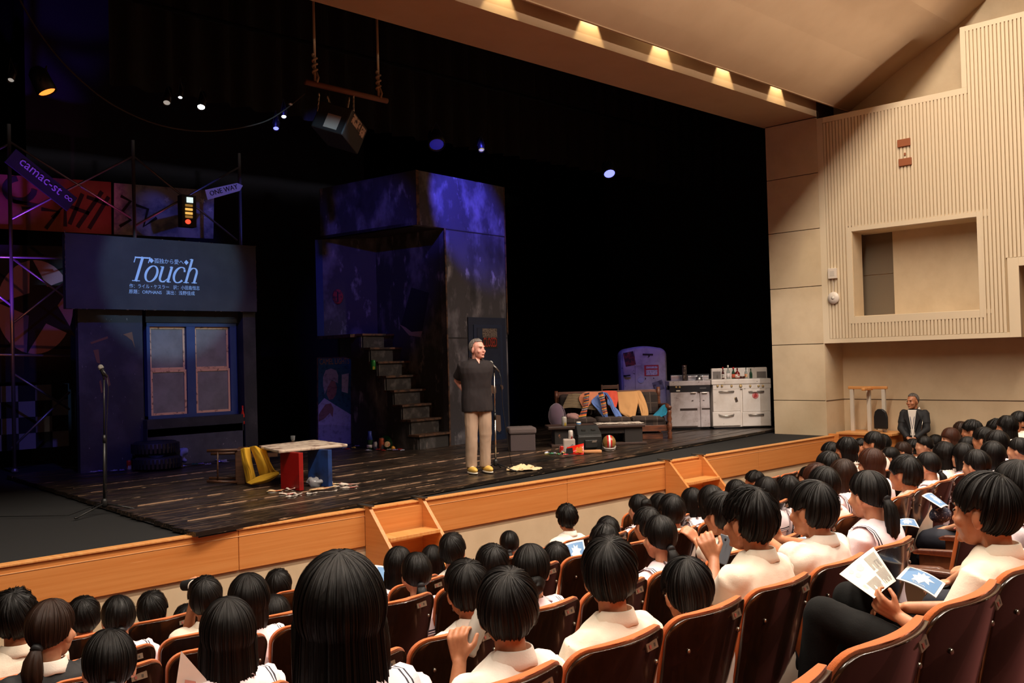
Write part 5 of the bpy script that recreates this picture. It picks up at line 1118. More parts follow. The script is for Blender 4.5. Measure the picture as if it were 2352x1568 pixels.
m = MB(); m.add([(p.x, p.y, z) for z in (.425, .46) for p in c4], [(3, 2, 1, 0), (4, 5, 6, 7)]+[(i, (i+1) % 4, 4+(i+1) % 4, 4+i) for i in range(4)]); m.build('table_top', WT, t, bevel=.012)
def legboard(nm, u0, u1, vb, mt, ed):
    a = Vector(onz(u0, vb[0], FZ)); b_ = Vector(onz(u1, vb[1], FZ)); a = Vector(((a-Vector(tf_.o)).dot(Vector(tf_.X)), (a-Vector(tf_.o)).dot(Vector(tf_.Y)), 0)); b_ = Vector(((b_-Vector(tf_.o)).dot(Vector(tf_.X)), (b_-Vector(tf_.o)).dot(Vector(tf_.Y)), 0))
    d = (b_-a).normalized(); n = Vector((d.y, -d.x, 0)); q = [a, b_, b_-n*.06, a-n*.06]; m = MB(); m.add([(p.x, p.y, z) for z in (0, .425) for p in q], [(3, 2, 1, 0), (4, 5, 6, 7)]+[(i, (i+1) % 4, 4+(i+1) % 4, 4+i) for i in range(4)]); l = m.build(nm, mt, t, bevel=.004); return l
legboard('leg', 645, 688, (1122, 1127), red_p, 0); legboard('leg', 708, 755, (1114, 1118), blu_p, 0)
p = onz(673, 1014, FZ+.46); t = thing('small_glass', 'tiny glass left on the white table top', 'glass', tuple(p)); m = MB(); m.lathe([(.02, 0), (.026, .03), (.03, .075), (.027, .075), (.022, .006)], 16); m.build('bowl', mat('clear_glass', (.8, .85, .9, 1), .05, trans=.9), t, True)
m = MB(); m.lathe([(.0, .004), (.022, .006), (.022, .02), (0, .021)], 12); m.build('drink', mat('amber_drink', (.3, .12, .02, 1), .1), t)
wood_d = mat('dark_chair_wood', rgb(84, 52, 34), .5, noise_=[(rgb(50, 28, 18), (4, 40, 40), .4, .7)])
of = facing(560, 1112, FZ, 10); t = fthing('overturned_chair', 'dark wooden chair lying overturned under a yellow coat', 'chair', of)
def OP(u, v, y=0.): return of.P(u, v, y)
def bar(nm, a, b_, r, par, mt, n=8): m = MB(); m.cyl(a, b_, r, r, n); return m.build(nm, mt, par, True)
a, b_ = OP(545, 1110), OP(558, 1032); m = MB(); m.box(a.x-.02, b_.x+.02, 0, .42, 0.0, b_.z); m.build('seat', wood_d, t, bevel=.01)
bar('leg', OP(475, 1035), OP(545, 1033), .018, t, wood_d); bar('leg', OP(475, 1105), OP(545, 1107), .018, t, wood_d); bar('leg', OP(484, 1042, .36), OP(548, 1040, .36), .018, t, wood_d); bar('leg', OP(480, 1098, .36), OP(545, 1098, .36), .018, t, wood_d)
bar('stretcher', OP(500, 1034), OP(500, 1105), .010, t, wood_d); m = MB(); A = OP(558, 1042, .40); m.box(A.x, A.x+.42, .38, .41, A.z-.42, A.z-.36); m.box(A.x, A.x+.42, .38, .41, A.z-.05, A.z); m.build('back_rail', wood_d, t)
for k in range(3): m = MB(); m.box(A.x+.30+.05*k-.1, A.x+.32+.05*k-.1, .385, .405, A.z-.38, A.z-.04); m.build('spindle', mat('orange_spindle', rgb(120, 70, 40), .6), t)
# coat: cloth folds falling over the chair edge
yel = mat('yellow_cloth', rgb(206, 158, 36), .85, bump=fab)
cf = facing(600, 1112, FZ, 10); t = fthing('yellow_coat', 'mustard yellow coat thrown over the overturned chair', 'coat', cf)
def crom(P, t):
    n = len(P)-1; k = min(int(t*n), n-1); q = t*n-k; a, b, c, d = P[max(k-1, 0)], P[k], P[k+1], P[min(k+2, n)]
    return b+(c-a)*(.5*q)+(a*2-b*5+c*4-d)*(.5*q*q)+(b*3-a-c*3+d)*(.5*q*q*q)
def cloth(nm, rows, mt, par, fr, th=.010, sub=2, amp=.0, seed=0):
    C_ = [[fr.P(u, v, y) for u, v, y in r] for r in rows]; N1, N2 = 20, 20
    L1 = [[crom(r, j/N2) for j in range(N2+1)] for r in C_]; G = [[crom([r[j] for r in L1], i/N1) for j in range(N2+1)] for i in range(N1+1)]
    for i, r in enumerate(G):
        for j, p_ in enumerate(r): r[j] = p_+Vector((0, .016*noise.noise(Vector((i*.45+seed, j*.16, seed)))+.006*noise.noise(Vector((i*.9, j*.5, seed+5.))), 0))
    m = MB(); m.grid(G); return m.build(nm, mt, par, True, solid=th)
cloth('left_fall', [[(552, 1032, -.02), (556, 1060, -.08), (562, 1085, -.06), (566, 1108, -.04)], [(562, 1028, -.10), (568, 1058, -.16), (574, 1082, -.15), (578, 1112, -.13)], [(574, 1027, -.05), (578, 1058, -.06), (584, 1085, -.08), (590, 1106, -.04)]], yel, t, cf)
cloth('right_fall', [[(574, 1026, -.02), (584, 1050, -.10), (592, 1075, -.12), (598, 1100, -.05)], [(586, 1024, -.14), (600, 1046, -.20), (610, 1070, -.22), (612, 1092, -.18)], [(598, 1030, -.06), (608, 1052, -.08), (618, 1076, -.10), (626, 1090, -.10)], [(612, 1034, -.12), (618, 1056, -.16), (630, 1078, -.2), (640, 1084, -.22)]], yel, t, cf)
cloth('sleeve', [[(566, 1108, -.10), (584, 1098, -.16), (606, 1090, -.2), (638, 1082, -.24)], [(576, 1112, -.24), (594, 1106, -.30), (616, 1098, -.32), (641, 1086, -.34)], [(584, 1112, -.16), (598, 1111, -.2), (620, 1104, -.22), (640, 1090, -.24)]], yel, t, cf)
# ---------------------------------------------------------------- litter
paperc = [mat('litter_%d' % i, rgb(*c), .75, noise_=[(rgb(*d), (24, 24, 24), .48, .6)]) for i, (c, d) in enumerate((((214, 186, 140), (190, 96, 60)), ((222, 212, 196), (170, 60, 50)), ((196, 150, 100), (230, 214, 180)), ((208, 200, 190), (120, 110, 104))))]
def magazine(label, u, v, du, dv, k, turn=0, lift=.0, name='magazine', cat='magazine', group='magazines and papers around the table'):
    f = facing(u, v, FZ, turn); ppm = F/((f.o-CZ)@RM[2]); w_ = du/ppm/2; d = max(dv/ppm*2.3, .08); t = fthing(name, label, cat, f, group)
    m = MB(); m.grid([[(w_*(2*i/6-1)+.01*math.sin(j+u), d*(j/4-.5)+.012*math.sin(i*1.3+u), .010+.014*(1+noise.noise(Vector((i*.4, j*.3, u*.37))))*(.3+.7*abs(2*i/6-1))+lift*(i/6)) for j in range(5)] for i in range(7)]); m.build('cover', paperc[k], t, True, solid=.004)
    m = MB(); m.grid([[(w_*(.94*(2*i/4-1)), d*(.92*(j/3-.5)), .003) for j in range(4)] for i in range(5)]); m.build('pages', paperc[3], t, True, solid=.003); return t
for a in (('curled paper with a yellow corner left of the red table leg', 633, 1130, 36, 9, 0, 12), ('white paper between the red leg and the front plank edge', 667, 1126, 22, 7, 1, -8), ('red and white magazine in front of the red leg', 660, 1137, 38, 9, 1, 6), ('pale paper scrap beside the red and white magazine', 684, 1138, 18, 7, 3, 20), ('small white scrap in front of the other papers', 670, 1143, 20, 5, 3, 0), ('round edged white scrap right of the red leg', 716, 1136, 22, 5, 3, 4), ('large open picture magazine in front of the blue leg', 745, 1127, 62, 15, 0, 4, .03), ('yellow and orange paper behind the blue leg', 770, 1114, 26, 8, 2, 0), ('long cream paper farthest right of the table', 801, 1115, 42, 7, 1, -3), ('cream paper folded right of the open picture magazine', 803, 1122, 36, 7, 1, 5), ('dark edged scrap beside the blue leg', 778, 1120, 20, 6, 3, -10)): magazine(*a)
f = facing(724, 1116, FZ); t = fthing('cling_film', 'crumpled clear wrapping between the two table legs', 'wrapping', f); m = MB(); m.ell((0, 0, .05), (.13, .08, .05), 20, 12); o = m.build('film', mat('film', (.7, .7, .72, 1), .12, trans=.55), t, True); wrinkle(o.data, .05, 16, 3); m = MB(); m.ell((.12, .03, .03), (.07, .05, .03), 14, 9); o = m.build('twist', mat('film', (0, 0, 0, 1)), t, True); wrinkle(o.data, .03, 20, 5)
creamc = mat('cream_cloth', rgb(226, 200, 158), .85, bump=fab)
f = facing(1202, 1080, FZ); t = fthing('cream_cloth', 'crumpled cream cloth lying right of the microphone stand', 'cloth', f)
def heap(nm, parts, mt, par, fr, seed, amp=.03, vox=.012):
    mb = MB()
    for a, b_, r0, r1 in parts: mb.cap(fr.P(*a)+Vector((0, 0, r0*.6)), fr.P(*b_)+Vector((0, 0, r1*.6)), r0, r1, 10)
    me = remesh(mb, vox, 4, [mt]); wrinkle(me, amp, 10, seed); lo = min(v.co.z for v in me.vertices)
    for v_ in me.vertices: v_.co.z = max(v_.co.z, lo*.2) if v_.co.z < 0 else v_.co.z
    return link(nm, me, par)
def crumple(nm, mt, par, cx, cy, w_, d, ang, h, seed):
    m = MB(); n = 16; c, s = math.cos(ang), math.sin(ang); R = []
    for i in range(n+1):
        r = []
        for j in range(n+1):
            x = 2*i/n-1; y = 2*j/n-1; k = 1-.25*abs(x*y)+.22*noise.noise(Vector((x*1.6+seed, y*1.6, 0))); X = x*w_*k; Y = y*d*k; z = .008+h*max(0, .35+.9*noise.noise(Vector((x*1.9, y*2.6, seed+3.)))+.35*noise.noise(Vector((x*5, y*6, seed))))*(1-.55*max(abs(x), abs(y)))
            r.append((cx+X*c-Y*s, cy+X*s+Y*c, z))
        R.append(r)
    m.grid(R); return m.build(nm, mt, par, True, solid=.006)
crumple('flat_part', creamc, t, .02, -.02, .21, .11, .15, .06, 4); crumple('raised_fold', creamc, t, -.01, .08, .16, .08, .35, .11, 9); crumple('raised_fold', creamc, t, -.10, -.05, .12, .06, -.2, .07, 14)
def can(label, u, v, body_m, h_px, lying=False, z=FZ, name='drink_can', turn=0, group=None, at_=None):
    f = facing(u, v, z, turn) if at_ is None else Frame(at_, -YAW); ppm = F/((f.o-CZ)@RM[2]); h = h_px/ppm; r = h*.27; t = fthing(name, label, 'can', f, group); M_ = (Matrix.Translation((0, 0, r))@rotm('Y', 90)@rotm('X', 20)) if lying else None
    m = MB(); m.lathe([(r*.8, 0), (r, h*.05), (r, h*.86), (r*.8, h*.97)], 18, M_); m.build('body', body_m, t, True); m = MB(); m.lathe([(r*.8, h*.97), (r*.84, h), (r*.74, h), (r*.72, h*.97), (0, h*.97)], 18, M_); m.build('lid', steel_m, t, True); return t
def canm(n, c, d, lo=.5): return mat(n, rgb(*c), .3, .2, noise_=[(rgb(*d), (14, 14, 9), lo, lo+.05)])
red_can = canm('red_can', (176, 34, 24), (214, 206, 200)); grn_can = canm('green_can', (24, 122, 52), (196, 176, 60), .58); wht_can = canm('white_can', (222, 214, 206), (160, 40, 40), .56); sil_can = canm('silver_can', (170, 168, 166), (60, 60, 90)); blu_can = canm('blue_can', (70, 84, 190), (214, 214, 226))
# against the left set house
def tyre(label, u, v, z0):
    f = facing(u, v, FZ); t = fthing('tyre', label, 'tyre', f); t.location.z += z0; prof = []
    for k in range(13): a = 2*PI*k/12; prof.append((.235+.085*math.cos(a), .10+.088*max(-1, min(1, 1.25*math.sin(a)))))
    m = MB(); m.grid([[(r*math.cos(q*PI/20), r*math.sin(q*PI/20), z) for r, z in prof] for q in range(40)], closed=True); o = m.build('carcass', mat('tyre_rubber', (.012, .012, .013, 1), .55, bump=((60, 60, 8), .3)), t, True)
    m = MB()
    for q in range(36): a = q*PI/18; m.cbox((.318*math.cos(a), .318*math.sin(a), .10), (.012, .03, .13), Matrix.Rotation(a+.2, 4, 'Z'))
    o = m.build('tread', mat('tyre_rubber', (0, 0, 0, 1)), t); o['kind'] = 'stuff'; return t
tyre('lower of two black tyres stacked against the set house', 362, 1078, 0); tyre('upper of two black tyres stacked against the set house', 358, 1076, .20)
f = facing(392, 1062, FZ); t = fthing('newspaper_wad', 'crumpled grey newspaper lying on the tyre stack', 'paper', f); heap('wad', [((368, 1016, -.05), (398, 1022, 0), .09, .09), ((385, 1030, 0), (398, 1036, 0), .08, .06)], mat('old_news', rgb(140, 130, 118), .8, noise_=[(rgb(70, 66, 62), (40, 40, 40), .5, .62)]), t, f, 3, .05, .02)
f = facing(415, 1070, FZ); t = fthing('plastic_bag', 'pale blue plastic bag slumped right of the tyres', 'bag', f); heap('bag', [((410, 1058, 0), (420, 1044, .0), .08, .07), ((404, 1052, .0), (424, 1062, .0), .06, .05)], mat('blue_bag', rgb(120, 130, 176), .35), t, f, 6, .05, .02)
can('red can standing left of the tyres', 297, 1078, red_can, 22); can('pale can lying left of the tyres', 307, 1080, wht_can, 16, True, turn=60); can('red can fallen right of the tyres', 410, 1074, red_can, 12, True); can('violet tin right of the plastic bag', 440, 1062, blu_can, 12, True, turn=30)
q = HF.P(340, 990, -.10); 
def at(fr, u, v, ly, z): p = fr.P(u, v, ly); w_ = fr.W(p.x, ly, 0); return Frame((w_[0], w_[1], z), -YAW)
def can_on(label, fr, u, v, ly, bm, h_px):
    p = fr.P(u, v, ly); w_ = fr.W(p.x, ly, p.z); return can(label, u, v, bm, h_px, at_=w_)
can_on('blue and red can on the left end of the window ledge', HF, 343, 989, -.08, blu_can, 15)
p = HF.P(558, 974, -.08); w_ = HF.W(p.x, -.08, p.z); t = thing('hot_bottle', 'slim red bottle at the right end of the window ledge', 'bottle', tuple(w_)); m = MB(); m.lathe([(.03, 0), (.036, .01), (.036, .15), (.012, .22), (.012, .29), (0, .29)], 16); m.build('bottle', mat('red_glass', rgb(190, 36, 20), .2), t, True); m = MB(); m.lathe([(.037, .05), (.037, .11)], 16); m.build('label_band', dark, t)
foil = [mat('foil_%d' % i, rgb(*c), .25, .5) for i, c in enumerate(((190, 190, 205), (176, 44, 40), (60, 120, 90), (150, 130, 190), (206, 170, 80)))]
def scraps(spots, label_fmt, group, name='wrapper', r0=.035):
    for i, (u, v, k) in enumerate(spots):
        f = facing(u, v, FZ, i*37); t = fthing(name, label_fmt % ORD[i], 'litter', f, group); rn_ = random.Random(i*13+int(u)); m = MB(); n = 6
        m.grid([[(r0*(2*a/n-1)*1.3, r0*(2*b/n-1), max(.004, .012+.02*rn_.random()*(1 if 0 < a < n and 0 < b < n else .3))) for b in range(n+1)] for a in range(n+1)]); m.build('crumple', foil[k], t, False, solid=.003)
scraps([(213, 1086, 0), (228, 1084, 3), (262, 1083, 0), (280, 1082, 3), (422, 1072, 0), (448, 1068, 2), (462, 1067, 3), (478, 1068, 0), (500, 1058, 0), (508, 1062, 3), (514, 1060, 0), (518, 1063, 0)], '%s scrap of foil from the left, along the foot of the set house', 'foil scraps along the set house')
scraps([(776, 1026, 1), (790, 1030, 0), (798, 1033, 1), (812, 1030, 4), (822, 1026, 0), (832, 1024, 2), (846, 1036, 0), (868, 1034, 1), (880, 1036, 1), (896, 1034, 0), (908, 1035, 3), (918, 1034, 1), (924, 1036, 0)], '%s scrap of litter from the left, at the foot of the stage stair', 'litter at the stair foot')
scraps([(1256, 1042, 0), (1266, 1044, 2), (1274, 1043, 0), (1284, 1045, 2), (1292, 1042, 4), (1300, 1046, 1)], '%s shiny scrap from the left, before the paper sack', 'scraps before the paper sack', r0=.028)
# by the stair
can_on('green can standing on a tread of the stage stair', TF, 857, 849, run*4-.01-.02, grn_can, 23)
f = facing(850, 1032, FZ); t = fthing('milk_bottle', 'blue capped bottle with white label at the foot of the stair', 'bottle', f); m = MB(); m.lathe([(.045, 0), (.052, .01), (.052, .14), (.03, .20), (.022, .22), (.022, .25)], 20); m.build('bottle', mat('dark_green_glass', rgb(34, 62, 40), .15), t, True); m = MB(); m.lathe([(.053, .03), (.053, .08)], 20); m.build('label_band', sole_m, t, True); m = MB(); m.lathe([(.048, .16), (.03, .24), (.03, .30), (0, .30)], 18); m.build('cap', mat('blue_cap', rgb(58, 74, 160), .4), t, True)
f = facing(893, 1030, FZ); t = fthing('crisp_bag', 'green snack bag leaning on the stair side', 'bag', f)
def bag(t, w_, h, mt, tilt=-20, seed=1):
    rn_ = random.Random(seed); m = MB(); n = 8; m.grid([[(w_*(i/n-.5)*(1+.05*math.sin(j*2)), -.05*math.sin(PI*i/n)*math.sin(PI*j/n)-rn_.uniform(0, .006), h*j/n) for j in range(n+1)] for i in range(n+1)], rotm('X', tilt)); m.grid([[(w_*(i/n-.5), .05*math.sin(PI*i/n)*math.sin(PI*j/n), h*j/n) for j in range(n+1)] for i in range(n+1)], rotm('X', tilt)); return m.build('packet', mt, t, True)
bag(t, .20, .22, mat('green_bag', rgb(28, 112, 62), .3, noise_=[(rgb(176, 170, 80), (9, 9, 9), .60, .64)]), -18); m = MB(); m.ell((-.01, -.10, .08), (.05, .008, .05), 14, 6, rotm('X', -18)); m.build('emblem', paperc[0], t)
can('orange and grey can left of the green snack bag', 877, 1031, canm('orange_can', (196, 96, 60), (90, 90, 96)), 26); can('slim grey can beside the blue capped bottle', 862, 1032, sil_can, 18)
f = facing(903, 1034, FZ); t = fthing('orange_ball', 'small orange ball at the foot of the stair', 'ball', f); m = MB(); m.ell((0, 0, .035), (.036, .036, .035), 18, 12); m.build('ball', mat('orange_skin', rgb(214, 150, 50), .5), t, True); m = MB(); m.ell((0, 0, .070), (.006, .006, .003), 8, 5); m.build('stem', wood_d, t)
# ---------------------------------------------------------------- ottoman, coffee table corner
f = facing(1203, 1036, FZ, 6); t = fthing('box_stool', 'grey felt covered box stool between the tower and the sofa', 'stool', f); a = f.P(1170, 1036); b_ = f.P(1232, 1034); h = f.P(1200, 982).z
felt = mat('grey_felt', rgb(84, 72, 72), .95, bump=((90, 90, 90), .4)); m = MB(); m.box(a.x+.02, b_.x-.01, .0, .42, 0, h-.10); m.build('box', felt, t, bevel=.012); m = MB(); m.box(a.x, b_.x+.01, -.02, .44, h-.10, h); m.build('lid', mat('grey_felt_lid', rgb(100, 88, 86), .95, bump=((90, 90, 90), .4)), t, bevel=.03)
blk_w = mat('chipped_black_wood', (.022, .018, .016, 1), .5, noise_=[(rgb(140, 92, 66), (9, 9, 9), .66, .70)]); brn_top = mat('brown_table_top', rgb(74, 52, 42), .5, noise_=[(rgb(40, 28, 24), (2, 30, 30), .4, .7)])
cf2 = facing(1375, 1024, FZ, 4); t = fthing('coffee_table', 'long battered coffee table with two cupboard ends before the sofa', 'table', cf2)
def C2P(u, v, y=0.): return cf2.P(u, v, y)
xl, xr, zt = C2P(1258, 975).x, C2P(1481, 972).x, C2P(1370, 976).z
m = MB(); m.box(xl, xr, -.05, .50, zt-.05, zt); m.build('table_top', brn_top, t, bevel=.012)
for u0, u1 in ((1274, 1325), (1435, 1476)): m = MB(); m.box(C2P(u0, 1000).x, C2P(u1, 1000).x, 0, .45, .04, zt-.05); m.build('cupboard_end', blk_w, t, bevel=.006)
m = MB(); m.box(xl+.05, xr+.02, -.03, .48, 0.005, .045); m.build('plinth', brn_top, t, bevel=.006); m = MB(); m.box(C2P(1325, 1000).x, C2P(1436, 1000).x, .40, .43, .04, zt-.05); m.box(C2P(1325, 1000).x, C2P(1436, 1000).x, .02, .05, zt-.14, zt-.05); m.build('apron', blk_w, t)
m = MB(); m.box(C2P(1330, 1000).x, C2P(1435, 1000).x, .03, .4, .26, .29); m.build('shelf', brn_top, t)
def on_table(u, v, ly): p = C2P(u, v, ly); return cf2.W(p.x, ly, zt)
def put(t, w_): t.location = w_; return t
can('yellow and silver can on the coffee table', 1297, 972, canm('yel_can', (176, 172, 164), (196, 168, 50), .56), 22, at_=on_table(1296, 975, .05))
p = on_table(1329, 974, .05); t = thing('paper_cup', 'small white cup on the coffee table', 'cup', tuple(p)); m = MB(); m.lathe([(.030, 0), (.036, .06), (.033, .06), (.028, .005)], 18); m.build('cup', sole_m, t, True); m = MB(); m.lathe([(.0375, .02), (.0385, .045)], 18); m.build('blue_print', blue_m, t)
p = on_table(1420, 970, .2); t = thing('spread_newspaper', 'newspaper spread flat over the coffee table', 'newspaper', tuple(p), cf2.a); m = MB(); m.grid([[(.38*(2*i/8-1), .22*(j/4-.5)*2, .004+.010*abs(math.sin(i*1.3+j))) for j in range(5)] for i in range(9)]); m.build('sheet', mat('newsprint', rgb(206, 192, 176), .8, noise_=[(rgb(120, 110, 100), (40, 60, 40), .5, .58)]), t, True, solid=.003); m = MB(); m.grid([[(.15+.2*(2*i/6-1), -.24+.05*(j/2), .012-.03*(1-j/2)) for j in range(3)] for i in range(7)]); m.build('hanging_fold', paperc[1], t, True, solid=.003)
# black box before the table
f = facing(1356, 1036, FZ, 8); t = fthing('black_case', 'old black hard case standing open before the coffee table', 'case', f); a = f.P(1328, 1036).x; b_ = f.P(1384, 1036).x; h = f.P(1356, 978).z; case_m = mat('black_case', (.016, .017, .016, 1), .45, noise_=[((.06, .06, .055, 1), (18, 18, 18), .62, .70)])
m = MB(); m.box(a, b_, 0, .30, 0, h*.62); m.build('body', case_m, t, bevel=.02); m = MB(); m.add([(a, 0, h*.62), (b_, 0, h*.62), (b_-.02, .20, h), (a+.02, .20, h), (a, .30, h*.62), (b_, .30, h*.62), (b_-.02, .28, h), (a+.02, .28, h)], [(0, 1, 2, 3), (4, 7, 6, 5), (3, 2, 6, 7), (0, 3, 7, 4), (1, 5, 6, 2), (0, 4, 5, 1)]); m.build('lid', case_m, t, bevel=.012)
m = MB(); m.box(a+.10, b_-.08, -.05, 0, h*.14, h*.46); m.build('front_pocket', case_m, t, bevel=.012); m = MB(); m.box(b_-.17, b_-.10, -.055, -.048, h*.36, h*.44); m.build('label_plate', mat('old_paper', (0, 0, 0, 1)), t)
for k in (.3, .7): m = MB(); m.box(a+(b_-a)*k-.03, a+(b_-a)*k+.03, .08, .13, h*.80, h*.85); m.build('latch', mat('signal_black', (0, 0, 0, 1)), t)
# helmet
f = facing(1400, 1036, FZ); t = fthing('football_helmet', 'gold football helmet with red and white centre stripes on the floor', 'helmet', f); ppm = F/((f.o-CZ)@RM[2]); R_ = 15.6/ppm; C0 = Vector((0, .02, 20/ppm))
gold = mat('gold_shell', rgb(164, 126, 68), .25, .35, coat=.6); m = MB(); m.ell(C0, (R_, R_*1.1, R_*1.1), 28, 18); m.build('shell', gold, t, True)
def band(nm, x0, x1, mt, k):
    m = MB(); m.grid([[(x, C0.y-R_*1.1*k*math.cos(a)*math.sqrt(max(0, 1-(x/R_)**2)), C0.z+R_*1.1*k*math.sin(a)*math.sqrt(max(0, 1-(x/R_)**2))) for a in [(-.9+.12*j) for j in range(20)]] for x in (x0, (x0+x1)/2, x1)]); return m.build(nm, mt, t, True)
o = .05*R_; band('red_stripe', -R_*.36, -R_*.13, mat('stripe_red', rgb(190, 30, 34), .3), 1.006); band('white_stripe', -R_*.13, R_*.13, mat('stripe_white', rgb(236, 226, 216), .3), 1.007); band('red_stripe', R_*.13, R_*.36, mat('stripe_red', (0, 0, 0, 1)), 1.006)
m = MB(); m.tube([(-R_*.95, .05, .07), (-R_*.7, -R_*.75, .05), (0, -R_*1.12, .045), (R_*.7, -R_*.75, .05), (R_*.95, .05, .07)], .012, 8); m.tube([(-R_*.8, .0, .03), (-R_*.5, -R_*.7, .02), (0, -R_*.9, .018), (R_*.5, -R_*.7, .02), (R_*.8, 0, .03)], .010, 8); m.build('face_guard', mat('guard_grey', rgb(170, 162, 156), .4), t, True)
# sack, can, crisps, stick
f = facing(1308, 1040, FZ); t = fthing('paper_sack', 'pale grey paper sack standing on the floor under a can', 'bag', f); a = f.P(1294, 1040).x; b_ = f.P(1322, 1040).x; h = f.P(1308, 1008).z; m = MB(); m.box(a, b_, 0, .14, 0, h); m.build('sack', mat('sack_paper', rgb(178, 164, 154), .8, bump=((20, 20, 20), .4)), t, bevel=.02, sub=0); m = MB(); m.tube([(.01, -.004, h*.45), (.05, -.004, h*.62), (.07, -.004, h*.5), (.04, -.004, h*.3)], .003, 6); m.build('blue_mark', blue_m, t)
can('white and red can on top of the paper sack', 1311, 1008, wht_can, 20, at_=f.W(f.P(1311, 1008, .06).x, .06, h)); can('red can on the floor left of the paper sack', 1290, 1042, red_can, 19)
f = facing(1322, 1045, FZ); t = fthing('crisp_bag', 'bright red snack bag lying before the paper sack', 'bag', f); q = [f.P(u, v) for u, v in ((1300, 1043), (1341, 1044), (1342, 1019), (1303, 1028))]; n = 8
def bil(x, y): return q[0].lerp(q[1], x).lerp(q[3].lerp(q[2], x), y)
m = MB(); m.grid([[bil(i/n, j/n)+Vector((0, -.04*math.sin(PI*i/n)*math.sin(PI*j/n)+.10*j/n, 0)) for j in range(n+1)] for i in range(n+1)]); m.grid([[bil(i/n, j/n)+Vector((0, .04*math.sin(PI*i/n)*math.sin(PI*j/n)+.10*j/n, 0)) for j in range(n+1)] for i in range(n+1)]); m.build('packet', mat('red_foil', rgb(206, 36, 22), .25), t, True)
for x, y, s_ in ((.68, .42, .05), (.78, .62, .045), (.60, .66, .035), (.84, .34, .035)): p = bil(x, y)+Vector((0, -.045+.10*y, 0)); m = MB(); m.prism([(p.x-s_, p.z-s_*.6), (p.x+s_, p.z-s_*.4), (p.x+s_*.1, p.z+s_*.8)], p.y-.004, p.y); m.build('chip_print', mat('chip_orange', rgb(226, 140, 50), .6), t)
p = bil(.18, .45); m = MB(); m.prism([(p.x-.06, p.z-.05), (p.x+.05, p.z-.03), (p.x+.04, p.z+.05), (p.x-.05, p.z+.04)], p.y-.02, p.y-.016); m.build('black_print', dark, t)
f = facing(1357, 1042, FZ, -4); t = fthing('bread_stick', 'pale brown stick lying right of the red snack bag', 'stick', f); m = MB(); m.cap((-.13, 0, .03), (.13, .0, .03), .028, .032, 14); m.build('stick', mat('tan_stick', rgb(196, 138, 88), .7), t, True); m = MB(); m.cyl((.15, 0, .03), (.158, 0, .03), .026, .024, 14); m.build('cut_end', mat('tan_end', rgb(214, 160, 110), .8), t)
f = facing(1270, 1044, FZ); t = fthing('yellow_strap', 'thin yellow and black strap on the planks left of the paper sack', 'strap', f); m = MB(); m.tube([(-.12, .05, .008), (-.02, .07, .012), (.09, .05, .008), (.14, .06, .008)], .010, 6); m.build('strap', mat('strap_yellow', rgb(150, 140, 50), .6), t); m = MB(); m.cbox((.14, .06, .012), (.03, .03, .016)); m.build('buckle', mic_black, t)
# ---------------------------------------------------------------- sofa and the clothes on it
so = Frame(onz(1405, 1012, FZ), -YAW+math.radians(3)); sofa = fthing('sofa', 'worn plaid sofa with turned wooden arms, behind the coffee table', 'sofa', so)
def SP(u, v, y=0.): return so.P(u, v, y)
def plaid():
    m = mat('brown_plaid', (.022, .013, .010, 1), .9); nt = m.node_tree; b = nt.nodes['Principled BSDF']
    tc = nt.nodes.new('ShaderNodeTexCoord'); sx = nt.nodes.new('ShaderNodeSeparateXYZ'); nt.links.new(tc.outputs['Object'], sx.inputs[0]); last = None; col = (.016, .009, .007, 1)
    for ax, per, w_, c in ((0, .20, .08, (.040, .025, .017, 1)), (2, .20, .08, (.034, .020, .014, 1)), (0, .20, .018, (.09, .065, .05, 1)), (2, .20, .018, (.07, .048, .036, 1))):
        a = nt.nodes.new('ShaderNodeMath'); a.operation = 'MODULO'; a.inputs[1].default_value = per; off = nt.nodes.new('ShaderNodeMath'); off.operation = 'ADD'; off.inputs[1].default_value = 10+w_; nt.links.new(sx.outputs[ax], off.inputs[0]); nt.links.new(off.outputs[0], a.inputs[0])
        l = nt.nodes.new('ShaderNodeMath'); l.operation = 'LESS_THAN'; l.inputs[1].default_value = w_; nt.links.new(a.outputs[0], l.inputs[0]); k = nt.nodes.new('ShaderNodeMath'); k.operation = 'MULTIPLY'; k.inputs[1].default_value = .7; nt.links.new(l.outputs[0], k.inputs[0])
        mx = nt.nodes.new('ShaderNodeMix'); mx.data_type = 'RGBA'; mx.inputs[6].default_value = col; mx.inputs[7].default_value = c
        if last: nt.links.new(last, mx.inputs[6])
        nt.links.new(k.outputs[0], mx.inputs[0]); last = mx.outputs[2]
    nt.links.new(last, b.inputs['Base Color']); return m
pl = plaid(); tw = mat('turned_wood', rgb(112, 64, 40), .45, noise_=[(rgb(60, 32, 22), (5, 5, 30), .4, .7)])
xl, xr = SP(1284, 960, .7).x, SP(1512, 960, .7).x; zs_ = SP(1400, 965, .1).z; zb = SP(1400, 902, .62).z
m = MB(); m.box(xl, xr, .05, .75, zs_-.20, zs_-.02); m.build('seat_base', pl, sofa, bevel=.02)
for i in range(3): a = xl+(xr-xl)*i/3; e = xl+(xr-xl)*(i+1)/3; m = MB(); m.box(a+.01, e-.01, .03, .58, zs_-.06, zs_+.05); m.build('seat_cushion', pl, sofa, bevel=.05)
for i in range(3):
    a = xl+(xr-xl)*i/3; e = xl+(xr-xl)*(i+1)/3; m = MB(); m.box(a+.01, e-.01, 0, .16, 0, zb-zs_-.05, Matrix.Translation((0, .56, zs_+.06))@rotm('X', -10)); m.build('back_cushion', pl, sofa, bevel=.05)
m = MB(); m.box(xl, xr, .0, .05, -.3, zb-zs_-.02, Matrix.Translation((0, .74, zs_+.06))@rotm('X', -8)); m.build('back_board', tw, sofa, bevel=.01)
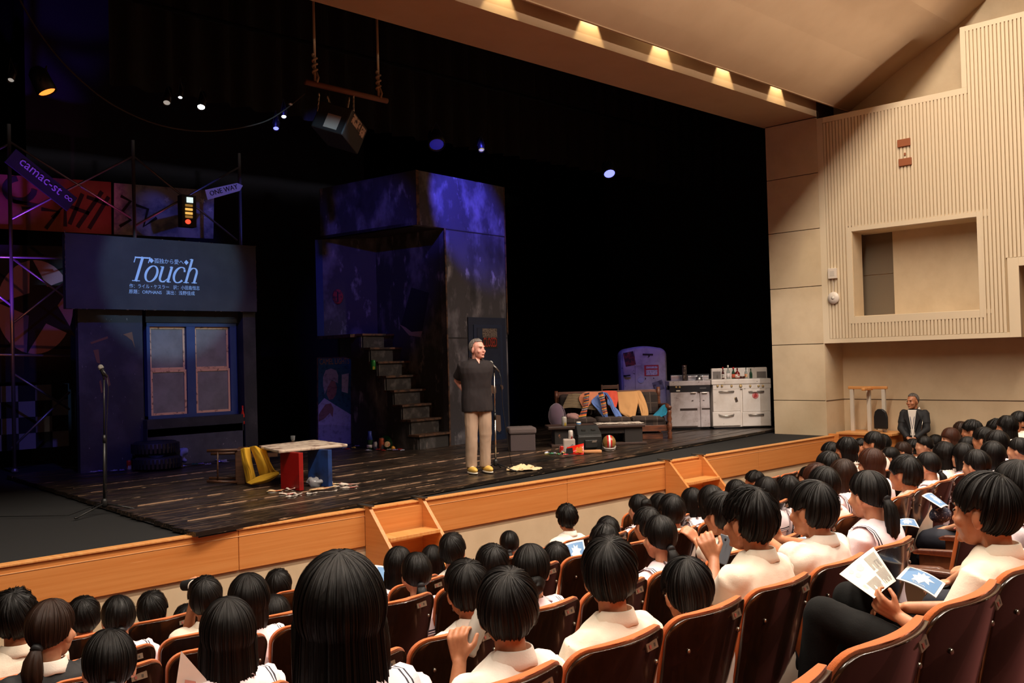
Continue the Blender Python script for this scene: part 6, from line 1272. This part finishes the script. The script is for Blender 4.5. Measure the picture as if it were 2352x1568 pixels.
m = MB(); m.box(SP(1400, 990, 0).x, SP(1535, 990, 0).x+.0, .04, .09, SP(1500, 990, .04).z, SP(1500, 976, .04).z); m.build('front_rail', tw, sofa, bevel=.006)
m = MB(); m.box(SP(1476, 1000, .1).x, SP(1523, 1000, .1).x, .1, .5, 0.0, SP(1500, 995, .1).z); m.build('drawer_box', tw, sofa, bevel=.006)
def spindle(p, h, r, nm='leg'):
    pf_ = [(r*.7, 0), (r, h*.03), (r*.75, h*.12), (r*1.05, h*.2), (r*.6, h*.27), (r, h*.36), (r, h*.5), (r*.62, h*.56), (r*1.05, h*.66), (r*.7, h*.78), (r*.95, h*.86), (r*.8, h)]
    m = MB(); m.lathe(pf_, 14, Matrix.Translation(p)); return m.build(nm, tw, sofa, True)
fr_x = SP(1539, 1008, 0).x; fl_x = SP(1272, 1008, 0).x; za = SP(1541, 938, 0).z
spindle((fr_x, 0, 0), za, .042); spindle((fl_x, 0, 0), za, .042); spindle((xr+.03, .78, 0), SP(1513, 888, .78).z, .038, 'back_post'); spindle((xl-.03, .78, 0), SP(1279, 898, .78).z, .038, 'back_post')
for x, x2 in ((fr_x, xr+.03), (fl_x, xl-.03)): m = MB(); m.tube([(x, -.05, za+.02), (x*.7+x2*.3, .2, za+.045), (x2, .74, za+.02)], [.035, .042, .035], 12); m.build('arm', tw, sofa, True)
def garment(nm, label, cat, rows, mt, th=.012, sub=2, extra=None, amp=.006):
    t = fthing(nm, label, cat, so); cloth('cloth', rows, mt, t, so, th, sub, amp, len(label)); return t
def onback(pts): return [(u, v, .60 if v < 905 else .46+.001*(940-v)) for u, v in pts]
def B(*cols): return [[(u, v, max(.44, min(.62, .62-.18*(v-895)/60.)) - o) for u, v, o in c] for c in cols]
olive = mat('striped_olive', rgb(120, 100, 76), .9)
nt = olive.node_tree; w_ = nt.nodes.new('ShaderNodeTexWave'); w_.bands_direction = 'Z'; w_.inputs['Scale'].default_value = 12; w_.inputs['Distortion'].default_value = .8; tc = nt.nodes.new('ShaderNodeTexCoord'); nt.links.new(tc.outputs['Object'], w_.inputs[0]); cr_ = nt.nodes.new('ShaderNodeValToRGB'); cr_.color_ramp.elements[0].color = rgb(70, 56, 44); cr_.color_ramp.elements[1].color = rgb(150, 130, 96); nt.links.new(w_.outputs[0], cr_.inputs[0]); nt.links.new(cr_.outputs[0], nt.nodes['Principled BSDF'].inputs['Base Color'])
pch = mat('peach_shirt', rgb(206, 128, 92), .85, bump=fab); denim = mat('pale_denim', rgb(96, 124, 186), .85, bump=fab); redj = mat('coral_jumper', rgb(204, 78, 56), .9, bump=fab); tan = mat('tan_corduroy', rgb(196, 146, 92), .9, bump=((6, 6, 200), .1)); teal = mat('turquoise_towel', rgb(44, 150, 186), .95, bump=((300, 300, 300), .5))
garment('striped_jumper', 'olive striped jumper over the left of the sofa back', 'jumper', B([(1305, 906, .02), (1296, 925, .04), (1290, 940, .05)], [(1318, 903, .05), (1314, 922, .08), (1308, 936, .08)], [(1340, 904, .05), (1338, 922, .10), (1334, 938, .08)], [(1362, 905, .05), (1366, 924, .09), (1370, 942, .08)]), olive)
garment('peach_shirt', 'peach coloured shirt over the sofa back between the scarf ends', 'shirt', B([(1332, 908, .08), (1330, 918, .12), (1340, 938, .12)], [(1345, 900, .09), (1344, 916, .14), (1346, 940, .13)], [(1366, 900, .09), (1362, 916, .13), (1354, 930, .12)], [(1384, 899, .08), (1374, 910, .12), (1362, 920, .10)]), pch)
garment('blue_jeans', 'pale blue jeans with legs spread, hanging over the sofa back', 'jeans', B([(1374, 906, .11), (1358, 922, .15), (1372, 940, .17), (1388, 962, .18)], [(1384, 900, .12), (1372, 926, .17), (1386, 942, .19), (1396, 960, .20)], [(1392, 902, .12), (1384, 930, .16), (1394, 946, .18), (1395, 956, .19)]), denim)
cloth('leg', B([(1388, 902, .13), (1398, 916, .15), (1404, 938, .16), (1414, 958, .2)], [(1394, 902, .15), (1406, 920, .17), (1412, 938, .19), (1422, 956, .22)], [(1397, 908, .12), (1396, 928, .14), (1416, 938, .17), (1430, 958, .2)]), denim, [o for o in SC.objects if o.name == 'blue_jeans'][0], so)
garment('coral_jumper', 'coral red jumper over the middle of the sofa back', 'jumper', B([(1382, 898, .05), (1392, 912, .10), (1398, 930, .12)], [(1398, 897, .06), (1402, 914, .12), (1406, 938, .14)], [(1414, 898, .06), (1416, 916, .11), (1416, 934, .12)], [(1418, 902, .04), (1419, 918, .08), (1412, 938, .10)]), redj)
tr = garment('tan_trousers', 'tan corduroy trousers spread over the right of the sofa back', 'trousers', B([(1418, 900, .06), (1420, 925, .10), (1424, 946, .12), (1442, 958, .12)], [(1440, 899, .08), (1442, 925, .13), (1444, 945, .14), (1450, 958, .14)], [(1458, 898, .08), (1462, 920, .13), (1460, 942, .14), (1458, 957, .13)], [(1468, 897, .05), (1466, 915, .09), (1464, 930, .12), (1458, 957, .11)]), tan)
cloth('leg', B([(1458, 898, .07), (1464, 920, .11), (1470, 940, .13), (1474, 957, .13)], [(1468, 897, .08), (1476, 920, .13), (1482, 940, .15), (1484, 957, .15)], [(1473, 900, .05), (1483, 922, .09), (1488, 942, .11), (1489, 956, .12)]), tan, tr, so)
garment('turquoise_towel', 'turquoise towel hanging off the right sofa arm', 'towel', [[(1512, 942, .34), (1504, 950, .30), (1494, 960, .22)], [(1522, 931, .22), (1514, 946, .18), (1506, 960, .12)], [(1532, 929, .10), (1524, 944, .08), (1520, 957, .05)], [(1539, 933, .0), (1534, 942, -.01), (1529, 953, -.01)]], teal)
scm = [mat('scarf_%d' % i, rgb(*c), .9, bump=fab) for i, c in enumerate(((52, 46, 56), (208, 92, 42), (150, 132, 128), (196, 150, 60), (60, 54, 66)))]
sc_t = fthing('striped_scarf', 'long scarf striped orange, grey and dark hanging in two ends over the sofa', 'scarf', so)
for pts in (((1348, 903, 5.6, .20), (1347, 922, 5.4, .24), (1344, 936, 5.8, .24), (1336, 962, 9.5, .26)), ((1379, 901, 5, .24), (1386, 925, 5.5, .27), (1388, 940, 5, .28), (1391, 952, 4.5, .28))):
    m = MB(); n = 30
    def ip(t):
        k = t*(len(pts)-1); i = min(int(k), len(pts)-2); q = k-i; return [pts[i][j]*(1-q)+pts[i+1][j]*q for j in range(4)]
    rows = []
    for i in range(n+1): u, v, hw_, o = ip(i/n); y = max(.44, min(.62, .62-.18*(v-895)/60.))-o; rows.append([SP(u-hw_, v+1.5, y), SP(u, v, y-.02), SP(u+hw_, v-1.5, y)])
    for i in range(n): m.k = (0, 0, 1, 3, 0, 2, 4, 1)[i % 8]; m.grid([rows[i], rows[i+1]])
    m.build('scarf_end', scm, sc_t, False, solid=.014)
t = fthing('grey_cushion', 'grey violet cushion pushed against the left sofa arm', 'cushion', so); c = SP(1279, 955, -.02); m = MB(); m.ell(c, (.14, .10, .20), 22, 14); o = m.build('pillow', mat('mauve_velvet', rgb(104, 84, 100), .95, sheen=.4), t, True); wrinkle(o.data, .03, 7, 2); m = MB(); m.tube([c+Vector((.14*math.cos(a*.4), -.02, .20*math.sin(a*.4))) for a in range(17)], .008, 6); m.build('piping', mat('mauve_velvet', (0, 0, 0, 1)), t, True)
t = fthing('pink_blanket', 'crumpled dusty pink cloth on the sofa seat at the left', 'cloth', so); heap('folds', [((1306, 960, .15), (1322, 964, .1), .05, .05), ((1312, 958, .22), (1326, 958, .2), .05, .04)], mat('dusty_pink', rgb(160, 122, 116), .9), t, so, 5, .02, .014)
# dark chair behind the sofa
f = Frame(so.W(.05, 1.2, 0), so.a); t = fthing('dark_chair', 'dark ladder back chair standing behind the sofa', 'chair', f); a = f.P(1383, 890).x; b_ = f.P(1420, 890).x; zt = f.P(1400, 883).z; dk = mat('dark_chair_wood', (0, 0, 0, 1))
for x in (a, b_): m = MB(); m.cyl((x, 0, 0), (x, .04, zt), .02, .016, 8); m.build('back_leg', dk, t, True); m = MB(); m.cyl((x, -.38, 0), (x, -.38, .44), .02, .018, 8); m.build('leg', dk, t, True)
m = MB(); m.box(a-.02, b_+.02, -.40, .02, .43, .47); m.build('seat', dk, t, bevel=.01)
for k in (0, .16): m = MB(); m.box(a, b_, .02, .045, zt-.08-k, zt-.01-k); m.build('back_rail', dk, t, bevel=.004)
# ---------------------------------------------------------------- refrigerator
ff = Frame(onz(1482, 983, FZ), -YAW); fr_t = fthing('refrigerator', 'old rounded refrigerator with peeling white paint and stickers behind the sofa', 'refrigerator', ff)
def FP(u, v, y=0.): return ff.P(u, v, y)
enam = mat('dirty_enamel', rgb(196, 190, 198), .5, noise_=[(rgb(142, 132, 140), (3, 3, 3), .46, .72), (rgb(62, 50, 46), (13, 13, 9), .64, .68)], bump=((9, 9, 9), .15))
xa, xb = FP(1429, 900).x, FP(1535, 900).x; zt = FP(1482, 797).z; r = .17; w_ = xb-xa
arc_ = [(xa, .08), (xa, zt-r)]+[(xa+r-r*math.cos(q*PI/16), zt-r+r*.92*math.sin(q*PI/16)) for q in range(1, 9)]+[(xa+r+(w_-2*r)*q/6, zt-r+r*.92+.035*math.sin(PI*q/6)) for q in range(1, 6)]+[(xb-r+r*math.sin(q*PI/16), zt-r+r*.92*math.cos(q*PI/16)) for q in range(0, 8)]+[(xb, zt-r), (xb, .08)]
m = MB(); m.prism(arc_, .08, .70); m.build('cabinet', enam, fr_t, True, bevel=.03)
ins = lambda d: [((x-(xa+xb)/2)*(1-d/w_)+(xa+xb)/2, z*(1-d*.4)+.02) for x, z in arc_]
m = MB(); m.prism(ins(.05), .0, .075); m.build('door', enam, fr_t, True, bevel=.035)
m = MB(); m.box(FP(1460, 900).x-.004, FP(1460, 900).x+.004, -.004, .002, .5, FP(1460, 805).z); m.build('paint_line', mat('grime_line', rgb(120, 112, 122), .8), fr_t)
ch = mat('tarnished_chrome', (.4, .38, .36, 1), .35, .9)
a = FP(1433, 863); m = MB(); m.tube([(a.x, -.01, a.z), (a.x+.03, -.05, a.z), (a.x+.12, -.05, a.z+.01)], [.016, .018, .012], 10); m.build('handle', mat('handle_dark', (.03, .03, .035, 1), .35, .6), fr_t, True)
def stick(nm, u0, v0, u1, v1, mt, rot=0, par=None, fr=ff, y=-.006):
    a = fr.P((u0+u1)/2, (v0+v1)/2, y); w2 = abs(fr.P(u1, v0, y).x-fr.P(u0, v0, y).x)/2; h2 = abs(fr.P(u0, v0, y).z-fr.P(u0, v1, y).z)/2; m = MB(); m.box(-w2, w2, 0, .004, -h2, h2, Matrix.Translation((a.x, y, a.z))@Matrix.Rotation(math.radians(rot), 4, 'Y')); return m.build(nm, mt, par or fr_t)
stick('picture_sticker', 1434, 808, 1458, 840, mat('dark_red_print', rgb(122, 48, 48), .7, noise_=[(rgb(60, 36, 44), (13, 13, 13), .45, .55), (rgb(160, 120, 116), (9, 9, 9), .62, .66)]), -10)
o = stick('red_border_label', 1480, 838, 1513, 863, mat('label_red', rgb(196, 56, 54), .7), 0); stick('white_label', 1484, 841, 1510, 846, mat('label_white', rgb(206, 200, 210), .7, noise_=[(rgb(150, 140, 160), (40, 9, 60), .5, .55)]), 0, o, y=-.010); stick('white_label', 1484, 849, 1510, 861, mat('label_white', (0, 0, 0, 1)), 0, o, y=-.010)
a = FP(1472, 872); m = MB(); m.tube([(a.x+.06*math.cos(q*.35), -.006, a.z+.06*math.sin(q*.35)) for q in range(19)], .006, 6); m.ell((a.x, -.003, a.z), (.055, .004, .055), 18, 6); m.prism([(a.x-.025, a.z-.035), (a.x+.03, a.z-.03), (a.x+.005, a.z+.035)], -.012, -.007); m.build('round_badge', mat('badge_pale', rgb(186, 190, 214), .4), fr_t)
stick('grey_photo', 1500, 875, 1524, 896, mat('grey_photo', rgb(112, 108, 124), .7, noise_=[(rgb(70, 64, 76), (14, 14, 14), .5, .56)]), -16); stick('rust_patch', 1476, 812, 1500, 816, mat('rust_dark', rgb(60, 46, 42), .9), 3); stick('tape', 1458, 836, 1472, 840, mat('tape_pale', rgb(196, 190, 190), .8), -4)
# ---------------------------------------------------------------- two stoves
wst = mat('white_stove', rgb(226, 216, 206), .35, noise_=[(rgb(200, 186, 172), (2.4, 2.4, 2.4), .45, .75), (rgb(70, 52, 42), (17, 17, 17), .69, .72)]); wst2 = mat('grimy_stove', rgb(196, 186, 186), .4, noise_=[(rgb(150, 132, 128), (3.2, 3.2, 3.2), .45, .72), (rgb(64, 46, 42), (10, 10, 16), .63, .69)])
vb = mat('stove_black', (.010, .010, .014, 1), .4)
def pan(nm, fr, u0, v0, u1, v1, mt, par, y0, y1, bev=.006): a = fr.P(u0, v0, y0); b = fr.P(u1, v1, y0); m = MB(); m.box(min(a.x, b.x), max(a.x, b.x), y0, y1, max(0, min(a.z, b.z)), max(a.z, b.z)); return m.build(nm, mt, par, bevel=bev)
s1 = Frame(onz(1703, 984, FZ), -YAW+math.radians(1.5)); t = fthing('white_stove', 'wide white enamel stove at the right end of the stage, bottles on its top', 'stove', s1)
pan('body', s1, 1636, 880, 1772, 978, wst, t, .03, .62, .01); pan('plinth', s1, 1640, 976, 1768, 988, vb, t, .06, .58); pan('cook_top', s1, 1634, 872, 1771, 880, wst, t, -.02, .66, .012)
pan('control_panel', s1, 1637, 880, 1771, 891, wst, t, -.005, .03); bsp = pan('back_splash', s1, 1634, 846, 1763, 874, wst, t, .60, .70, .02)
pan('inset', s1, 1637, 853, 1656, 870, mat('splash_dark', rgb(120, 112, 106), .6), bsp, .594, .602); pan('inset', s1, 1738, 853, 1760, 868, mat('splash_dark', (0, 0, 0, 1)), bsp, .594, .602)
kn = mat('brass_knob', rgb(196, 166, 112), .35, .3)
for u, r_ in ((1648, .021), (1658, .021), (1680, .021), (1701, .030), (1723, .021), (1742, .021), (1752, .021)): p = s1.P(u, 886, -.006); m = MB(); m.lathe([(r_, 0), (r_, .014), (r_*.75, .026), (0, .028)], 16, Matrix.Translation(p)@rotm('X', 90)); m.build('knob', kn, t, True)
hsil = mat('old_handle', (.55, .50, .45, 1), .3, .8)
for i, (u0, v0, u1, v1) in enumerate(((1637, 892, 1702, 944), (1705, 892, 1771, 944), (1637, 946, 1702, 977), (1705, 946, 1771, 977))):
    d = pan('oven_door' if i < 2 else 'drawer', s1, u0, v0, u1, v1, wst, t, .0, .03, .010); uc = (u0+u1)/2; vh = (899, 899, 952, 952)[i]; a = s1.P(uc-17, vh, -.03); b_ = s1.P(uc+17, vh, -.03); z_ = (0, 0, .03, 0)[i]
    m = MB(); m.tube([(a.x, 0, a.z), (a.x+.01, -.035, a.z-z_*.3), ((a.x+b_.x)/2, -.04, a.z-z_), (b_.x-.01, -.035, a.z-z_*.3), (b_.x, 0, a.z)], .012, 8); m.build('handle', hsil, d, True)
stick('dark_sticker', 1688, 912, 1694, 923, mat('sticker_dark', rgb(60, 44, 38), .6, noise_=[(rgb(196, 170, 120), (30, 30, 30), .52, .56)]), -18, t, s1, -.006); a = s1.P(1735, 908, -.003); m = MB(); m.ell((a.x, -.003, a.z), (.062, .005, .062), 20, 6); o = m.build('red_sticker', mat('sticker_pink', rgb(206, 120, 116), .6), t, True); m = MB(); m.prism([(a.x-.035, a.z-.04), (a.x+.03, a.z-.02), (a.x+.03, a.z+.015), (a.x, a.z+.045), (a.x-.025, a.z+.01)], -.012, -.007); m.build('emblem', mat('sticker_red', rgb(170, 50, 46), .6), o)
def bottle(label, u, v, h_px, r, gm, neck=.35, lab=None, capm=None):
    p = s1.P(u, v, .30); w_ = s1.W(p.x, .30, 0); zt_ = s1.P(1700, 873, .3).z; t_ = thing('glass_bottle', label, 'bottle', (w_[0], w_[1], FZ+s1.P(1700, 872, -.02).z), 0, 'bottles on the white stove'); ppm = F/((np.array(w_)-CZ)@RM[2]); h = h_px/ppm
    m = MB(); m.lathe([(r*.9, 0), (r, .01), (r, h*.52), (r*.8, h*.62), (r*neck, h*.74), (r*neck, h*.95), (r*neck*1.2, h*.95), (r*neck*1.2, h), (0, h)], 18); m.build('glass', gm, t_, True)
    if lab: m = MB(); m.lathe([(r*1.02, h*.15), (r*1.02, h*.45)], 18); m.build('label_band', lab, t_, True)
    if capm: m = MB(); m.lathe([(r*neck*1.3, h*.86), (r*neck*1.3, h*1.01), (0, h*1.015)], 12); m.build('cap', capm, t_, True)
clr = mat('bottle_clear', rgb(190, 196, 190), .08, trans=.7); grn = mat('bottle_green', rgb(44, 76, 56), .1, trans=.4); brn = mat('bottle_brown', rgb(62, 22, 14), .12)
bottle('dark sauce bottle with a red cap, first bottle from the left on the stove', 1661, 874, 29, .026, brn, .4, paperc[3], mat('cap_red', rgb(176, 30, 30), .4)); bottle('tall clear bottle with a white label, second bottle on the stove', 1673, 875, 33, .034, clr, .35, mat('label_white2', rgb(216, 206, 200), .7), sole_m); bottle('green capped bottle with an orange label, third on the stove', 1685, 875, 28, .032, grn, .4, mat('label_orange', rgb(190, 80, 50), .7), mat('cap_red', (0, 0, 0, 1))); bottle('squat dark red flask with a brown neck, fourth on the stove', 1694, 875, 26, .050, mat('bottle_red', rgb(110, 26, 20), .12), .28, paperc[1]); bottle('clear bottle with a cream label, fifth on the stove', 1714, 873, 27, .030, clr, .38, paperc[0]); bottle('plain green bottle, rightmost on the stove', 1725, 873, 24, .028, grn, .4)
p = s1.P(1705, 873, .28); w_ = s1.W(p.x, .28, s1.P(1700, 872, -.02).z); t = thing('small_bowl', 'small dark bowl among the bottles on the stove', 'bowl', tuple(w_)); m = MB(); m.lathe([(.03, 0), (.05, .03), (.056, .06), (.05, .06), (.03, .012)], 18); m.build('bowl', brn, t, True); m = MB(); m.lathe([(.057, .058), (.058, .064)], 18); m.build('rim', hsil, t)
s2 = Frame(onz(1587, 987, FZ), -YAW+math.radians(-1.5)); t = fthing('grimy_stove', 'grimy white stove with a black control strip, between refrigerator and white stove', 'stove', s2)
pan('body', s2, 1540, 897, 1632, 980, wst2, t, .03, .60, .008); pan('plinth', s2, 1542, 978, 1630, 988, vb, t, .06, .58); pan('cook_top', s2, 1537, 876, 1632, 884, wst2, t, -.02, .62, .008); pan('control_strip', s2, 1538, 884, 1632, 899, vb, t, -.01, .03)
d = pan('oven_door', s2, 1540, 900, 1604, 978, wst2, t, -.005, .03, .008); d2 = pan('side_door', s2, 1608, 900, 1631, 980, wst2, t, -.005, .03, .008)
for u, par in ((1592, d), (1618, d2)): p = s2.P(u, 902, -.02); m = MB(); m.cbox(p, (.10, .03, .022)); m.build('handle', hsil, par, bevel=.004)
for u in (1553, 1561): p = s2.P(u, 889, -.012); m = MB(); m.lathe([(.019, 0), (.019, .014), (0, .018)], 14, Matrix.Translation(p)@rotm('X', 90)); m.build('knob', kn, t, True)
pan('maker_plate', s2, 1553, 896, 1562, 898.5, sole_m, t, -.016, -.01, .001); pan('dial_marks', s2, 1607, 890, 1622, 892, mat('dim_marks', rgb(90, 84, 84), .6), t, -.014, -.01, .001)
pan('scorch_mark', s2, 1562, 938, 1602, 942, mat('scorch', rgb(58, 44, 40), .9), d, -.009, -.004, .001); pan('scorch_mark', s2, 1612, 937, 1631, 940, mat('scorch', (0, 0, 0, 1)), d2, -.009, -.004, .001)
bs = pan('back_splash', s2, 1540, 861, 1630, 878, vb, t, .55, .60, .008); mir = mat('splash_mirror', (.7, .7, .75, 1), .25, .9, bump=((9, 9, 9), .3))
for u0, u1 in ((1541, 1567), (1580, 1603), (1604, 1628)): pan('mirror_tile', s2, u0, 863, u1, 876, mir, bs, .544, .551, .003)
p = s2.P(1573, 877, .30); w_ = s2.W(p.x, .3, s2.P(1573, 876, -.02).z); t = thing('mottled_vase', 'tall mottled vase on the grimy stove', 'vase', tuple(w_)); m = MB(); m.lathe([(.045, 0), (.05, .02), (.038, .12), (.045, .2), (.040, .27), (.05, .30), (.04, .30), (.03, .2)], 20); m.build('body', mat('mottled_glaze', rgb(66, 54, 48), .3, noise_=[(rgb(140, 122, 104), (20, 20, 20), .55, .62)]), t, True); m = MB(); m.lathe([(.051, .298), (.051, .308), (.04, .308)], 20); m.build('rim', brn, t)
p = s2.P(1606, 877, .28); w_ = s2.W(p.x, .28, s2.P(1606, 876, -.02).z); t = thing('kettle', 'small shiny kettle on the grimy stove', 'kettle', tuple(w_)); m = MB(); m.lathe([(.06, 0), (.068, .03), (.05, .08), (.02, .095), (0, .10)], 20); m.build('body', ch, t, True); m = MB(); m.tube([(-.05, 0, .07), (-.03, 0, .12), (.03, 0, .12), (.05, 0, .07)], .006, 8); m.build('handle', vb, t, True); m = MB(); m.cyl((.05, 0, .04), (.10, 0, .08), .014, .009, 10); m.build('spout', ch, t, True)
# ---------------------------------------------------------------- hung above the stage
HY_ = 10.0; hf = Frame((0, HY_, 0), 0.)
ropem = mat('hemp_rope', rgb(150, 126, 98), .95, bump=((200, 200, 60), .6)); pole_m = mat('wood_pole', rgb(104, 64, 44), .7)
t = thing('hanging_pole', 'wooden pole slung on two ropes high above the stage', 'pole', (0, HY_, 0)); a = hf.P(701, 188); b_ = hf.P(889, 232); m = MB(); m.cyl(a, b_, .036, .036, 12); m.build('pole', pole_m, t, True)
for u, vb_, vt in ((724, 190, -160), (870, 226, -120)):
    lo = hf.P(u, vb_); hi = hf.P(u-2, vt); hi.x = lo.x; m = MB(); m.cyl(lo, hi, .016, .016, 10); r_ = m.build('rope', ropem, t, True)
    m = MB(); z0 = lo.z+.10; m.tube([(lo.x+.028*math.cos(q*.9), .028*math.sin(q*.9), z0+.010*q) for q in range(26)], .014, 6); m.tube([(lo.x, -.045, lo.z), (lo.x+.03, -.03, lo.z+.06), (lo.x+.01, -.01, lo.z+.14)], .014, 6); m.build('knot', ropem, r_, True)
t = thing('hung_speaker', 'black boxes with pale labels hanging in chains from the wooden pole', 'speaker', (0, HY_, 0)); boxm = mat('scuffed_black_box', (.014, .013, .013, 1), .5)
c = hf.P(782, 290); M_ = Matrix.Translation(c)@rotm('Y', 14)@rotm('Z', 35)@rotm('X', 12); m = MB(); m.box(-.30, .30, -.22, .22, -.20, .16, M_); bx = m.build('box', boxm, t, bevel=.02)
m = MB(); m.box(-.22, .06, -.226, -.219, .02, .13, M_); m.box(.10, .24, -.226, -.219, .0, .12, M_); m.build('front_label', mat('aged_label', rgb(176, 160, 146), .7, noise_=[(rgb(50, 44, 42), (22, 22, 22), .54, .57)]), bx)
m = MB(); m.box(-.306, -.299, -.12, .06, -.16, .02, M_); m.build('side_label', mat('aged_label2', rgb(150, 136, 122), .7), bx)
for (u0, v0), (u1, v1) in (((733, 215), (729, 268)), ((752, 222), (764, 254)), ((802, 226), (796, 258)), ((812, 212), (812, 256))):
    m = MB(); p0 = hf.P(u0, v0); p1 = hf.P(u1, v1); n = 9
    for i in range(n): q = p0.lerp(p1, (i+.5)/n); m.ell(q, (.016, .010, .030), 8, 5, rotm('Z', 90*(i % 2)))
    m.build('chain', steel_m, t, True)
t = thing('slack_cable', 'thin cable sagging in a long curve from the upper left to the wooden pole', 'cable', (0, HY_, 0)); m = MB(); cc = [hf.P(*p) for p in ((40, -10), (90, 75), (160, 160), (250, 235), (350, 282), (440, 300), (520, 298), (600, 282), (650, 255), (700, 215))]; m.tube([crom(cc, i/60) for i in range(61)], .008, 6); m.build('cable', mat('dim_rope', rgb(44, 38, 32), .9), t, True); m = MB(); m.ell(hf.P(667, 239), (.03, .02, .02), 8, 6); m.build('clamp', steel_m, t)
LY = 11.6; lf_ = Frame((0, LY, 0), 0.)
t = thing('lighting_bar', 'dark horizontal lighting bar above the set', 'bar', (0, LY, 0)); m = MB(); m.cyl((-2, 0, 7.0), (16, 0, 7.0), .03, .03, 10); m.build('pipe', mat('black_pipe', (.003, .003, .003, 1), .9, spec=.1), t, True)
for k in range(8): m = MB(); m.cyl((-1+2.2*k, 0, 7.0), (-1+2.2*k, 0, 10), .006, .006, 6); m.build('cable', dark, t)
canm_ = mat('lantern_body', (.015, .015, .017, 1), .4, .5)
lw = em('glint_white', (.9, .95, 1, 1), 6); lo_ = em('glint_orange', (1, .22, .03, 1), 2.2); lb = em('glint_blue', (.18, .2, 1, 1), 2.5); ld = em('glint_dim', (.8, .78, .7, 1), .35)  # reflected glints on the lenses, put in as emission
for i, (u, v, lm, r_, lab) in enumerate(((25, 184, ld, .035, 'faint small stage lantern at the far upper left'), (108, 211, lo_, .10, 'orange glinting stage lantern at the upper left'), (383, 236, ld, .045, 'dim double stage lantern left of the brighter one'), (414, 224, lw, .028, 'pinpoint white stage lantern, upper of the middle left group'), (462, 246, lw, .05, 'bright white stage lantern in the middle left group'), (652, 268, lw, .035, 'small white stage lantern left of the hung boxes'), (634, 295, lb, .04, 'low bluish stage lantern left of the hung boxes'), (1003, 332, em('glint_deep_blue', (.05, .05, 1, 1), .12), .12, 'deep blue faint stage lantern above the stair tower'), (1106, 344, ld, .05, 'dim white stage lantern above the tower front wall'), (1400, 399, lb, .11, 'blue glinting stage lantern above the sofa'))):
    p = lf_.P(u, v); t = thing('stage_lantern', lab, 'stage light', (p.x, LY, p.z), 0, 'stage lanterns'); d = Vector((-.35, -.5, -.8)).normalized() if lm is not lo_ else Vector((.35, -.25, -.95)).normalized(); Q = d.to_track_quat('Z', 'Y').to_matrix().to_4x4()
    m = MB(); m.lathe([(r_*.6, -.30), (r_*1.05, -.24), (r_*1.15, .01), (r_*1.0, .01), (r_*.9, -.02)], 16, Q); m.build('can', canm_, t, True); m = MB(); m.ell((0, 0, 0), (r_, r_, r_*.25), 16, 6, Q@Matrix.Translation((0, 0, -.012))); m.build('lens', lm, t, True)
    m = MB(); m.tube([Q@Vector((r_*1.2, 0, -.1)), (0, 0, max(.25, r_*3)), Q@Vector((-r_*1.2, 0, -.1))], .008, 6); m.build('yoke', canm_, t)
# ---------------------------------------------------------------- rostrum and rail beside the stage at the right
t = thing('rostrum', 'low orange wooden rostrum with steps in the corner right of the stage', 'rostrum', (15.93, 7.45, -.1)); m = MB(); m.box(-.38, .30, -.52, .45, 1.12, 1.16); m.build('top', oak2, t, bevel=.006); m = MB(); m.box(-.34, .28, -.48, .42, 0, 1.12); m.build('body', oak, t)
for i, z in enumerate((.36, .72)): m = MB(); m.box(-.36, .28, -1.0+.25*i, -.48, 0, z); m.build('step', oak2, t, bevel=.005)
m = MB(); m.box(-.40, -.34, .40, .58, .75, 1.13); m.build('side_cheek', oak, t, bevel=.004)
t = thing('hand_rail', 'wooden hand rail on three pale posts standing on the rostrum', 'rail', (15.9, 7.45, 1.06)); pst = mat('pale_post', rgb(206, 196, 180), .5)
for x, y in ((0, .31), (0, .01), (.0, -.25)): m = MB(); m.box(x-.025, x+.025, y-.03, y+.03, 0, .72); m.build('post', pst, t, bevel=.004)
m = MB(); m.box(-.03, .03, -.32, .37, .72, .77); m.box(-.30, .03, -.06, 0.0, .705, .755); m.build('hand_rail', oak2, t, bevel=.012)
f = Frame(onx(2023, 985, 15.75), 0); t = thing('black_chair_back', 'rounded black chair back behind the rail posts at the rostrum', 'chair', tuple(f.o)); m = MB()
pr_ = [(-.11, 0), (-.115, .20), (-.09, .29), (-.03, .335), (.05, .335), (.10, .29), (.12, .2), (.12, 0)]; m.add([(x, y, z) for x in (0, .05) for y, z in pr_], [list(range(8)), list(range(8, 16))[::-1]]+[(i, 8+i, 8+(i+1) % 8, (i+1) % 8) for i in range(8)]); m.build('backrest', mat('black_vinyl', (.010, .010, .011, 1), .4), t, bevel=.015); m = MB(); m.cyl((.03, -.08, -.02), (.03, -.08, .1), .012, .012, 8); m.cyl((.03, .08, -.02), (.03, .08, .1), .012, .012, 8); m.build('stay', steel_m, t)
